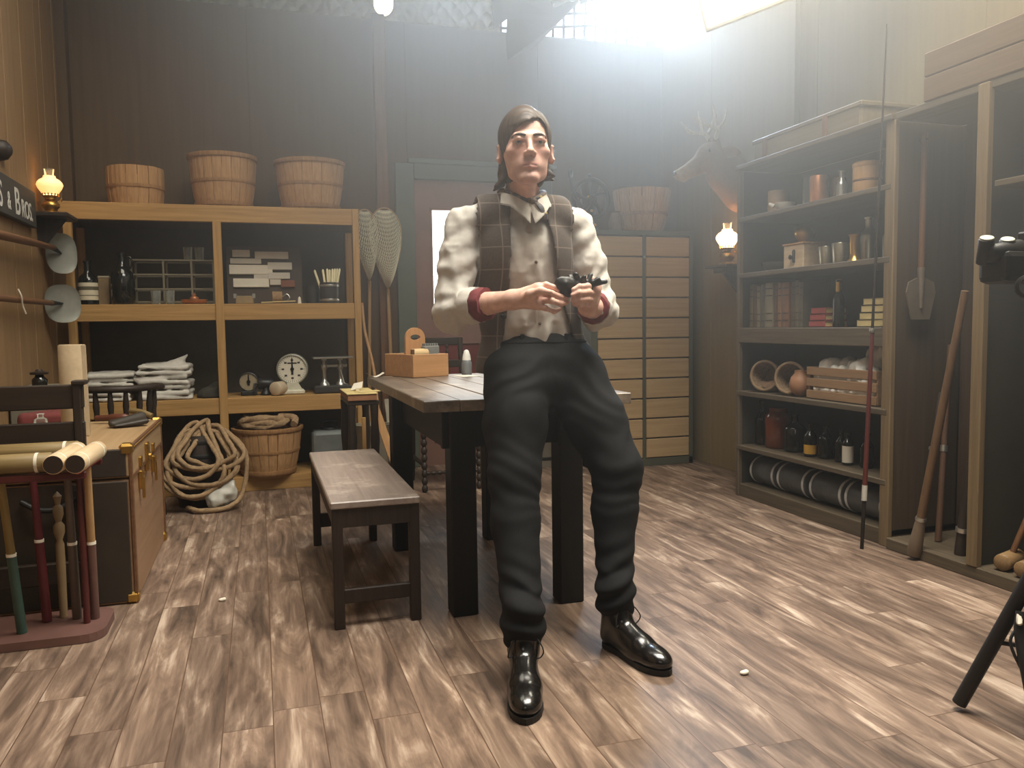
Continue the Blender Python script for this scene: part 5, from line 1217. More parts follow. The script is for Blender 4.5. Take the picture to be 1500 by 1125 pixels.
# bottom: stove pipe drums
M_DRUM = plain('drum_grey', srgb(92, 94, 94), .5, .3, .12, 10); M_DRW2 = plain('drum_white', srgb(190, 192, 190), .5)
lbd = ['farthest left grey drum lying on the bottom shelf', 'second grey drum from the left on the bottom shelf', 'third grey drum from the left on the bottom shelf, two white bands', 'nearest grey drum on the bottom shelf, at the right']
for i, (ya, yb) in enumerate(((3.87, 4.1), (3.6, 3.84), (3.31, 3.56), (3.03, 3.29))):
    t = thing('metal_drum', lbd[i], 'drum', (2.83, (ya + yb) / 2, .0755), group='drums on the bottom shelf'); r = .082
    MB().cyl((2.82, ya, .076 + r), (2.82, yb, .076 + r), r - .004, None, 32, .004).build('drum', M_DRUM, t)
    for y in (ya + .004, yb - .022): MB().lathe([(r - .003, 0), (r, .003), (r, .015), (r - .003, .018)], 32, axis_mat((2.82, y, .076 + r), (2.82, y + .02, .076 + r)), True, False, False).build('rim_band', M_DRW2, t)
    for f in (.45, .55): MB().lathe([(r - .004, 0), (r - .002, .003), (r - .004, .006)], 32, axis_mat((2.82, ya + (yb - ya) * f, .076 + r), (2.82, yb + 1, .076 + r)), True, False, False).build('bead', M_DRUM, t)
# fishing rod
t = thing('fishing_rod', 'long thin fishing rod with red grip leaning against the bookcase', 'fishing rod', (2.6, 2.96, 0))
b0, b1 = Vector((2.565, 2.955, 0)), Vector((2.668, 2.975, 2.32)); P = lambda f: b0.lerp(b1, f)
MB().tube([P(.12), P(.42)], [.011, .009], 10).build('grip', plain('rod_red', srgb(84, 36, 31), .4), t)
MB().tube([P(.42), P(.7), P(1)], [.006, .0055, .003], 8).build('rod', plain('rod_dark', srgb(40, 33, 28), .85, spec=.1), t)
MB().tube([P(0), P(.095)], [.008, .009], 10).build('butt', plain('rod_dark', srgb(40, 33, 28), .85, spec=.1), t); MB().tube([P(.095), P(.125)], [.0125, .012], 10).build('butt_cap', plain('rod_cap_white', srgb(190, 186, 174), .4, .1), t)
MB().lathe([(.012, 0), (.014, .01), (.012, .02)], 14, axis_mat(P(.42), P(.5))).build('ferrule', M_STEEL, t)

# ================================================================ tool alcove at the right
t = thing('tool_alcove', 'tall dark open alcove for long tools right of the bookcase', 'alcove', (2.89, 2.4, 0))
MB().box((2.665, 2.44, .05), (2.695, 2.49, 1.925), .003).build('post', M_POSTG, t)
MB().box((2.69, 1.75, 0), (3.09, 2.925, .05), .003).build('base_board', M_SH('Y'), t)
MB().box((2.67, 1.75, 0), (2.692, 2.925, .05), .003).build('kick_board', M_SH('Y'), t)
MB().box((3.07, 1.75, .05), (3.09, 2.925, 1.9)).build('back_panel', wood('alcove_back', srgb(62, 48, 36), srgb(84, 68, 52), .7, 'Z', .6, .15, .2), t)
MB().box((2.68, 1.75, 1.9), (3.09, 2.925, 1.93), .003).build('top_board', M_SH('Y'), t)
MB().box((2.7, 1.75, 1.53), (3.07, 2.438, 1.555), .003).build('shelf_board', M_SH('Y'), t)
MB().box((2.7, 2.455, .05), (3.07, 2.475, 1.9)).build('divider', M_BKIN, t)
t = thing('plank_box', 'big brown planked box on top of the tool alcove', 'box', (2.88, 2.26, 1.931))
for z0, z1 in ((1.932, 2.03), (2.033, 2.13)): MB().box((2.675, 1.75, z0), (3.06, 2.77, z1), .004).build('plank', wood('box_plank', srgb(84, 66, 50), srgb(108, 88, 68), .6, 'Y', 1, .1, .25), t)
t = thing('hanging_shovel', 'grey square shovel hanging on the bookcase side inside the alcove', 'shovel', (2.81, 2.92, 1.03))
MB().tube([(2.83, 2.915, 1.85), (2.815, 2.905, 1.2)], [.012, .014], 10).build('handle', M_BROWN('Z'), t)
pl = [(-.068, .165), (-.08, .12), (-.05, 0), (.05, 0), (.08, .12), (.07, .165), (.02, .185), (-.02, .185)]
MB().prism(pl, -.004, .004, Matrix(((1, 0, 0, 2.815), (0, 0, 1, 2.905), (0, 1, 0, 1.03), (0, 0, 0, 1)))).tube([(2.815, 2.9, 1.08), (2.815, 2.904, 1.26)], [.008, .017], 10).build('blade', plain('shovel_steel', srgb(128, 116, 100), .5, .5, .15, 14), t)
MB().tube([(2.83, 2.94, 1.82), (2.83, 2.9, 1.82)], .006, 8).build('wall_hook', M_IRON, t)
t = thing('push_pole', 'long tan pole with grey socket leaning across the alcove post', 'pole', (2.7, 2.72, 0))
p0, p1 = Vector((2.655, 2.745, .02)), Vector((2.655, 2.515, 1.14)); P = lambda f: p0.lerp(p1, f)
MB().tube([P(.1), P(.6), P(1)], [.018, .016, .014], 10).build('pole', wood('pole_brown', srgb(92, 68, 48), srgb(122, 94, 66), .5, 'Z', 1, .1, .3), t)
MB().tube([P(0), P(.02), P(.06), P(.14)], [.026, .03, .028, .02], 12).build('socket', plain('socket_grey', srgb(118, 102, 84), .6, .2, .15), t)
MB().lathe([(.021, 0), (.023, .008), (.021, .016)], 14, axis_mat(P(.14), P(.3))).build('ferrule', M_STEEL, t)
def pole(label, p0, p1, r0, r1, m, cat='pole', name='tool_handle', band=None):
    t = thing(name, label, cat, p0, group='long tools in the alcove')
    P0, P1 = Vector(p0), Vector(p1)
    MB().tube([P0, P0.lerp(P1, .5), P1], [r0, (r0 + r1) / 2, r1], 10).build('shaft', m, t)
    if band: q = P0.lerp(P1, band); MB().tube([q, q.lerp(P1, .06)], r0 * 1.15, 10).build('collar', M_STEEL, t)
pole('dark thin gaff pole with steel collar leaning on the bookcase side', (2.785, 2.86, .052), (2.956, 2.920, 0.697), .012, .011, M_DARK('Z'), band=.6, name='gaff_pole')
pole('brown shaft with red binding leaning in the alcove behind the tan pole', (2.83, 2.79, .052), (2.984, 2.900, 0.914), .014, .012, wood('red_shaft', srgb(70, 50, 37), srgb(96, 68, 50), .5, 'Z', 1, .1), band=.45, name='red_bound_pole')
pole('short thick dark club leaning near the alcove post', (2.757, 2.6, .052), (2.755, 2.560, 0.443), .026, .016, M_DARK('Z'), band=.25, cat='club', name='wooden_club')
def floor_mallet(label, c, top, ax):
    t = thing('wooden_mallet', label, 'mallet', c, group='wooden mallets in the alcove')
    d = Vector(ax).normalized() * .07; c = Vector(c) + Vector((0, 0, .034))
    MB().cyl(c - d, c + d, .033, None, 22, .005).build('mallet_head', wood('mallet_wood', srgb(116, 90, 60), srgb(146, 118, 82), .5, 'X', 1, .06), t)
    MB().tube([c, top], [.011, .012], 10).build('handle', M_BROWN('Z'), t)
floor_mallet('wooden mallet standing head down, left one right of the alcove post', (2.78, 2.39, .052), (3.03, 2.3, .8), (1, .35, 0))
floor_mallet('wooden mallet standing head down, right one right of the alcove post', (2.77, 2.29, .052), (3.03, 2.24, .7), (1, .3, 0))

# ================================================================ deer head, right lamp
DM = Vector((3.1, 4.74, 1.93))
t = thing('mounted_deer_head', 'mounted deer head with short antlers on the right wall', 'deer head', tuple(DM))
S = SDF((2.5, 4.45, 1.6), (3.13, 5.02, 2.42), .006); cy = 4.74
S.cone((3.09, cy, 1.94), (2.94, cy - .01, 2.03), .165, .115, .03, flat=((0, 1, 0), .72)); S.cone((2.94, cy - .01, 2.03), (2.86, cy - .02, 2.12), .115, .078, .03, flat=((0, 1, 0), .75))
S.cone((3.1, cy, 1.86), (2.95, cy, 1.97), .1, .08, .04)
S.ell((2.835, cy - .02, 2.115), (.085, .06, .075), .03)
S.cone((2.82, cy - .02, 2.1), (2.645, cy - .03, 2.0), .06, .032, .03); S.cone((2.645, cy - .03, 2.0), (2.6, cy - .032, 1.982), .033, .029, .015)
S.cone((2.84, cy - .02, 2.06), (2.66, cy - .03, 1.972), .045, .022, .02)
S.cone((2.61, cy - .032, 1.955), (2.65, cy - .03, 1.95), .014, .016, .01)
for sg in (-1, 1):
    S.ell((2.81, cy - .02 + sg * .05, 2.14), (.024, .014, .018), .015); S.ell((2.806, cy - .022 + sg * .062, 2.133), (.012, .008, .01), .006, 's')
    S.cone((2.88, cy - .02 + sg * .03, 2.18), (2.865, cy - .02 + sg * .03, 2.22), .022, .018, .012)
    e0, e1 = np.array((2.9, cy - .02 + sg * .06, 2.14)), np.array((2.97, cy - .02 + sg * .15, 2.11)); S.cone(e0, (e0 + e1) / 2, .018, .036, .015, flat=((.75, -sg * .5, .5), .35)); S.cone((e0 + e1) / 2, e1, .036, .012, .012, flat=((.75, -sg * .5, .5), .35))
    S.ell((2.592, cy - .032 + sg * .016, 1.99), (.007, .007, .006), .005, 's')
S.d = np.maximum(S.d, S.P()[..., 0] - 3.097)
def fur_mat():
    m, nt, b = _new('deer_fur'); L = nt.links.new; tc = N(nt, 'ShaderNodeTexCoord'); n1 = N(nt, 'ShaderNodeTexNoise', Scale=60.0, Detail=5.0); L(tc.outputs['Object'], n1.inputs['Vector'])
    sx = N(nt, 'ShaderNodeSeparateXYZ'); L(tc.outputs['Object'], sx.inputs[0]); mr = N(nt, 'ShaderNodeMapRange'); mr.inputs['From Min'].default_value = -.52; mr.inputs['From Max'].default_value = -.36; L(sx.outputs[0], mr.inputs[0])
    mx = N(nt, 'ShaderNodeMix', data_type='RGBA'); mx.inputs[6].default_value = c4(srgb(186, 166, 134)); mx.inputs[7].default_value = c4(srgb(142, 108, 74)); L(mr.outputs[0], mx.inputs[0])
    m2 = N(nt, 'ShaderNodeMix', data_type='RGBA', blend_type='MULTIPLY'); m2.inputs[0].default_value = .35; L(mx.outputs[2], m2.inputs[6]); L(n1.outputs['Color'], m2.inputs[7]); L(m2.outputs[2], b.inputs['Base Color'])
    b.inputs['Roughness'].default_value = .85; bp = N(nt, 'ShaderNodeBump', Strength=.4, Distance=.004); L(n1.outputs[0], bp.inputs['Height']); L(bp.outputs[0], b.inputs['Normal']); return m
sdf_obj(S, 'head', fur_mat(), t)
M_HORN = wood('antler', srgb(150, 136, 108), srgb(200, 188, 158), .5, 'Z', 2, .2)
for sg in (-1, 1):
    y0 = cy - .02 + sg * .03
    MB().tube(spline([(2.865, y0, 2.21), (2.85, y0 + sg * .05, 2.27), (2.76, y0 + sg * .07, 2.28), (2.665, y0 + sg * .04, 2.335)], 6), [.015] * 4 + [.013] * 5 + [.011] * 5 + [.007] * 4 + [.003], 10).tube(spline([(2.84, y0 + sg * .055, 2.275), (2.825, y0 + sg * .06, 2.35), (2.805, y0 + sg * .06, 2.42)], 5), [.01] * 4 + [.008] * 4 + [.005] * 2 + [.002], 8).build('antler', M_HORN, t)
    MB().ell((2.806, cy - .022 + sg * .06, 2.133), (.011, .008, .0095), 14, 10).build('eye', M_DGLASS, t)
for sg in (-1, 1): MB().tube(spline([(2.86, cy - .02 + sg * .055, 2.27), (2.9, cy - .02 + sg * .08, 2.32), (2.925, cy - .02 + sg * .07, 2.41)], 5), [.009] * 4 + [.007] * 4 + [.004] * 2 + [.002], 8).build('tine', M_HORN, t)
MB().ell((2.578, cy - .032, 1.985), (.012, .022, .016), 16, 10).build('nose', plain('deer_nose', srgb(46, 38, 34), .35), t)
t = thing('lamp_bracket', 'wooden wall bracket box carrying the right oil lamp', 'shelf', (3.02, 4.72, 1.33))
MB().box((2.89, 4.6, 1.392), (3.1, 4.86, 1.408), .004).build('shelf_board', M_SHELF('Y'), t)
MB().box((2.93, 4.66, 1.36), (3.1, 4.82, 1.392), .004).prism([(3.1, 1.22), (3.07, 1.22), (2.95, 1.36), (3.1, 1.36)], 4.73, 4.75, Matrix(((1, 0, 0, 0), (0, 0, 1, 0), (0, 1, 0, 0), (0, 0, 0, 1)))).build('bracket', M_SHELF('Z'), t)
oil_lamp('bright white glowing oil lamp beneath the deer head', (2.975, 4.72, 1.409), 1.0, M_GLOBE2, 5)

# ================================================================ film stand in the right foreground
t = thing('light_stand', 'black film light stand with leg and cables in the right foreground', 'stand', (1.83, 1.5, 0))
M_STND = plain('stand_black', srgb(34, 31, 30), .5, .2, .15, 20)
MB().tube([(1.84, 1.5, .3), (1.84, 1.5, 1.3)], .016, 12).build('column', M_STND, t)
MB().tube([(1.84, 1.5, .2), (1.84, 1.5, .45)], .026, 14).build('collar', M_STND, t)
for q in ((1.729, 1.623, .018), (1.98, 1.62, .018), (1.86, 1.3, .018)):
    MB().tube([(1.84, 1.5, .42), q], [.018, .018], 12).build('leg', M_STND, t)
    MB().tube([(1.84, 1.5, .2), Vector((1.84, 1.5, .42)).lerp(Vector(q), .55)], .006, 8).build('brace', M_STND, t)
MB().tube(spline([(1.79, 1.5, .3), (1.775, 1.49, .25), (1.765, 1.46, .16), (1.78, 1.44, .06), (1.83, 1.42, .015)], 6), .014, 10).build('cable_bundle', plain('cable_black', srgb(26, 25, 25), .6), t)
MB().tube(spline([(1.785, 1.5, .27), (1.755, 1.5, .23), (1.76, 1.48, .18), (1.775, 1.47, .15)], 6), .004, 6).tube(spline([(1.775, 1.45, .1), (1.75, 1.42, .05), (1.735, 1.4, .006), (1.76, 1.38, .006)], 6), .004, 6).build('loose_cable', plain('cable_black', srgb(26, 25, 25), .6), t)
MB().tube([(1.79, 1.5, .262), (1.766, 1.487, .28), (1.782, 1.5, .295)], .007, 8).build('white_tie', M_PAPER, t)
t = thing('clip_lamp', 'black studio lamp head with knobs at the right edge', 'film light', (1.65, 1.45, 1.13))
MB().box((1.615, 1.42, 1.11), (1.75, 1.5, 1.185), .015, None, 2).build('body', M_STND, t)
for q, n_ in (((1.590, 1.450, 1.211), 'knob'), ((1.651, 1.450, 1.209), 'knob')):
    q = Vector(q); ax = Vector((-.25, -.35, .9)).normalized()
    MB().cyl(q - ax * .06, q, .017, .017, 20, .002).build(n_, M_STND, t); MB().cyl(q, q + ax * .004, .0145, None, 20, .001).build('knob_glint', plain('glint_pale', srgb(206, 208, 190), .4), t)  # pale discs paint the highlights on the knob tops
MB().cyl(Vector((1.591, 1.450, 1.177)) , Vector((1.690, 1.450, 1.188)), .02, .024, 20, .004).build('lamp_housing', M_STND, t)
MB().box((1.7, 1.43, 1.185), (1.715, 1.47, 1.23), .004).build('lug', M_STND, t)
MB().lathe([(.02, 0), (.027, .003), (.027, .015), (.02, .018)], 20, axis_mat((1.655, 1.4, 1.1), (1.64, 1.38, 1.1)), True, False, False).build('clamp_ring', M_STND, t)
MB().tube([(1.72, 1.47, 1.14), (1.84, 1.5, 1.14)], .014, 10).build('arm', M_STND, t)

# ================================================================ black flag and small lamps above the set
t = thing('hanging_flag', 'black cloth flag hanging over the back wall below the grid softbox', 'flag', (1.95, 5.5, 2.9))
poly = [(1.598, 5.500, 3.376), (2.359, 5.500, 3.458), (2.263, 5.500, 3.321), (2.106, 5.500, 3.165), (1.951, 5.500, 3.010), (1.839, 5.500, 2.935), (1.708, 5.500, 2.860), (1.700, 5.500, 2.997), (1.707, 5.500, 3.136), (1.612, 5.500, 3.063)]
mb = MB(); n = len(poly); vs = [(p[0], 5.5 + .03 * math.sin(p[0] * 14), p[2]) for p in poly]; mb.add(vs + [(a, b + .006, c) for a, b, c in vs], [tuple(range(n)), tuple(range(2 * n - 1, n - 1, -1))] + [(i, (i + 1) % n, n + (i + 1) % n, n + i) for i in range(n)]); mb.build('cloth', M_FLAG, t)
MB().tube([(1.68, 5.49, 3.52), (2.5, 5.49, 3.52)], .012, 10).build('rod', M_STND, t)
def crumple(u, v): return (1.8 + .5 * u, 5.33 + .05 * math.sin(u * 17 + v * 5) + .03 * math.sin(v * 9 + u * 31), 3.24 + .28 * v + .02 * math.sin(u * 9))
mb = MB(); mb.surf(crumple, 40, 14); single(mb, 'hanging_sheet', plain('silver_film', srgb(190, 194, 200), .3, .5, .1), 'crumpled silver sheet bunched above the black flag', 'sheet')
t = thing('work_lamp', 'small warm bulb lamp glowing above the back wall post', 'lamp', (.93, 6.0, 3.3))
c = Vector((.94, 6.0, 3.36)); MB().ell(tuple(c), (.07, .07, .085), 20, 14).build('bulb', glow('warm_bulb', (1, .8, .5), 6), t)
MB().cyl(c + Vector((0, 0, .06)), c + Vector((0, 0, .2)), .035, .05, 18, .004).build('socket', M_STND, t)
MB().tube([c + Vector((0, 0, .19)), c + Vector((-.1, .1, .6))], .01, 8).build('cord', M_STND, t)

# ================================================================ the man
man = thing('person', 'man in plaid vest, pale rolled sleeve shirt and black trousers leaning on the table', 'person', (.9, 2.35, 0))
V3 = lambda *a: np.array(a, np.float32)
def skin_mat():
    m, nt, b = _new('skin'); L = nt.links.new
    at = N(nt, 'ShaderNodeAttribute', attribute_name='tint'); tc = N(nt, 'ShaderNodeTexCoord'); n1 = N(nt, 'ShaderNodeTexNoise', Scale=38.0, Detail=4.0); L(tc.outputs['Object'], n1.inputs['Vector'])
    rp = N(nt, 'ShaderNodeValToRGB'); rp.color_ramp.elements[0].color = c4(srgb(206, 160, 142)); rp.color_ramp.elements[1].color = c4(srgb(230, 188, 170)); rp.color_ramp.elements[0].position = .3; rp.color_ramp.elements[1].position = .7; L(n1.outputs[0], rp.inputs[0])
    mx = N(nt, 'ShaderNodeMix', data_type='RGBA', blend_type='MULTIPLY'); mx.inputs[0].default_value = 1; L(rp.outputs[0], mx.inputs[6]); L(at.outputs['Color'], mx.inputs[7]); L(mx.outputs[2], b.inputs['Base Color'])
    b.inputs['Roughness'].default_value = .5; b.inputs['Subsurface Weight'].default_value = .0; b.inputs['Specular IOR Level'].default_value = .4
    bp = N(nt, 'ShaderNodeBump', Strength=.06, Distance=.002); L(n1.outputs[0], bp.inputs['Height']); L(bp.outputs[0], b.inputs['Normal'])
    return m
M_SKIN = skin_mat()
# ---- head frame
HS = 1.07; H0 = V3(.845, 2.525, 1.596)
fa = math.radians(11.5); fp = math.radians(4)
fdir = V3(-math.sin(fa) * math.cos(fp), -math.cos(fa) * math.cos(fp), math.sin(fp))
hy = -fdir; hx = np.cross(hy, V3(0, 0, 1)); hx /= np.linalg.norm(hx); hz = np.cross(hx, hy)
HR = np.stack([hx, hy, hz], 1)
def hp(x, y, z): return H0 + HS * (HR @ V3(x, y, z))
def hl(P): return ((P - H0) / HS) @ HR       # world -> head local
# ---- joints
shR, elR, wrR = V3(.658, 2.63, 1.372), V3(.603, 2.585, 1.085), V3(.742, 2.365, 1.108)
shL, elL, wrL = V3(1.052, 2.61, 1.378), V3(1.112, 2.565, 1.085), V3(1.0, 2.385, 1.085)
hipR, knR, anR = V3(.828, 2.605, .858), V3(.75, 2.40, .555), V3(.698, 2.165, .13)
hipL, knL, anL = V3(1.035, 2.605, .855), V3(1.11, 2.41, .552), V3(1.046, 2.29, .13)

def fingers(S, root, j1, j2, tip, r, k=.006):
    S.chain([root, j1, j2, tip], [r * 1.12, r * 1.02, r * .95, r * .8], k)
# ---------------------------------------------------------------- body (skin)
B = SDF((.56, 2.18, .86), (1.2, 2.78, 1.80), .0034)
def hcone(a, b, r0, r1, k=.02, mode='u', flat=None): B.cone(hp(*a), hp(*b), r0 * HS, r1 * HS, k * HS, mode, flat)
def hell(c, r, k=.02, mode='u'): B.ell(hp(*c), [q * HS for q in r], k * HS, mode, HR)
hell((0, .012, .034), (.073, .094, .082), .0)
hell((0, -.025, -.018), (.063, .066, .086), .015)
hell((0, -.041, -.064), (.052, .047, .052), .02)
hell((0, -.075, -.065), (.029, .0225, .024), .015)
hell((0, -.081, -.103), (.021, .0165, .015), .014)
hcone((-.038, -.083, .0165), (.038, -.083, .0165), .0105, .0105, .012)
for s in (-1, 1):
    hcone((s * .054, .0, -.02), (s * .044, -.022, -.077), .011, .010, .018)
    hcone((s * .041, -.03, -.084), (s * .014, -.074, -.106), .010, .011, .018)
    hell((s * .042, -.056, -.022), (.021, .02, .013), .022)
    hell((s * .031, -.1, -.001), (.0175, .015, .011), .009, 's')
hcone((0, -.087, .008), (0, -.1085, -.031), .0068, .0088, .008)
hell((0, -.1125, -.0355), (.0105, .0105, .0092), .006)
for s in (-1, 1):
    hell((s * .0122, -.0995, -.0375), (.0078, .0105, .0078), .006)
    hell((s * .0062, -.1075, -.045), (.0036, .0045, .0036), .003, 's')
for s in (-1, 1):
    hcone((0, -.0975, -.0655), (s * .025, -.0855, -.0705), .0046, .003, .005)
    hcone((0, -.0965, -.0765), (s * .02, -.087, -.0742), .0056, .0035, .006)
    hcone((0, -.1035, -.071), (s * .029, -.09, -.073), .0028, .0022, .002, 's')
    hcone((s * .015, -.088, .0058), (s * .031, -.0935, .007), .0052, .0058, .004); hcone((s * .031, -.0935, .007), (s * .047, -.08, .003), .0058, .005, .004)
    hcone((s * .019, -.087, -.0085), (s * .045, -.079, -.0065), .0036, .0036, .004)
    # ears
    e = hx * s * .8 + hy * .6
    B.ell(hp(s * .08, .014, -.01), [.0075 * HS, .019 * HS, .031 * HS], .004, 'u', np.stack([e / np.linalg.norm(e), np.cross(hz, e / np.linalg.norm(e)), hz], 1))
    B.ell(hp(s * .088, .004, -.007), [.006 * HS, .0095 * HS, .018 * HS], .004, 's', HR)
# neck, upper chest
nb = V3(.853, 2.605, 1.45)
B.cone(hp(0, .03, -.05), nb, .054, .058, .02); B.cone(hp(0, -.02, -.075), V3(.85, 2.56, 1.425), .024, .03, .02)
B.ell((.862, 2.63, 1.27), (.165, .098, .16), .04); B.cone((.9, 2.67, 1.06), (.865, 2.64, 1.25), .12, .13, .05, flat=((0, 1, 0), .72)); B.cone((.93, 2.70, .95), (.9, 2.67, 1.06), .12, .12, .04, flat=((0, 1, 0), .75))
for sh, el in ((shR, elR), (shL, elL)):
    B.cone(sh - V3(0, 0, .02), (sh + nb) / 2 - V3(0, 0, .02), .04, .04, .02); B.cone((sh + nb) / 2 - V3(0, 0, .02), nb - V3(0, 0, .03), .04, .048, .02); B.cone(sh, el, .05, .042, .03)
# forearms
for el, wr in ((elR, wrR), (elL, wrL)):
    B.cone(el, el + (wr - el) * .3, .042, .044, .02); B.cone(el + (wr - el) * .3, wr, .044, .028, .02)
# right hand (pinching, fingers to the viewer's right)
kn = [V3(*(0.805, 2.315, 1.145)), V3(*(0.806, 2.300, 1.126)), V3(*(0.804, 2.300, 1.106)), V3(*(0.797, 2.305, 1.086))]
B.cone(wrR, (kn[0] + kn[1]) / 2, .027, .021, .015); B.cone(wrR, (kn[2] + kn[3]) / 2, .026, .02, .015); B.cone((kn[0] + kn[1]) / 2, (kn[2] + kn[3]) / 2, .019, .018, .01)
fingers(B, kn[0], V3(*(0.827, 2.295, 1.150)), V3(*(0.849, 2.290, 1.142)), V3(*(0.864, 2.290, 1.132)), .0088)
fingers(B, kn[1], V3(*(0.836, 2.275, 1.123)), V3(*(0.868, 2.285, 1.113)), V3(*(0.894, 2.300, 1.112)), .0092)
fingers(B, kn[2], V3(*(0.834, 2.270, 1.101)), V3(*(0.870, 2.285, 1.093)), V3(*(0.898, 2.305, 1.097)), .009)
fingers(B, kn[3], V3(*(0.820, 2.280, 1.079)), V3(*(0.850, 2.290, 1.070)), V3(*(0.873, 2.305, 1.077)), .008)
B.chain([V3(*(0.764, 2.335, 1.103)), V3(*(0.775, 2.290, 1.122)), V3(*(0.799, 2.265, 1.131)), V3(*(0.826, 2.258, 1.126))], [.016, .0135, .0105, .0085], .01)
# left hand (wrapped round the bundle from the right)
kl = [V3(*(0.997, 2.335, 1.144)), V3(*(0.999, 2.330, 1.125)), V3(*(0.994, 2.330, 1.106)), V3(*(0.985, 2.335, 1.089))]
B.cone(wrL, (kl[0] + kl[1]) / 2, .028, .021, .015); B.cone(wrL, (kl[2] + kl[3]) / 2, .026, .02, .015); B.cone((kl[0] + kl[1]) / 2, (kl[2] + kl[3]) / 2, .02, .018, .01)
fingers(B, kl[0], V3(*(0.957, 2.285, 1.146)), V3(*(0.921, 2.262, 1.143)), V3(*(0.901, 2.262, 1.134)), .0088)
fingers(B, kl[1], V3(*(0.957, 2.280, 1.127)), V3(*(0.919, 2.257, 1.124)), V3(*(0.898, 2.260, 1.118)), .0092)
fingers(B, kl[2], V3(*(0.953, 2.280, 1.106)), V3(*(0.919, 2.262, 1.104)), V3(*(0.900, 2.266, 1.102)), .009)
fingers(B, kl[3], V3(*(0.948, 2.285, 1.088)), V3(*(0.921, 2.268, 1.088)), V3(*(0.907, 2.272, 1.090)), .008)
B.chain([V3(*(1.014, 2.360, 1.113)), V3(*(1.008, 2.335, 1.148)), V3(*(0.981, 2.315, 1.166)), V3(*(0.952, 2.305, 1.168))], [.016, .013, .011, .009], .01)
V, Q = B.mesh(1)
body = big_obj('body', V, Q, M_SKIN, man)
tint = np.ones((len(V), 4), np.float32); q = hl(V)
def blob(c, r, p=2): return np.clip(1 - (((q - np.array(c)) / np.array(r)) ** 2).sum(1), 0, 1) ** .7
lip = np.maximum(blob((0, -.096, -.0662), (.03, .024, .0062)), blob((0, -.096, -.077), (.024, .022, .0075)))
seam = np.maximum(blob((-.013, -.094, -.0715), (.017, .022, .0022)), blob((.013, -.094, -.0715), (.017, .022, .0022)))
tint[:, :3] *= 1 - lip[:, None] * np.array([.1, .3, .26]); tint[:, :3] *= 1 - seam[:, None] * np.array([.45, .55, .5])
beard = np.clip(np.maximum(blob((0, -.075, -.1), (.062, .06, .045)), blob((0, -.098, -.054), (.03, .03, .012))) * 1.4, 0, 1); tint[:, :3] *= 1 - beard[:, None] * np.array([.16, .17, .15]) * (1 - lip[:, None])
ck = np.maximum(blob((.04, -.075, -.03), (.03, .04, .025)), blob((-.04, -.075, -.03), (.03, .04, .025))); tint[:, :3] *= 1 - ck[:, None] * np.array([0, .08, .08])
a = body.data.attributes.new('tint', 'FLOAT_COLOR', 'POINT'); a.data.foreach_set('color', tint.ravel())
# eyes, brows
M_EYEW = plain('eye_white', srgb(160, 150, 142), .3, 0, .03); M_IRIS = plain('iris', srgb(62, 66, 66), .2); 
for s in (-1, 1):
    c = hp(s * .0315, -.0795, -.0005)
    e = MB().ell(tuple(c), (.012 * HS,) * 3, 20, 14).build('eye', M_EYEW, man)
    d = (fdir + hx * .0 - hz * .12); d /= np.linalg.norm(d); p = c + d * .0106 * HS
    MB().lathe([(.0001, .0018), (.003, .0016), (.0058, .0)], 18, axis_mat(tuple(p), tuple(p + d))).build('iris', M_IRIS, e)
    MB().lathe([(.0001, .0021), (.0026, .0019)], 14, axis_mat(tuple(p), tuple(p + d))).build('pupil', M_DGLASS, e)
M_HAIR = None
def hair_mat():
    m, nt, b = _new('hair_brown'); L = nt.links.new; tc = N(nt, 'ShaderNodeTexCoord'); mp = N(nt, 'ShaderNodeMapping'); mp.inputs['Scale'].default_value = (30, 160, 30); L(tc.outputs['Object'], mp.inputs[0])
    n1 = N(nt, 'ShaderNodeTexNoise', Scale=1.0, Detail=4.0); L(mp.outputs[0], n1.inputs['Vector']); rp = N(nt, 'ShaderNodeValToRGB'); rp.color_ramp.elements[0].color = c4(srgb(40, 30, 23)); rp.color_ramp.elements[1].color = c4(srgb(84, 64, 47)); L(n1.outputs[0], rp.inputs[0]); L(rp.outputs[0], b.inputs['Base Color'])
    b.inputs['Roughness'].default_value = .5; b.inputs['Specular IOR Level'].default_value = .4
    bp = N(nt, 'ShaderNodeBump', Strength=.35, Distance=.003); L(n1.outputs[0], bp.inputs['Height']); L(bp.outputs[0], b.inputs['Normal']); return m
M_HAIR = hair_mat()
for s in (-1, 1):
    pts = [hp(s * x, y, z) for x, y, z in ((.011, -.0932, .0165), (.025, -.0945, .0195), (.038, -.09, .0185), (.051, -.0755, .0115))]
    MB().tube(spline([tuple(p) for p in pts], 4), [.0038] + [.0058] * 10 + [.0042, .002], 8, flat=.7).build('eyebrow', M_HAIR, man)
# hair
G = SDF(H0 - .17, H0 + .17, .0032); P = G.P(); q = hl(P); G.d[:] = .2
cr = lambda c, r: (lambda k0, k1: k0 * (k0 - 1) / (k1 + 1e-9))(np.sqrt((((q - np.array(c)) / np.array(r)) ** 2).sum(-1)), np.sqrt((((q - np.array(c)) / np.array(r) ** 2) ** 2).sum(-1)))
cap = cr((-.001, .014, .0385), (.0815, .1025, .0925))
part = np.exp(-((q[..., 0] - .03) / .012) ** 2) * (q[..., 2] > .05)
cap = cap + .003 * part - .004 * np.exp(-((q[..., 0] + .01) / .04) ** 2) * (q[..., 2] > .05)
zf = np.interp(q[..., 0], [-.09, -.066, -.057, -.05, -.036, -.02, .0, .034, .053, .063, .09], [-.03, -.02, .008, .024, .042, .054, .063, .076, .056, .0, -.03])
back = np.clip((q[..., 1] - -.04) / .05, 0, 1)          # 0 front .. 1 behind the ears
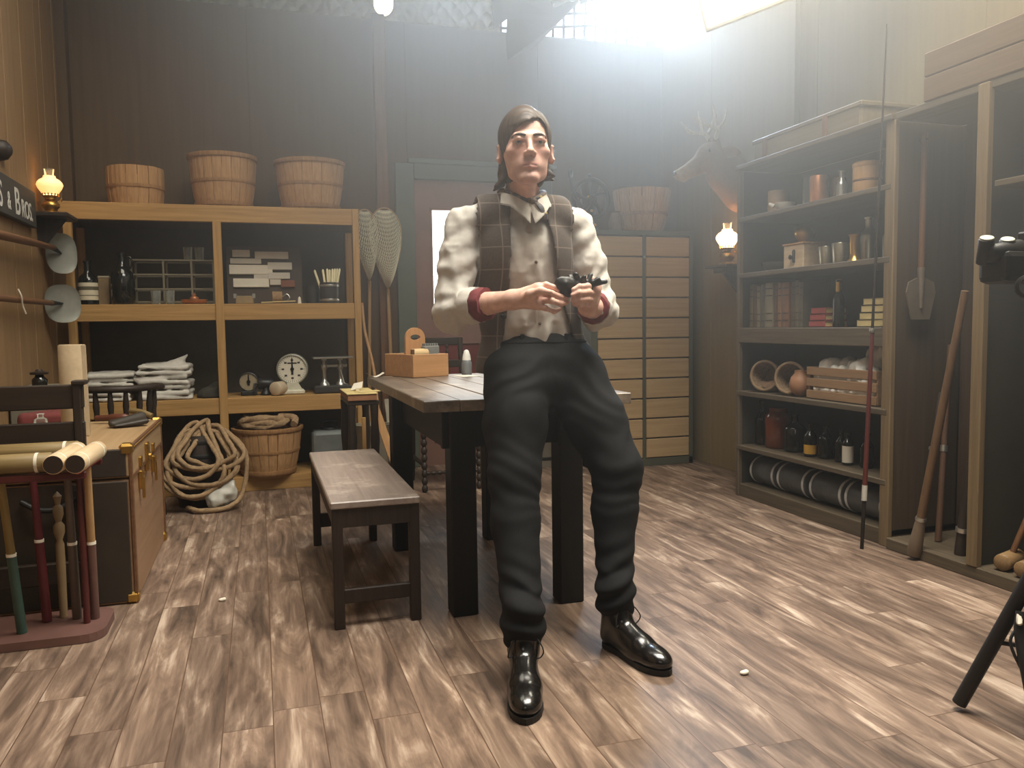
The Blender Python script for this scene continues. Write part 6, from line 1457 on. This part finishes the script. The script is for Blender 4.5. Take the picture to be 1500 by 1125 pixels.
earz = np.where(q[..., 1] > .03, -.16, np.interp(q[..., 1], [-.05, -.02, .01, .03], [-.03, .012, .016, -.02]))
lim = zf * (1 - back) + np.minimum(zf, earz) * back
d = np.maximum(cap, (lim - q[..., 2]) * .8)
nape = cr((0, .048, -.05), (.069, .056, .07)); d = np.minimum(d, np.maximum(nape, .012 - q[..., 1] - .3 * np.maximum(-.02 - q[..., 2], 0)))
G.d = d.astype(np.float32)
for s, f in ((-1, .52), (1, .1)):
    for k in range(6):
        y0 = .03 + .012 * k; w_ = .002 * math.sin(k * 2.3)
        G.cone(hp(s * .06, y0 + .01, .0), hp(s * (.066 + w_), y0, -.055), .013, .012, .012); G.cone(hp(s * (.066 + w_), y0, -.055), hp(s * (.071 + 2 * w_), y0 - .01, -.06 - .05 * f), .012, .008, .008); G.cone(hp(s * (.071 + 2 * w_), y0 - .01, -.06 - .05 * f), hp(s * (.087 + .006 * (k % 2)), y0 - .014, -.064 - .078 * f), .008, .0035, .006)
ang = np.arctan2(q[..., 0] - .03, q[..., 2] + .03)
G.d += (.0009 * np.sin(q[..., 1] * 430 + ang * 5 + 7 * vnoise(q, 16, 5)) + .0016 * vnoise(q * np.array([14, 75, 14]), 1, 6) + .0014 * vnoise(q * np.array([10, 34, 10]), 1, 9)).astype(np.float32)
sdf_obj(G, 'hair', M_HAIR, man)
# ---------------------------------------------------------------- shirt
LO, HI = (.46, 2.24, .84), (1.27, 2.92, 1.50)
T = SDF(LO, HI, .0055)
T.ell((.862, 2.635, 1.265), (.178, .116, .165), 0); T.cone((.9, 2.67, 1.06), (.865, 2.645, 1.25), .143, .152, .05, flat=((0, 1, 0), .76)); T.cone((.93, 2.70, .9), (.9, 2.67, 1.06), .158, .143, .05, flat=((0, 1, 0), .78))
T.ell((.93, 2.70, .9), (.17, .13, .12), .04)
for sh in (shR, shL):
    T.cone(sh - V3(0, 0, .01), (sh + nb) / 2 - V3(0, 0, .012), .056, .05, .02); T.cone((sh + nb) / 2 - V3(0, 0, .012), nb - V3(0, 0, .03), .05, .058, .02)
torso = T.d.copy(); P = T.P()
for sh, el, wr, cf, sd in ((shR, elR, wrR, .36, 1), (shL, elL, wrL, .36, 2)):
    out = V3(-1 if sd == 1 else 1, 0, 0)
    mid = (sh + el) / 2 + out * .004
    T.cone(sh - V3(0, 0, .012), mid, .06, .064, .02); T.cone(mid, el, .064, .06, .02); T.cone(el, el + (wr - el) * cf, .06, .054, .02)
    T.ell(el + V3(0, .012, -.03), (.05, .054, .045), .03)
    # folds: rings along the arm plus diagonal drapes
    for (A0, A1, amp, fr) in ((sh, el, .0048, 98), (el, wr, .0048, 120)):
        ab = A1 - A0; L_ = np.linalg.norm(ab); t_ = ((P - A0) @ (ab / L_)); rad = np.linalg.norm(P - A0 - t_[..., None] * (ab / L_), axis=-1)
        w = np.clip(1 - np.abs(rad - .06) / .06, 0, 1) * np.clip((t_ + .02) / .05, 0, 1) * np.clip((L_ + .05 - t_) / .06, 0, 1)
        T.d += (w * amp * (.35 + .65 * np.clip(t_ / L_, 0, 1)) * np.sin(fr * t_ + 3.2 * vnoise(P, 13, sd) + 45 * (P[..., 0] - A0[0]) + 30 * (P[..., 1] - A0[1]))).astype(np.float32)
T.d += (.006 * vnoise(P * np.array([1, 1, .55]), 20, 4) + .004 * vnoise(P * np.array([1.3, 1, .5]), 38, 14) + .0035 * np.abs(vnoise(P * np.array([1, 1, 1.5]) + .012 * vnoise(P, 14, 3)[..., None], 30, 23))).astype(np.float32)
T.d += (.006 * np.sin(P[..., 0] * 62 + 4 * vnoise(P, 9, 8)) * np.clip((1.14 - P[..., 2]) / .12, 0, 1) * (P[..., 1] < 2.64)).astype(np.float32)
# throat opening
T.cone((.854, 2.53, 1.335), (.853, 2.53, 1.46), .01, .046, .006, 's'); T.ell((.853, 2.56, 1.475), (.07, .07, .045), .008, 's')
T.d = np.maximum(T.d, .93 - P[..., 2])
M_SHIRT = plain('shirt_linen', srgb(198, 193, 184), .9, 0, .06, 60, .12, sheen=.1)
sdf_obj(T, 'shirt', M_SHIRT, man)
# collar leaves
def collar(sd):
    def fn(u, v):
        a = (-.12 + 1.06 * u) * PI * .9       # front -> nape
        x, y = sd * math.sin(a), -math.cos(a)
        r0, r1 = .064, .108 - .02 * u
        r = r0 + (r1 - r0) * v; tip = max(0, 1 - u * 3.2)
        if u < .3: x += sd * .022 * (1 - u / .3) * (1 - .2 * v)
        z = 1.462 + .012 * u + .012 * math.sin(v * PI) - (.04 + .034 * tip) * v - .028 * max(0, 1 - u * 2.2)
        return (.853 + x * r + sd * .034 * tip * v + sd * .008, 2.598 + y * r * .98 - .012 * tip * v, z)
    mb = MB(); mb.surf(fn, 26, 7); n = len(mb.v); mb.surf(lambda u, v: tuple(Vector(fn(u, v)) - Vector((0, 0, .004))), 26, 7)
    mb.build('collar', M_SHIRT, man)
collar(-1); collar(1)
# placket and buttons
def torso_front(x, z, off=.0):
    iy = np.arange(T.n[1]); xi = int(round((x - LO[0]) / T.h)); zi = int(round((z - LO[2]) / T.h)); col_ = T.d[xi, :, zi]; w = np.where(col_ < 0)[0]
    return LO[1] + T.h * (w[0] if len(w) else 40) - off
for z in (1.235, 1.16, 1.035):
    x = .86 + (1.33 - z) * .12; y = torso_front(x, z, .001)
    MB().cyl((x, y, z), (x, y - .003, z), .0055, None, 14, .001).build('shirt_button', plain('button_brown', srgb(86, 72, 58), .4), man)
mb = MB(); pp = []
for k in range(16): z = 1.33 - k * .022; x = .853 + (1.33 - z) * .12; pp.append((x, torso_front(x, z, -.002), z))
mb.tube(spline(pp, 2), .009, 8, flat=.35); mb.build('placket', M_SHIRT, man)
# rolled cuffs: folded shirt band and burgundy lining
M_BURG = plain('burgundy_lining', srgb(112, 44, 48), .85, 0, .12, 40)
for el, wr in ((elR, wrR), (elL, wrL)):
    ax = (wr - el); Lc = np.linalg.norm(ax); ax = ax / Lc
    for nm, f0, f1, r, m in (('rolled_cuff', .26, .46, .057, M_SHIRT), ('cuff_lining', .44, .6, .051, M_BURG)):
        n = 30; pr = []; M = axis_mat(tuple(el + ax * Lc * f0), tuple(el + ax * Lc * f1)); h = Lc * (f1 - f0)
        prof = [(r - .012, .0), (r, .003), (r + .003, h * .3), (r + .002, h * .7), (r - .002, h), (r - .014, h)]
        mb = MB(); mb.lathe(prof, n, M, True, False, False)
        mb.v = [tuple(Vector(p) + Vector((0, 0, .003 * math.sin(i * .9))) + Vector((.002 * math.sin(i * 2.1), 0, 0))) for i, p in enumerate(mb.v)]
        mb.build(nm, m, man)
# ---------------------------------------------------------------- vest
W = SDF(LO, HI, .0055)
arm = np.full(W.n, .2, np.float32)
for sh, el in ((shR, elR), (shL, elL)):
    s_ = np.sign(sh[0] - .86); a0 = sh + V3(-s_ * .0, 0, .05); tq = SDF(LO, HI, .0055); tq.cone(sh + V3(s_ * .02, 0, .03), sh + V3(s_ * .02, 0, -.12), .083, .085, 0); tq.cone(sh, sh + V3(s_ * .1, 0, .02), .08, .12, .01); arm = np.minimum(arm, tq.d)
z = P[..., 2]; x = P[..., 0]; y = P[..., 1]
xl = np.interp(z, [.84, .95, 1.0, 1.12, 1.2, 1.33, 1.43], [.755, .77, .78, .79, .783, .787, .80])
xr = np.interp(z, [.84, .95, 1.0, 1.12, 1.2, 1.33, 1.43], [1.06, 1.045, 1.02, .965, .945, .925, .905])
op = np.maximum(np.maximum(xl - x, x - xr), y - 2.64)       # <0 inside the front opening
flare = .02 * np.clip((1.0 - z) / .12, 0, 1)
dv = np.abs(torso - .014 - flare - .004 * vnoise(P * np.array([1, 1, .5]), 14, 7)) - .0065
hem = .865 + .05 * np.clip((x - .8) / .2, 0, 1)
dv = np.maximum.reduce([dv, -op * .9, -arm, hem - z, z - 1.462]); nk = np.sqrt((x - .853) ** 2 + (y - 2.6) ** 2) - .078; dv = np.maximum(dv, -np.maximum(nk, 1.40 - z))
W.d = dv.astype(np.float32)
def plaid():
    m, nt, b = _new('vest_plaid'); L = nt.links.new; tc = N(nt, 'ShaderNodeTexCoord'); sx = N(nt, 'ShaderNodeSeparateXYZ'); L(tc.outputs['Object'], sx.inputs[0])
    def line(sock, per, w, off):
        a_ = N(nt, 'ShaderNodeMath', operation='MULTIPLY_ADD'); a_.inputs[1].default_value = 1 / per; a_.inputs[2].default_value = off; L(sock, a_.inputs[0])
        f_ = N(nt, 'ShaderNodeMath', operation='FRACT'); L(a_.outputs[0], f_.inputs[0]); l_ = N(nt, 'ShaderNodeMath', operation='LESS_THAN'); l_.inputs[1].default_value = w; L(f_.outputs[0], l_.inputs[0]); return l_.outputs[0]
    s1, s2 = line(sx.outputs[0], .062, .06, .31), line(sx.outputs[2], .072, .05, .2)
    mxm = N(nt, 'ShaderNodeMath', operation='MAXIMUM'); L(s1, mxm.inputs[0]); L(s2, mxm.inputs[1]); ml = N(nt, 'ShaderNodeMath', operation='MULTIPLY'); ml.inputs[1].default_value = .3; L(mxm.outputs[0], ml.inputs[0])
    n1 = N(nt, 'ShaderNodeTexNoise', Scale=160.0, Detail=3.0); L(tc.outputs['Object'], n1.inputs['Vector'])
    rp = N(nt, 'ShaderNodeValToRGB'); rp.color_ramp.elements[0].color = c4(srgb(66, 58, 52)); rp.color_ramp.elements[1].color = c4(srgb(94, 83, 75)); L(n1.outputs[0], rp.inputs[0])
    mx = N(nt, 'ShaderNodeMix', data_type='RGBA'); L(ml.outputs[0], mx.inputs[0]); L(rp.outputs[0], mx.inputs[6]); mx.inputs[7].default_value = c4(srgb(176, 158, 142)); L(mx.outputs[2], b.inputs['Base Color'])
    b.inputs['Roughness'].default_value = .9; b.inputs['Sheen Weight'].default_value = .1; bp = N(nt, 'ShaderNodeBump', Strength=.15, Distance=.002); L(n1.outputs[0], bp.inputs['Height']); L(bp.outputs[0], b.inputs['Normal']); return m
sdf_obj(W, 'vest', plaid(), man, 3)
for zz in (1.135, 1.06):
    xx = float(np.interp(zz, [.84, .95, 1.0, 1.12, 1.2], [.755, .77, .78, .79, .783])) - .014; yy = torso_front(xx, zz, .026)
    MB().cyl((xx, yy + .006, zz), (xx, yy - .001, zz), .009, None, 16, .002).build('vest_button', M_DGLASS, man)
# ---------------------------------------------------------------- neckerchief
def kerchief():
    m, nt, b = _new('kerchief_print'); L = nt.links.new; tc = N(nt, 'ShaderNodeTexCoord'); ck = N(nt, 'ShaderNodeTexChecker', Scale=38.0); L(tc.outputs['Object'], ck.inputs['Vector']); ck.inputs[1].default_value = c4(srgb(58, 54, 62)); ck.inputs[2].default_value = c4(srgb(112, 92, 82))
    v = N(nt, 'ShaderNodeTexVoronoi', Scale=34.0); L(tc.outputs['Object'], v.inputs['Vector']); l_ = N(nt, 'ShaderNodeMath', operation='LESS_THAN'); l_.inputs[1].default_value = .3; L(v.outputs['Distance'], l_.inputs[0])
    mx = N(nt, 'ShaderNodeMix', data_type='RGBA'); L(l_.outputs[0], mx.inputs[0]); L(ck.outputs[0], mx.inputs[6]); mx.inputs[7].default_value = c4(srgb(176, 156, 74)); L(mx.outputs[2], b.inputs['Base Color']); b.inputs['Roughness'].default_value = .6; return m
M_KER = kerchief(); c = V3(.853, 2.597, 1.458)
pts = [(c[0] + .07 * math.sin(a), c[1] - .07 * math.cos(a), c[2] + .012 - .035 * max(0, math.cos(a)) ** 2) for a in [2 * PI * k / 24 for k in range(25)]]
MB().tube(pts, .0145, 10, flat=.8).build('neckerchief', M_KER, man)
MB().tube(spline([(.875, 2.525, 1.432), (.888, 2.512, 1.415), (.9, 2.508, 1.395), (.906, 2.51, 1.372)], 4), [.01, .014, .016, .019, .021, .022, .022, .022, .021, .02, .019, .017, .015], 10, flat=.4).ell((.868, 2.522, 1.43), (.016, .012, .012)).build('neckerchief_tail', M_KER, man)
# ---------------------------------------------------------------- trousers
S = SDF((.5, 1.98, .06), (1.3, 2.95, 1.04), .0058)
S.ell((.93, 2.675, .905), (.176, .128, .13), 0); S.ell((.93, 2.71, .88), (.165, .1, .095), .05); S.cone((.89, 2.60, .80), (.98, 2.60, .80), .07, .07, .04); S.cone((.93, 2.70, .9), (.918, 2.69, 1.01), .162, .152, .04, flat=((0, 1, 0), .78))
for hip, kn_, an, sd in ((hipR, knR, anR, 1), (hipL, knL, anL, 2)):
    sh_ = kn_ + (an - kn_) * .3 + V3(0, .015, 0)
    S.cone(hip, hip + (kn_ - hip) * .5, .112, .1, .05); S.cone(hip + (kn_ - hip) * .5, kn_, .1, .08, .04); S.cone(kn_, sh_, .08, .074, .03); S.cone(sh_, an + V3(0, .0, .02), .072, .056, .03)
    S.cone(an + V3(0, 0, .07), an + V3(0, .004, .02), .06, .057, .02)
P = S.P()
for hip, kn_, an, sd in ((hipR, knR, anR, 1), (hipL, knL, anL, 2)):
    near = np.linalg.norm(P - kn_, axis=-1); w = np.exp(-(near / .14) ** 2)
    S.d += (w * .0028 * np.sin(P[..., 2] * 105 + 30 * P[..., 0] * (1 if sd == 1 else -1) + 9 * vnoise(P, 7, 2))).astype(np.float32)
    # stacked folds above the shoe
    near = np.linalg.norm((P - an - V3(0, 0, .06)) * V3(1, 1, .8), axis=-1); w = np.exp(-(near / .1) ** 2)
    S.d += (w * .008 * np.sin(P[..., 2] * 105 + 24 * (P[..., 0] - an[0]) * (1 if sd == 1 else -1.4) + 2.2 * vnoise(P, 10, 5))).astype(np.float32)
w = np.exp(-((P[..., 2] - .84) / .1) ** 2) * (P[..., 1] < 2.68)
S.d += (w * .0032 * np.sin(P[..., 2] * 80 + 22 * np.abs(P[..., 0] - .93) * 2 + 8 * vnoise(P, 6, 6))).astype(np.float32)
S.d += (.004 * vnoise(P * np.array([1, 1, .5]), 12, 3)).astype(np.float32)
zc = 1.0 + .0 * P[..., 0]
wb = np.maximum.reduce([S.d - .003, P[..., 2] - 1.002, .966 - P[..., 2]]); S.d = np.maximum(S.d, P[..., 2] - zc)
# rest on the table: nothing of him goes inside the table slab
tbl = np.maximum.reduce([P[..., 2] - .779, 2.706 - P[..., 1]]); S.d = np.maximum(S.d, -tbl)
for an in (anR, anL):
    near = np.linalg.norm(P[..., :2] - an[:2], axis=-1) < .12; S.d = np.where(near, np.maximum(S.d, (.092 + .25 * np.clip(an[1] + .03 - P[..., 1], -.2, .1)) - P[..., 2]), S.d).astype(np.float32)
def trouser_mat():
    m, nt, b = _new('trouser_wool'); L = nt.links.new; tc = N(nt, 'ShaderNodeTexCoord'); n1 = N(nt, 'ShaderNodeTexNoise', Scale=220.0, Detail=3.0); L(tc.outputs['Object'], n1.inputs['Vector']); rp = N(nt, 'ShaderNodeValToRGB'); rp.color_ramp.elements[0].color = c4(srgb(11, 11, 12)); rp.color_ramp.elements[1].color = c4(srgb(24, 24, 26)); L(n1.outputs[0], rp.inputs[0]); L(rp.outputs[0], b.inputs['Base Color']); b.inputs['Roughness'].default_value = .85; b.inputs['Specular IOR Level'].default_value = .25; return m
M_TRO = trouser_mat()
sdf_obj(S, 'trousers', M_TRO, man)
dS = S.d.copy(); S.d = wb.astype(np.float32); sdf_obj(S, 'waistband', M_TRO, man)
for x_ in (.84, .995):
    iy = np.where(wb[int((x_ - .5) / S.h), :, int((.985 - .06) / S.h)] < 0)[0]; y_ = 1.98 + S.h * iy[0]
    MB().box((x_ - .006, y_ - .004, .955), (x_ + .006, y_ + .006, 1.0), .002).build('belt_loop', M_TRO, man)
# ---------------------------------------------------------------- shoes
M_LEA = plain('black_leather', srgb(20, 18, 17), .22, 0, .2, 30, .03, spec=.6, coat=.3); M_SOLE = plain('shoe_sole', srgb(18, 15, 13), .6)
def shoe(an, toe, nm):
    toe = np.array([toe[0], toe[1], 0.0], np.float32); fwd = toe - V3(an[0], an[1], 0); fwd /= np.linalg.norm(fwd); sidev = V3(fwd[1], -fwd[0], 0); heel = V3(an[0], an[1], 0) - fwd * .052
    R = np.stack([sidev, fwd, V3(0, 0, 1)], 1); L_ = float(np.linalg.norm(toe - heel)); p = lambda s_, f, z_: heel + sidev * s_ + fwd * (f * L_) + V3(0, 0, z_)
    K = SDF(np.minimum(heel, toe) - V3(.09, .09, .0) + V3(0, 0, -.01), np.maximum(heel, toe) + V3(.09, .09, .2), .0032)
    K.cone(p(0, .13, .05), p(0, .2, .13), .036, .042, .02); K.cone(p(0, .2, .13), p(0, .2, .17), .042, .044, .02)
    K.ell(p(0, .12, .045), (.034, .036, .04), .02, 'u', R); K.cone(p(0, .2, .09), p(0, .55, .055), .04, .036, .03)
    K.ell(p(0, .62, .036), (.046, .085, .038), .03, 'u', R); K.ell(p(0, .8, .034), (.043, .06, .032), .02, 'u', R); K.cone(p(0, .3, .04), p(0, .6, .034), .036, .04, .02)
    K.d = np.maximum(K.d, .016 - K.P()[..., 2])
    up = sdf_obj(K, 'shoe_upper', M_LEA, man)
    poly = []; 
    for k in range(40):
        a = 2 * PI * k / 40; f = .5 - .5 * math.cos(a); w = np.interp(f, [0, .04, .15, .35, .55, .72, .88, .97, 1.0], [0, .024, .035, .033, .043, .049, .04, .02, 0]) * (1 if a < PI else -1)
        poly.append((w, f))
    pv = [p(w, f * 1.02 - .01, 0) for w, f in poly]
    MB().prism([(float(v[0]), float(v[1])) for v in pv], .002, .018).build('sole', M_SOLE, up)
    mb = MB()
    for k in range(3): f = .3 + .07 * k; mb.tube([tuple(p(s_, f, z_)) for s_, z_ in ((-.024, .112 - .022 * k), (0, .128 - .022 * k), (.024, .112 - .022 * k))], .0022, 6)
    mb.tube(spline([tuple(p(.0, .3, .13)), tuple(p(-.03, .3, .15)), tuple(p(-.055, .36, .115)), tuple(p(-.04, .34, .09)), tuple(p(-.02, .33, .115))], 5), .002, 6)
    mb.tube(spline([tuple(p(.0, .3, .13)), tuple(p(.03, .34, .14)), tuple(p(.045, .37, .1)), tuple(p(.03, .35, .1))], 5), .002, 6)
    mb.build('laces', plain('lace_black', srgb(24, 22, 21), .7), up)
shoe(anR, (.622, 1.915), 'r'); shoe(anL, (1.108, 2.055), 'l')
# ---------------------------------------------------------------- the dark bundle in his hands
K = SDF(V3(*(0.836, 2.290, 1.134)) - V3(.03, .05, .05), V3(*(1.036, 2.290, 1.144)) + V3(.03, .06, .06), .003)
K.ell((0.890, 2.288, 1.144), (.042, .016, .03), .0, 'u', np.array(Euler((.2, .5, .1)).to_matrix())); K.ell((0.939, 2.300, 1.142), (.045, .014, .028), .015, 'u', np.array(Euler((.1, .3, 0)).to_matrix()))
for (a_, b_) in ((836, 409), (845, 405), (855, 408), (864, 405), (873, 410), (882, 412)):
    K.cone((V3(*(0.946, 2.300, 1.144)) * .4 + V3(.57, 1.37, .69) * 0 + .6 * V3(*{836: (0.908, 2.300, 1.161), 845: (0.928, 2.300, 1.167), 855: (0.950, 2.300, 1.163), 864: (0.971, 2.300, 1.167), 873: (0.991, 2.300, 1.161), 882: (1.007, 2.300, 1.157)}[a_])), V3(*{836: (0.902, 2.295, 1.173), 845: (0.920, 2.290, 1.181), 855: (0.946, 2.285, 1.173), 864: (0.975, 2.300, 1.180), 873: (0.995, 2.295, 1.167), 882: (1.023, 2.300, 1.161)}[a_]), .011, .0075, .005)
K.d += .003 * vnoise(K.P(), 70, 4)
gl = sdf_obj(K, 'leather_bundle', plain('bundle_leather', srgb(34, 32, 30), .45, 0, .2, 40, .3)); setp(gl, 'small crinkled black leather bundle held in the mans hands', 'bundle')

# ================================================================ overhead studio lamps and haze
def down(loc, tgt, sx, sy, p, col, name, spread=PI):
    return area(name, frame_to(loc, tgt, (0, 1, .01)), sx, sy, p, col, spread)
down((.9, 1.9, 4.3), (.8, 2.3, 0), 1.8, 1.6, 108, (1, .94, .83), 'overhead_lamp', 2.4)
down((-.2, 3.6, 4.3), (-.6, 4.4, .5), 1.6, 1.2, 17, (1, .91, .72), 'overhead_lamp_left', 1.9)
down((2.1, 1.9, 4.2), (1.7, 2.2, 0), 1.4, 1.2, 74, (1, .91, .74), 'overhead_lamp_right', 1.7)
down((-.6, -.9, 2.6), (.8, 2.6, 1.0), 1.2, 1.2, 6, (1, .9, .78), 'front_lamp')
w = bpy.data.worlds.new('studio'); SC.world = w; w.use_nodes = True; nt = w.node_tree; nt.nodes.clear()
o = nt.nodes.new('ShaderNodeOutputWorld'); bg = nt.nodes.new('ShaderNodeBackground'); bg.inputs[0].default_value = (.03, .028, .025, 1); bg.inputs[1].default_value = 1
vs = nt.nodes.new('ShaderNodeVolumeScatter'); vs.inputs['Color'].default_value = (1, .965, .9, 1); vs.inputs['Anisotropy'].default_value = .45
# smoke hangs in the upper half of the room and thins out towards the floor
gm = nt.nodes.new('ShaderNodeNewGeometry'); sp = nt.nodes.new('ShaderNodeSeparateXYZ'); mr = nt.nodes.new('ShaderNodeMapRange'); mr.interpolation_type = 'SMOOTHSTEP'
mr.inputs['From Min'].default_value = .5; mr.inputs['From Max'].default_value = 2.9; mr.inputs['To Min'].default_value = .003; mr.inputs['To Max'].default_value = .125
nt.links.new(gm.outputs['Position'], sp.inputs[0]); nt.links.new(sp.outputs[2], mr.inputs['Value']); 
my = nt.nodes.new('ShaderNodeMapRange'); my.interpolation_type = 'SMOOTHSTEP'; my.inputs['From Min'].default_value = 5.75; my.inputs['From Max'].default_value = 4.9
ml = nt.nodes.new('ShaderNodeMath'); ml.operation = 'MULTIPLY'
nt.links.new(sp.outputs[1], my.inputs['Value']); nt.links.new(mr.outputs[0], ml.inputs[0]); nt.links.new(my.outputs[0], ml.inputs[1]); mx = nt.nodes.new('ShaderNodeMapRange'); mx.interpolation_type = 'SMOOTHSTEP'; mx.inputs['From Min'].default_value = -.75; mx.inputs['From Max'].default_value = .65; mx.inputs['To Min'].default_value = .02
m2 = nt.nodes.new('ShaderNodeMath'); m2.operation = 'MULTIPLY'
nt.links.new(sp.outputs[0], mx.inputs['Value']); nt.links.new(ml.outputs[0], m2.inputs[0]); nt.links.new(mx.outputs[0], m2.inputs[1]); nt.links.new(m2.outputs[0], vs.inputs['Density'])
try: w.cycles.volume_step_size = 1.0; SC.cycles.volume_max_steps = 16
except Exception: pass
nt.links.new(bg.outputs[0], o.inputs['Surface']); nt.links.new(vs.outputs[0], o.inputs['Volume'])
try:
    SC.cycles.use_denoising = True; SC.cycles.max_bounces = 6; SC.cycles.adaptive_threshold = .04; SC.cycles.volume_bounces = 0; SC.cycles.sample_clamp_indirect = 6
except Exception: pass
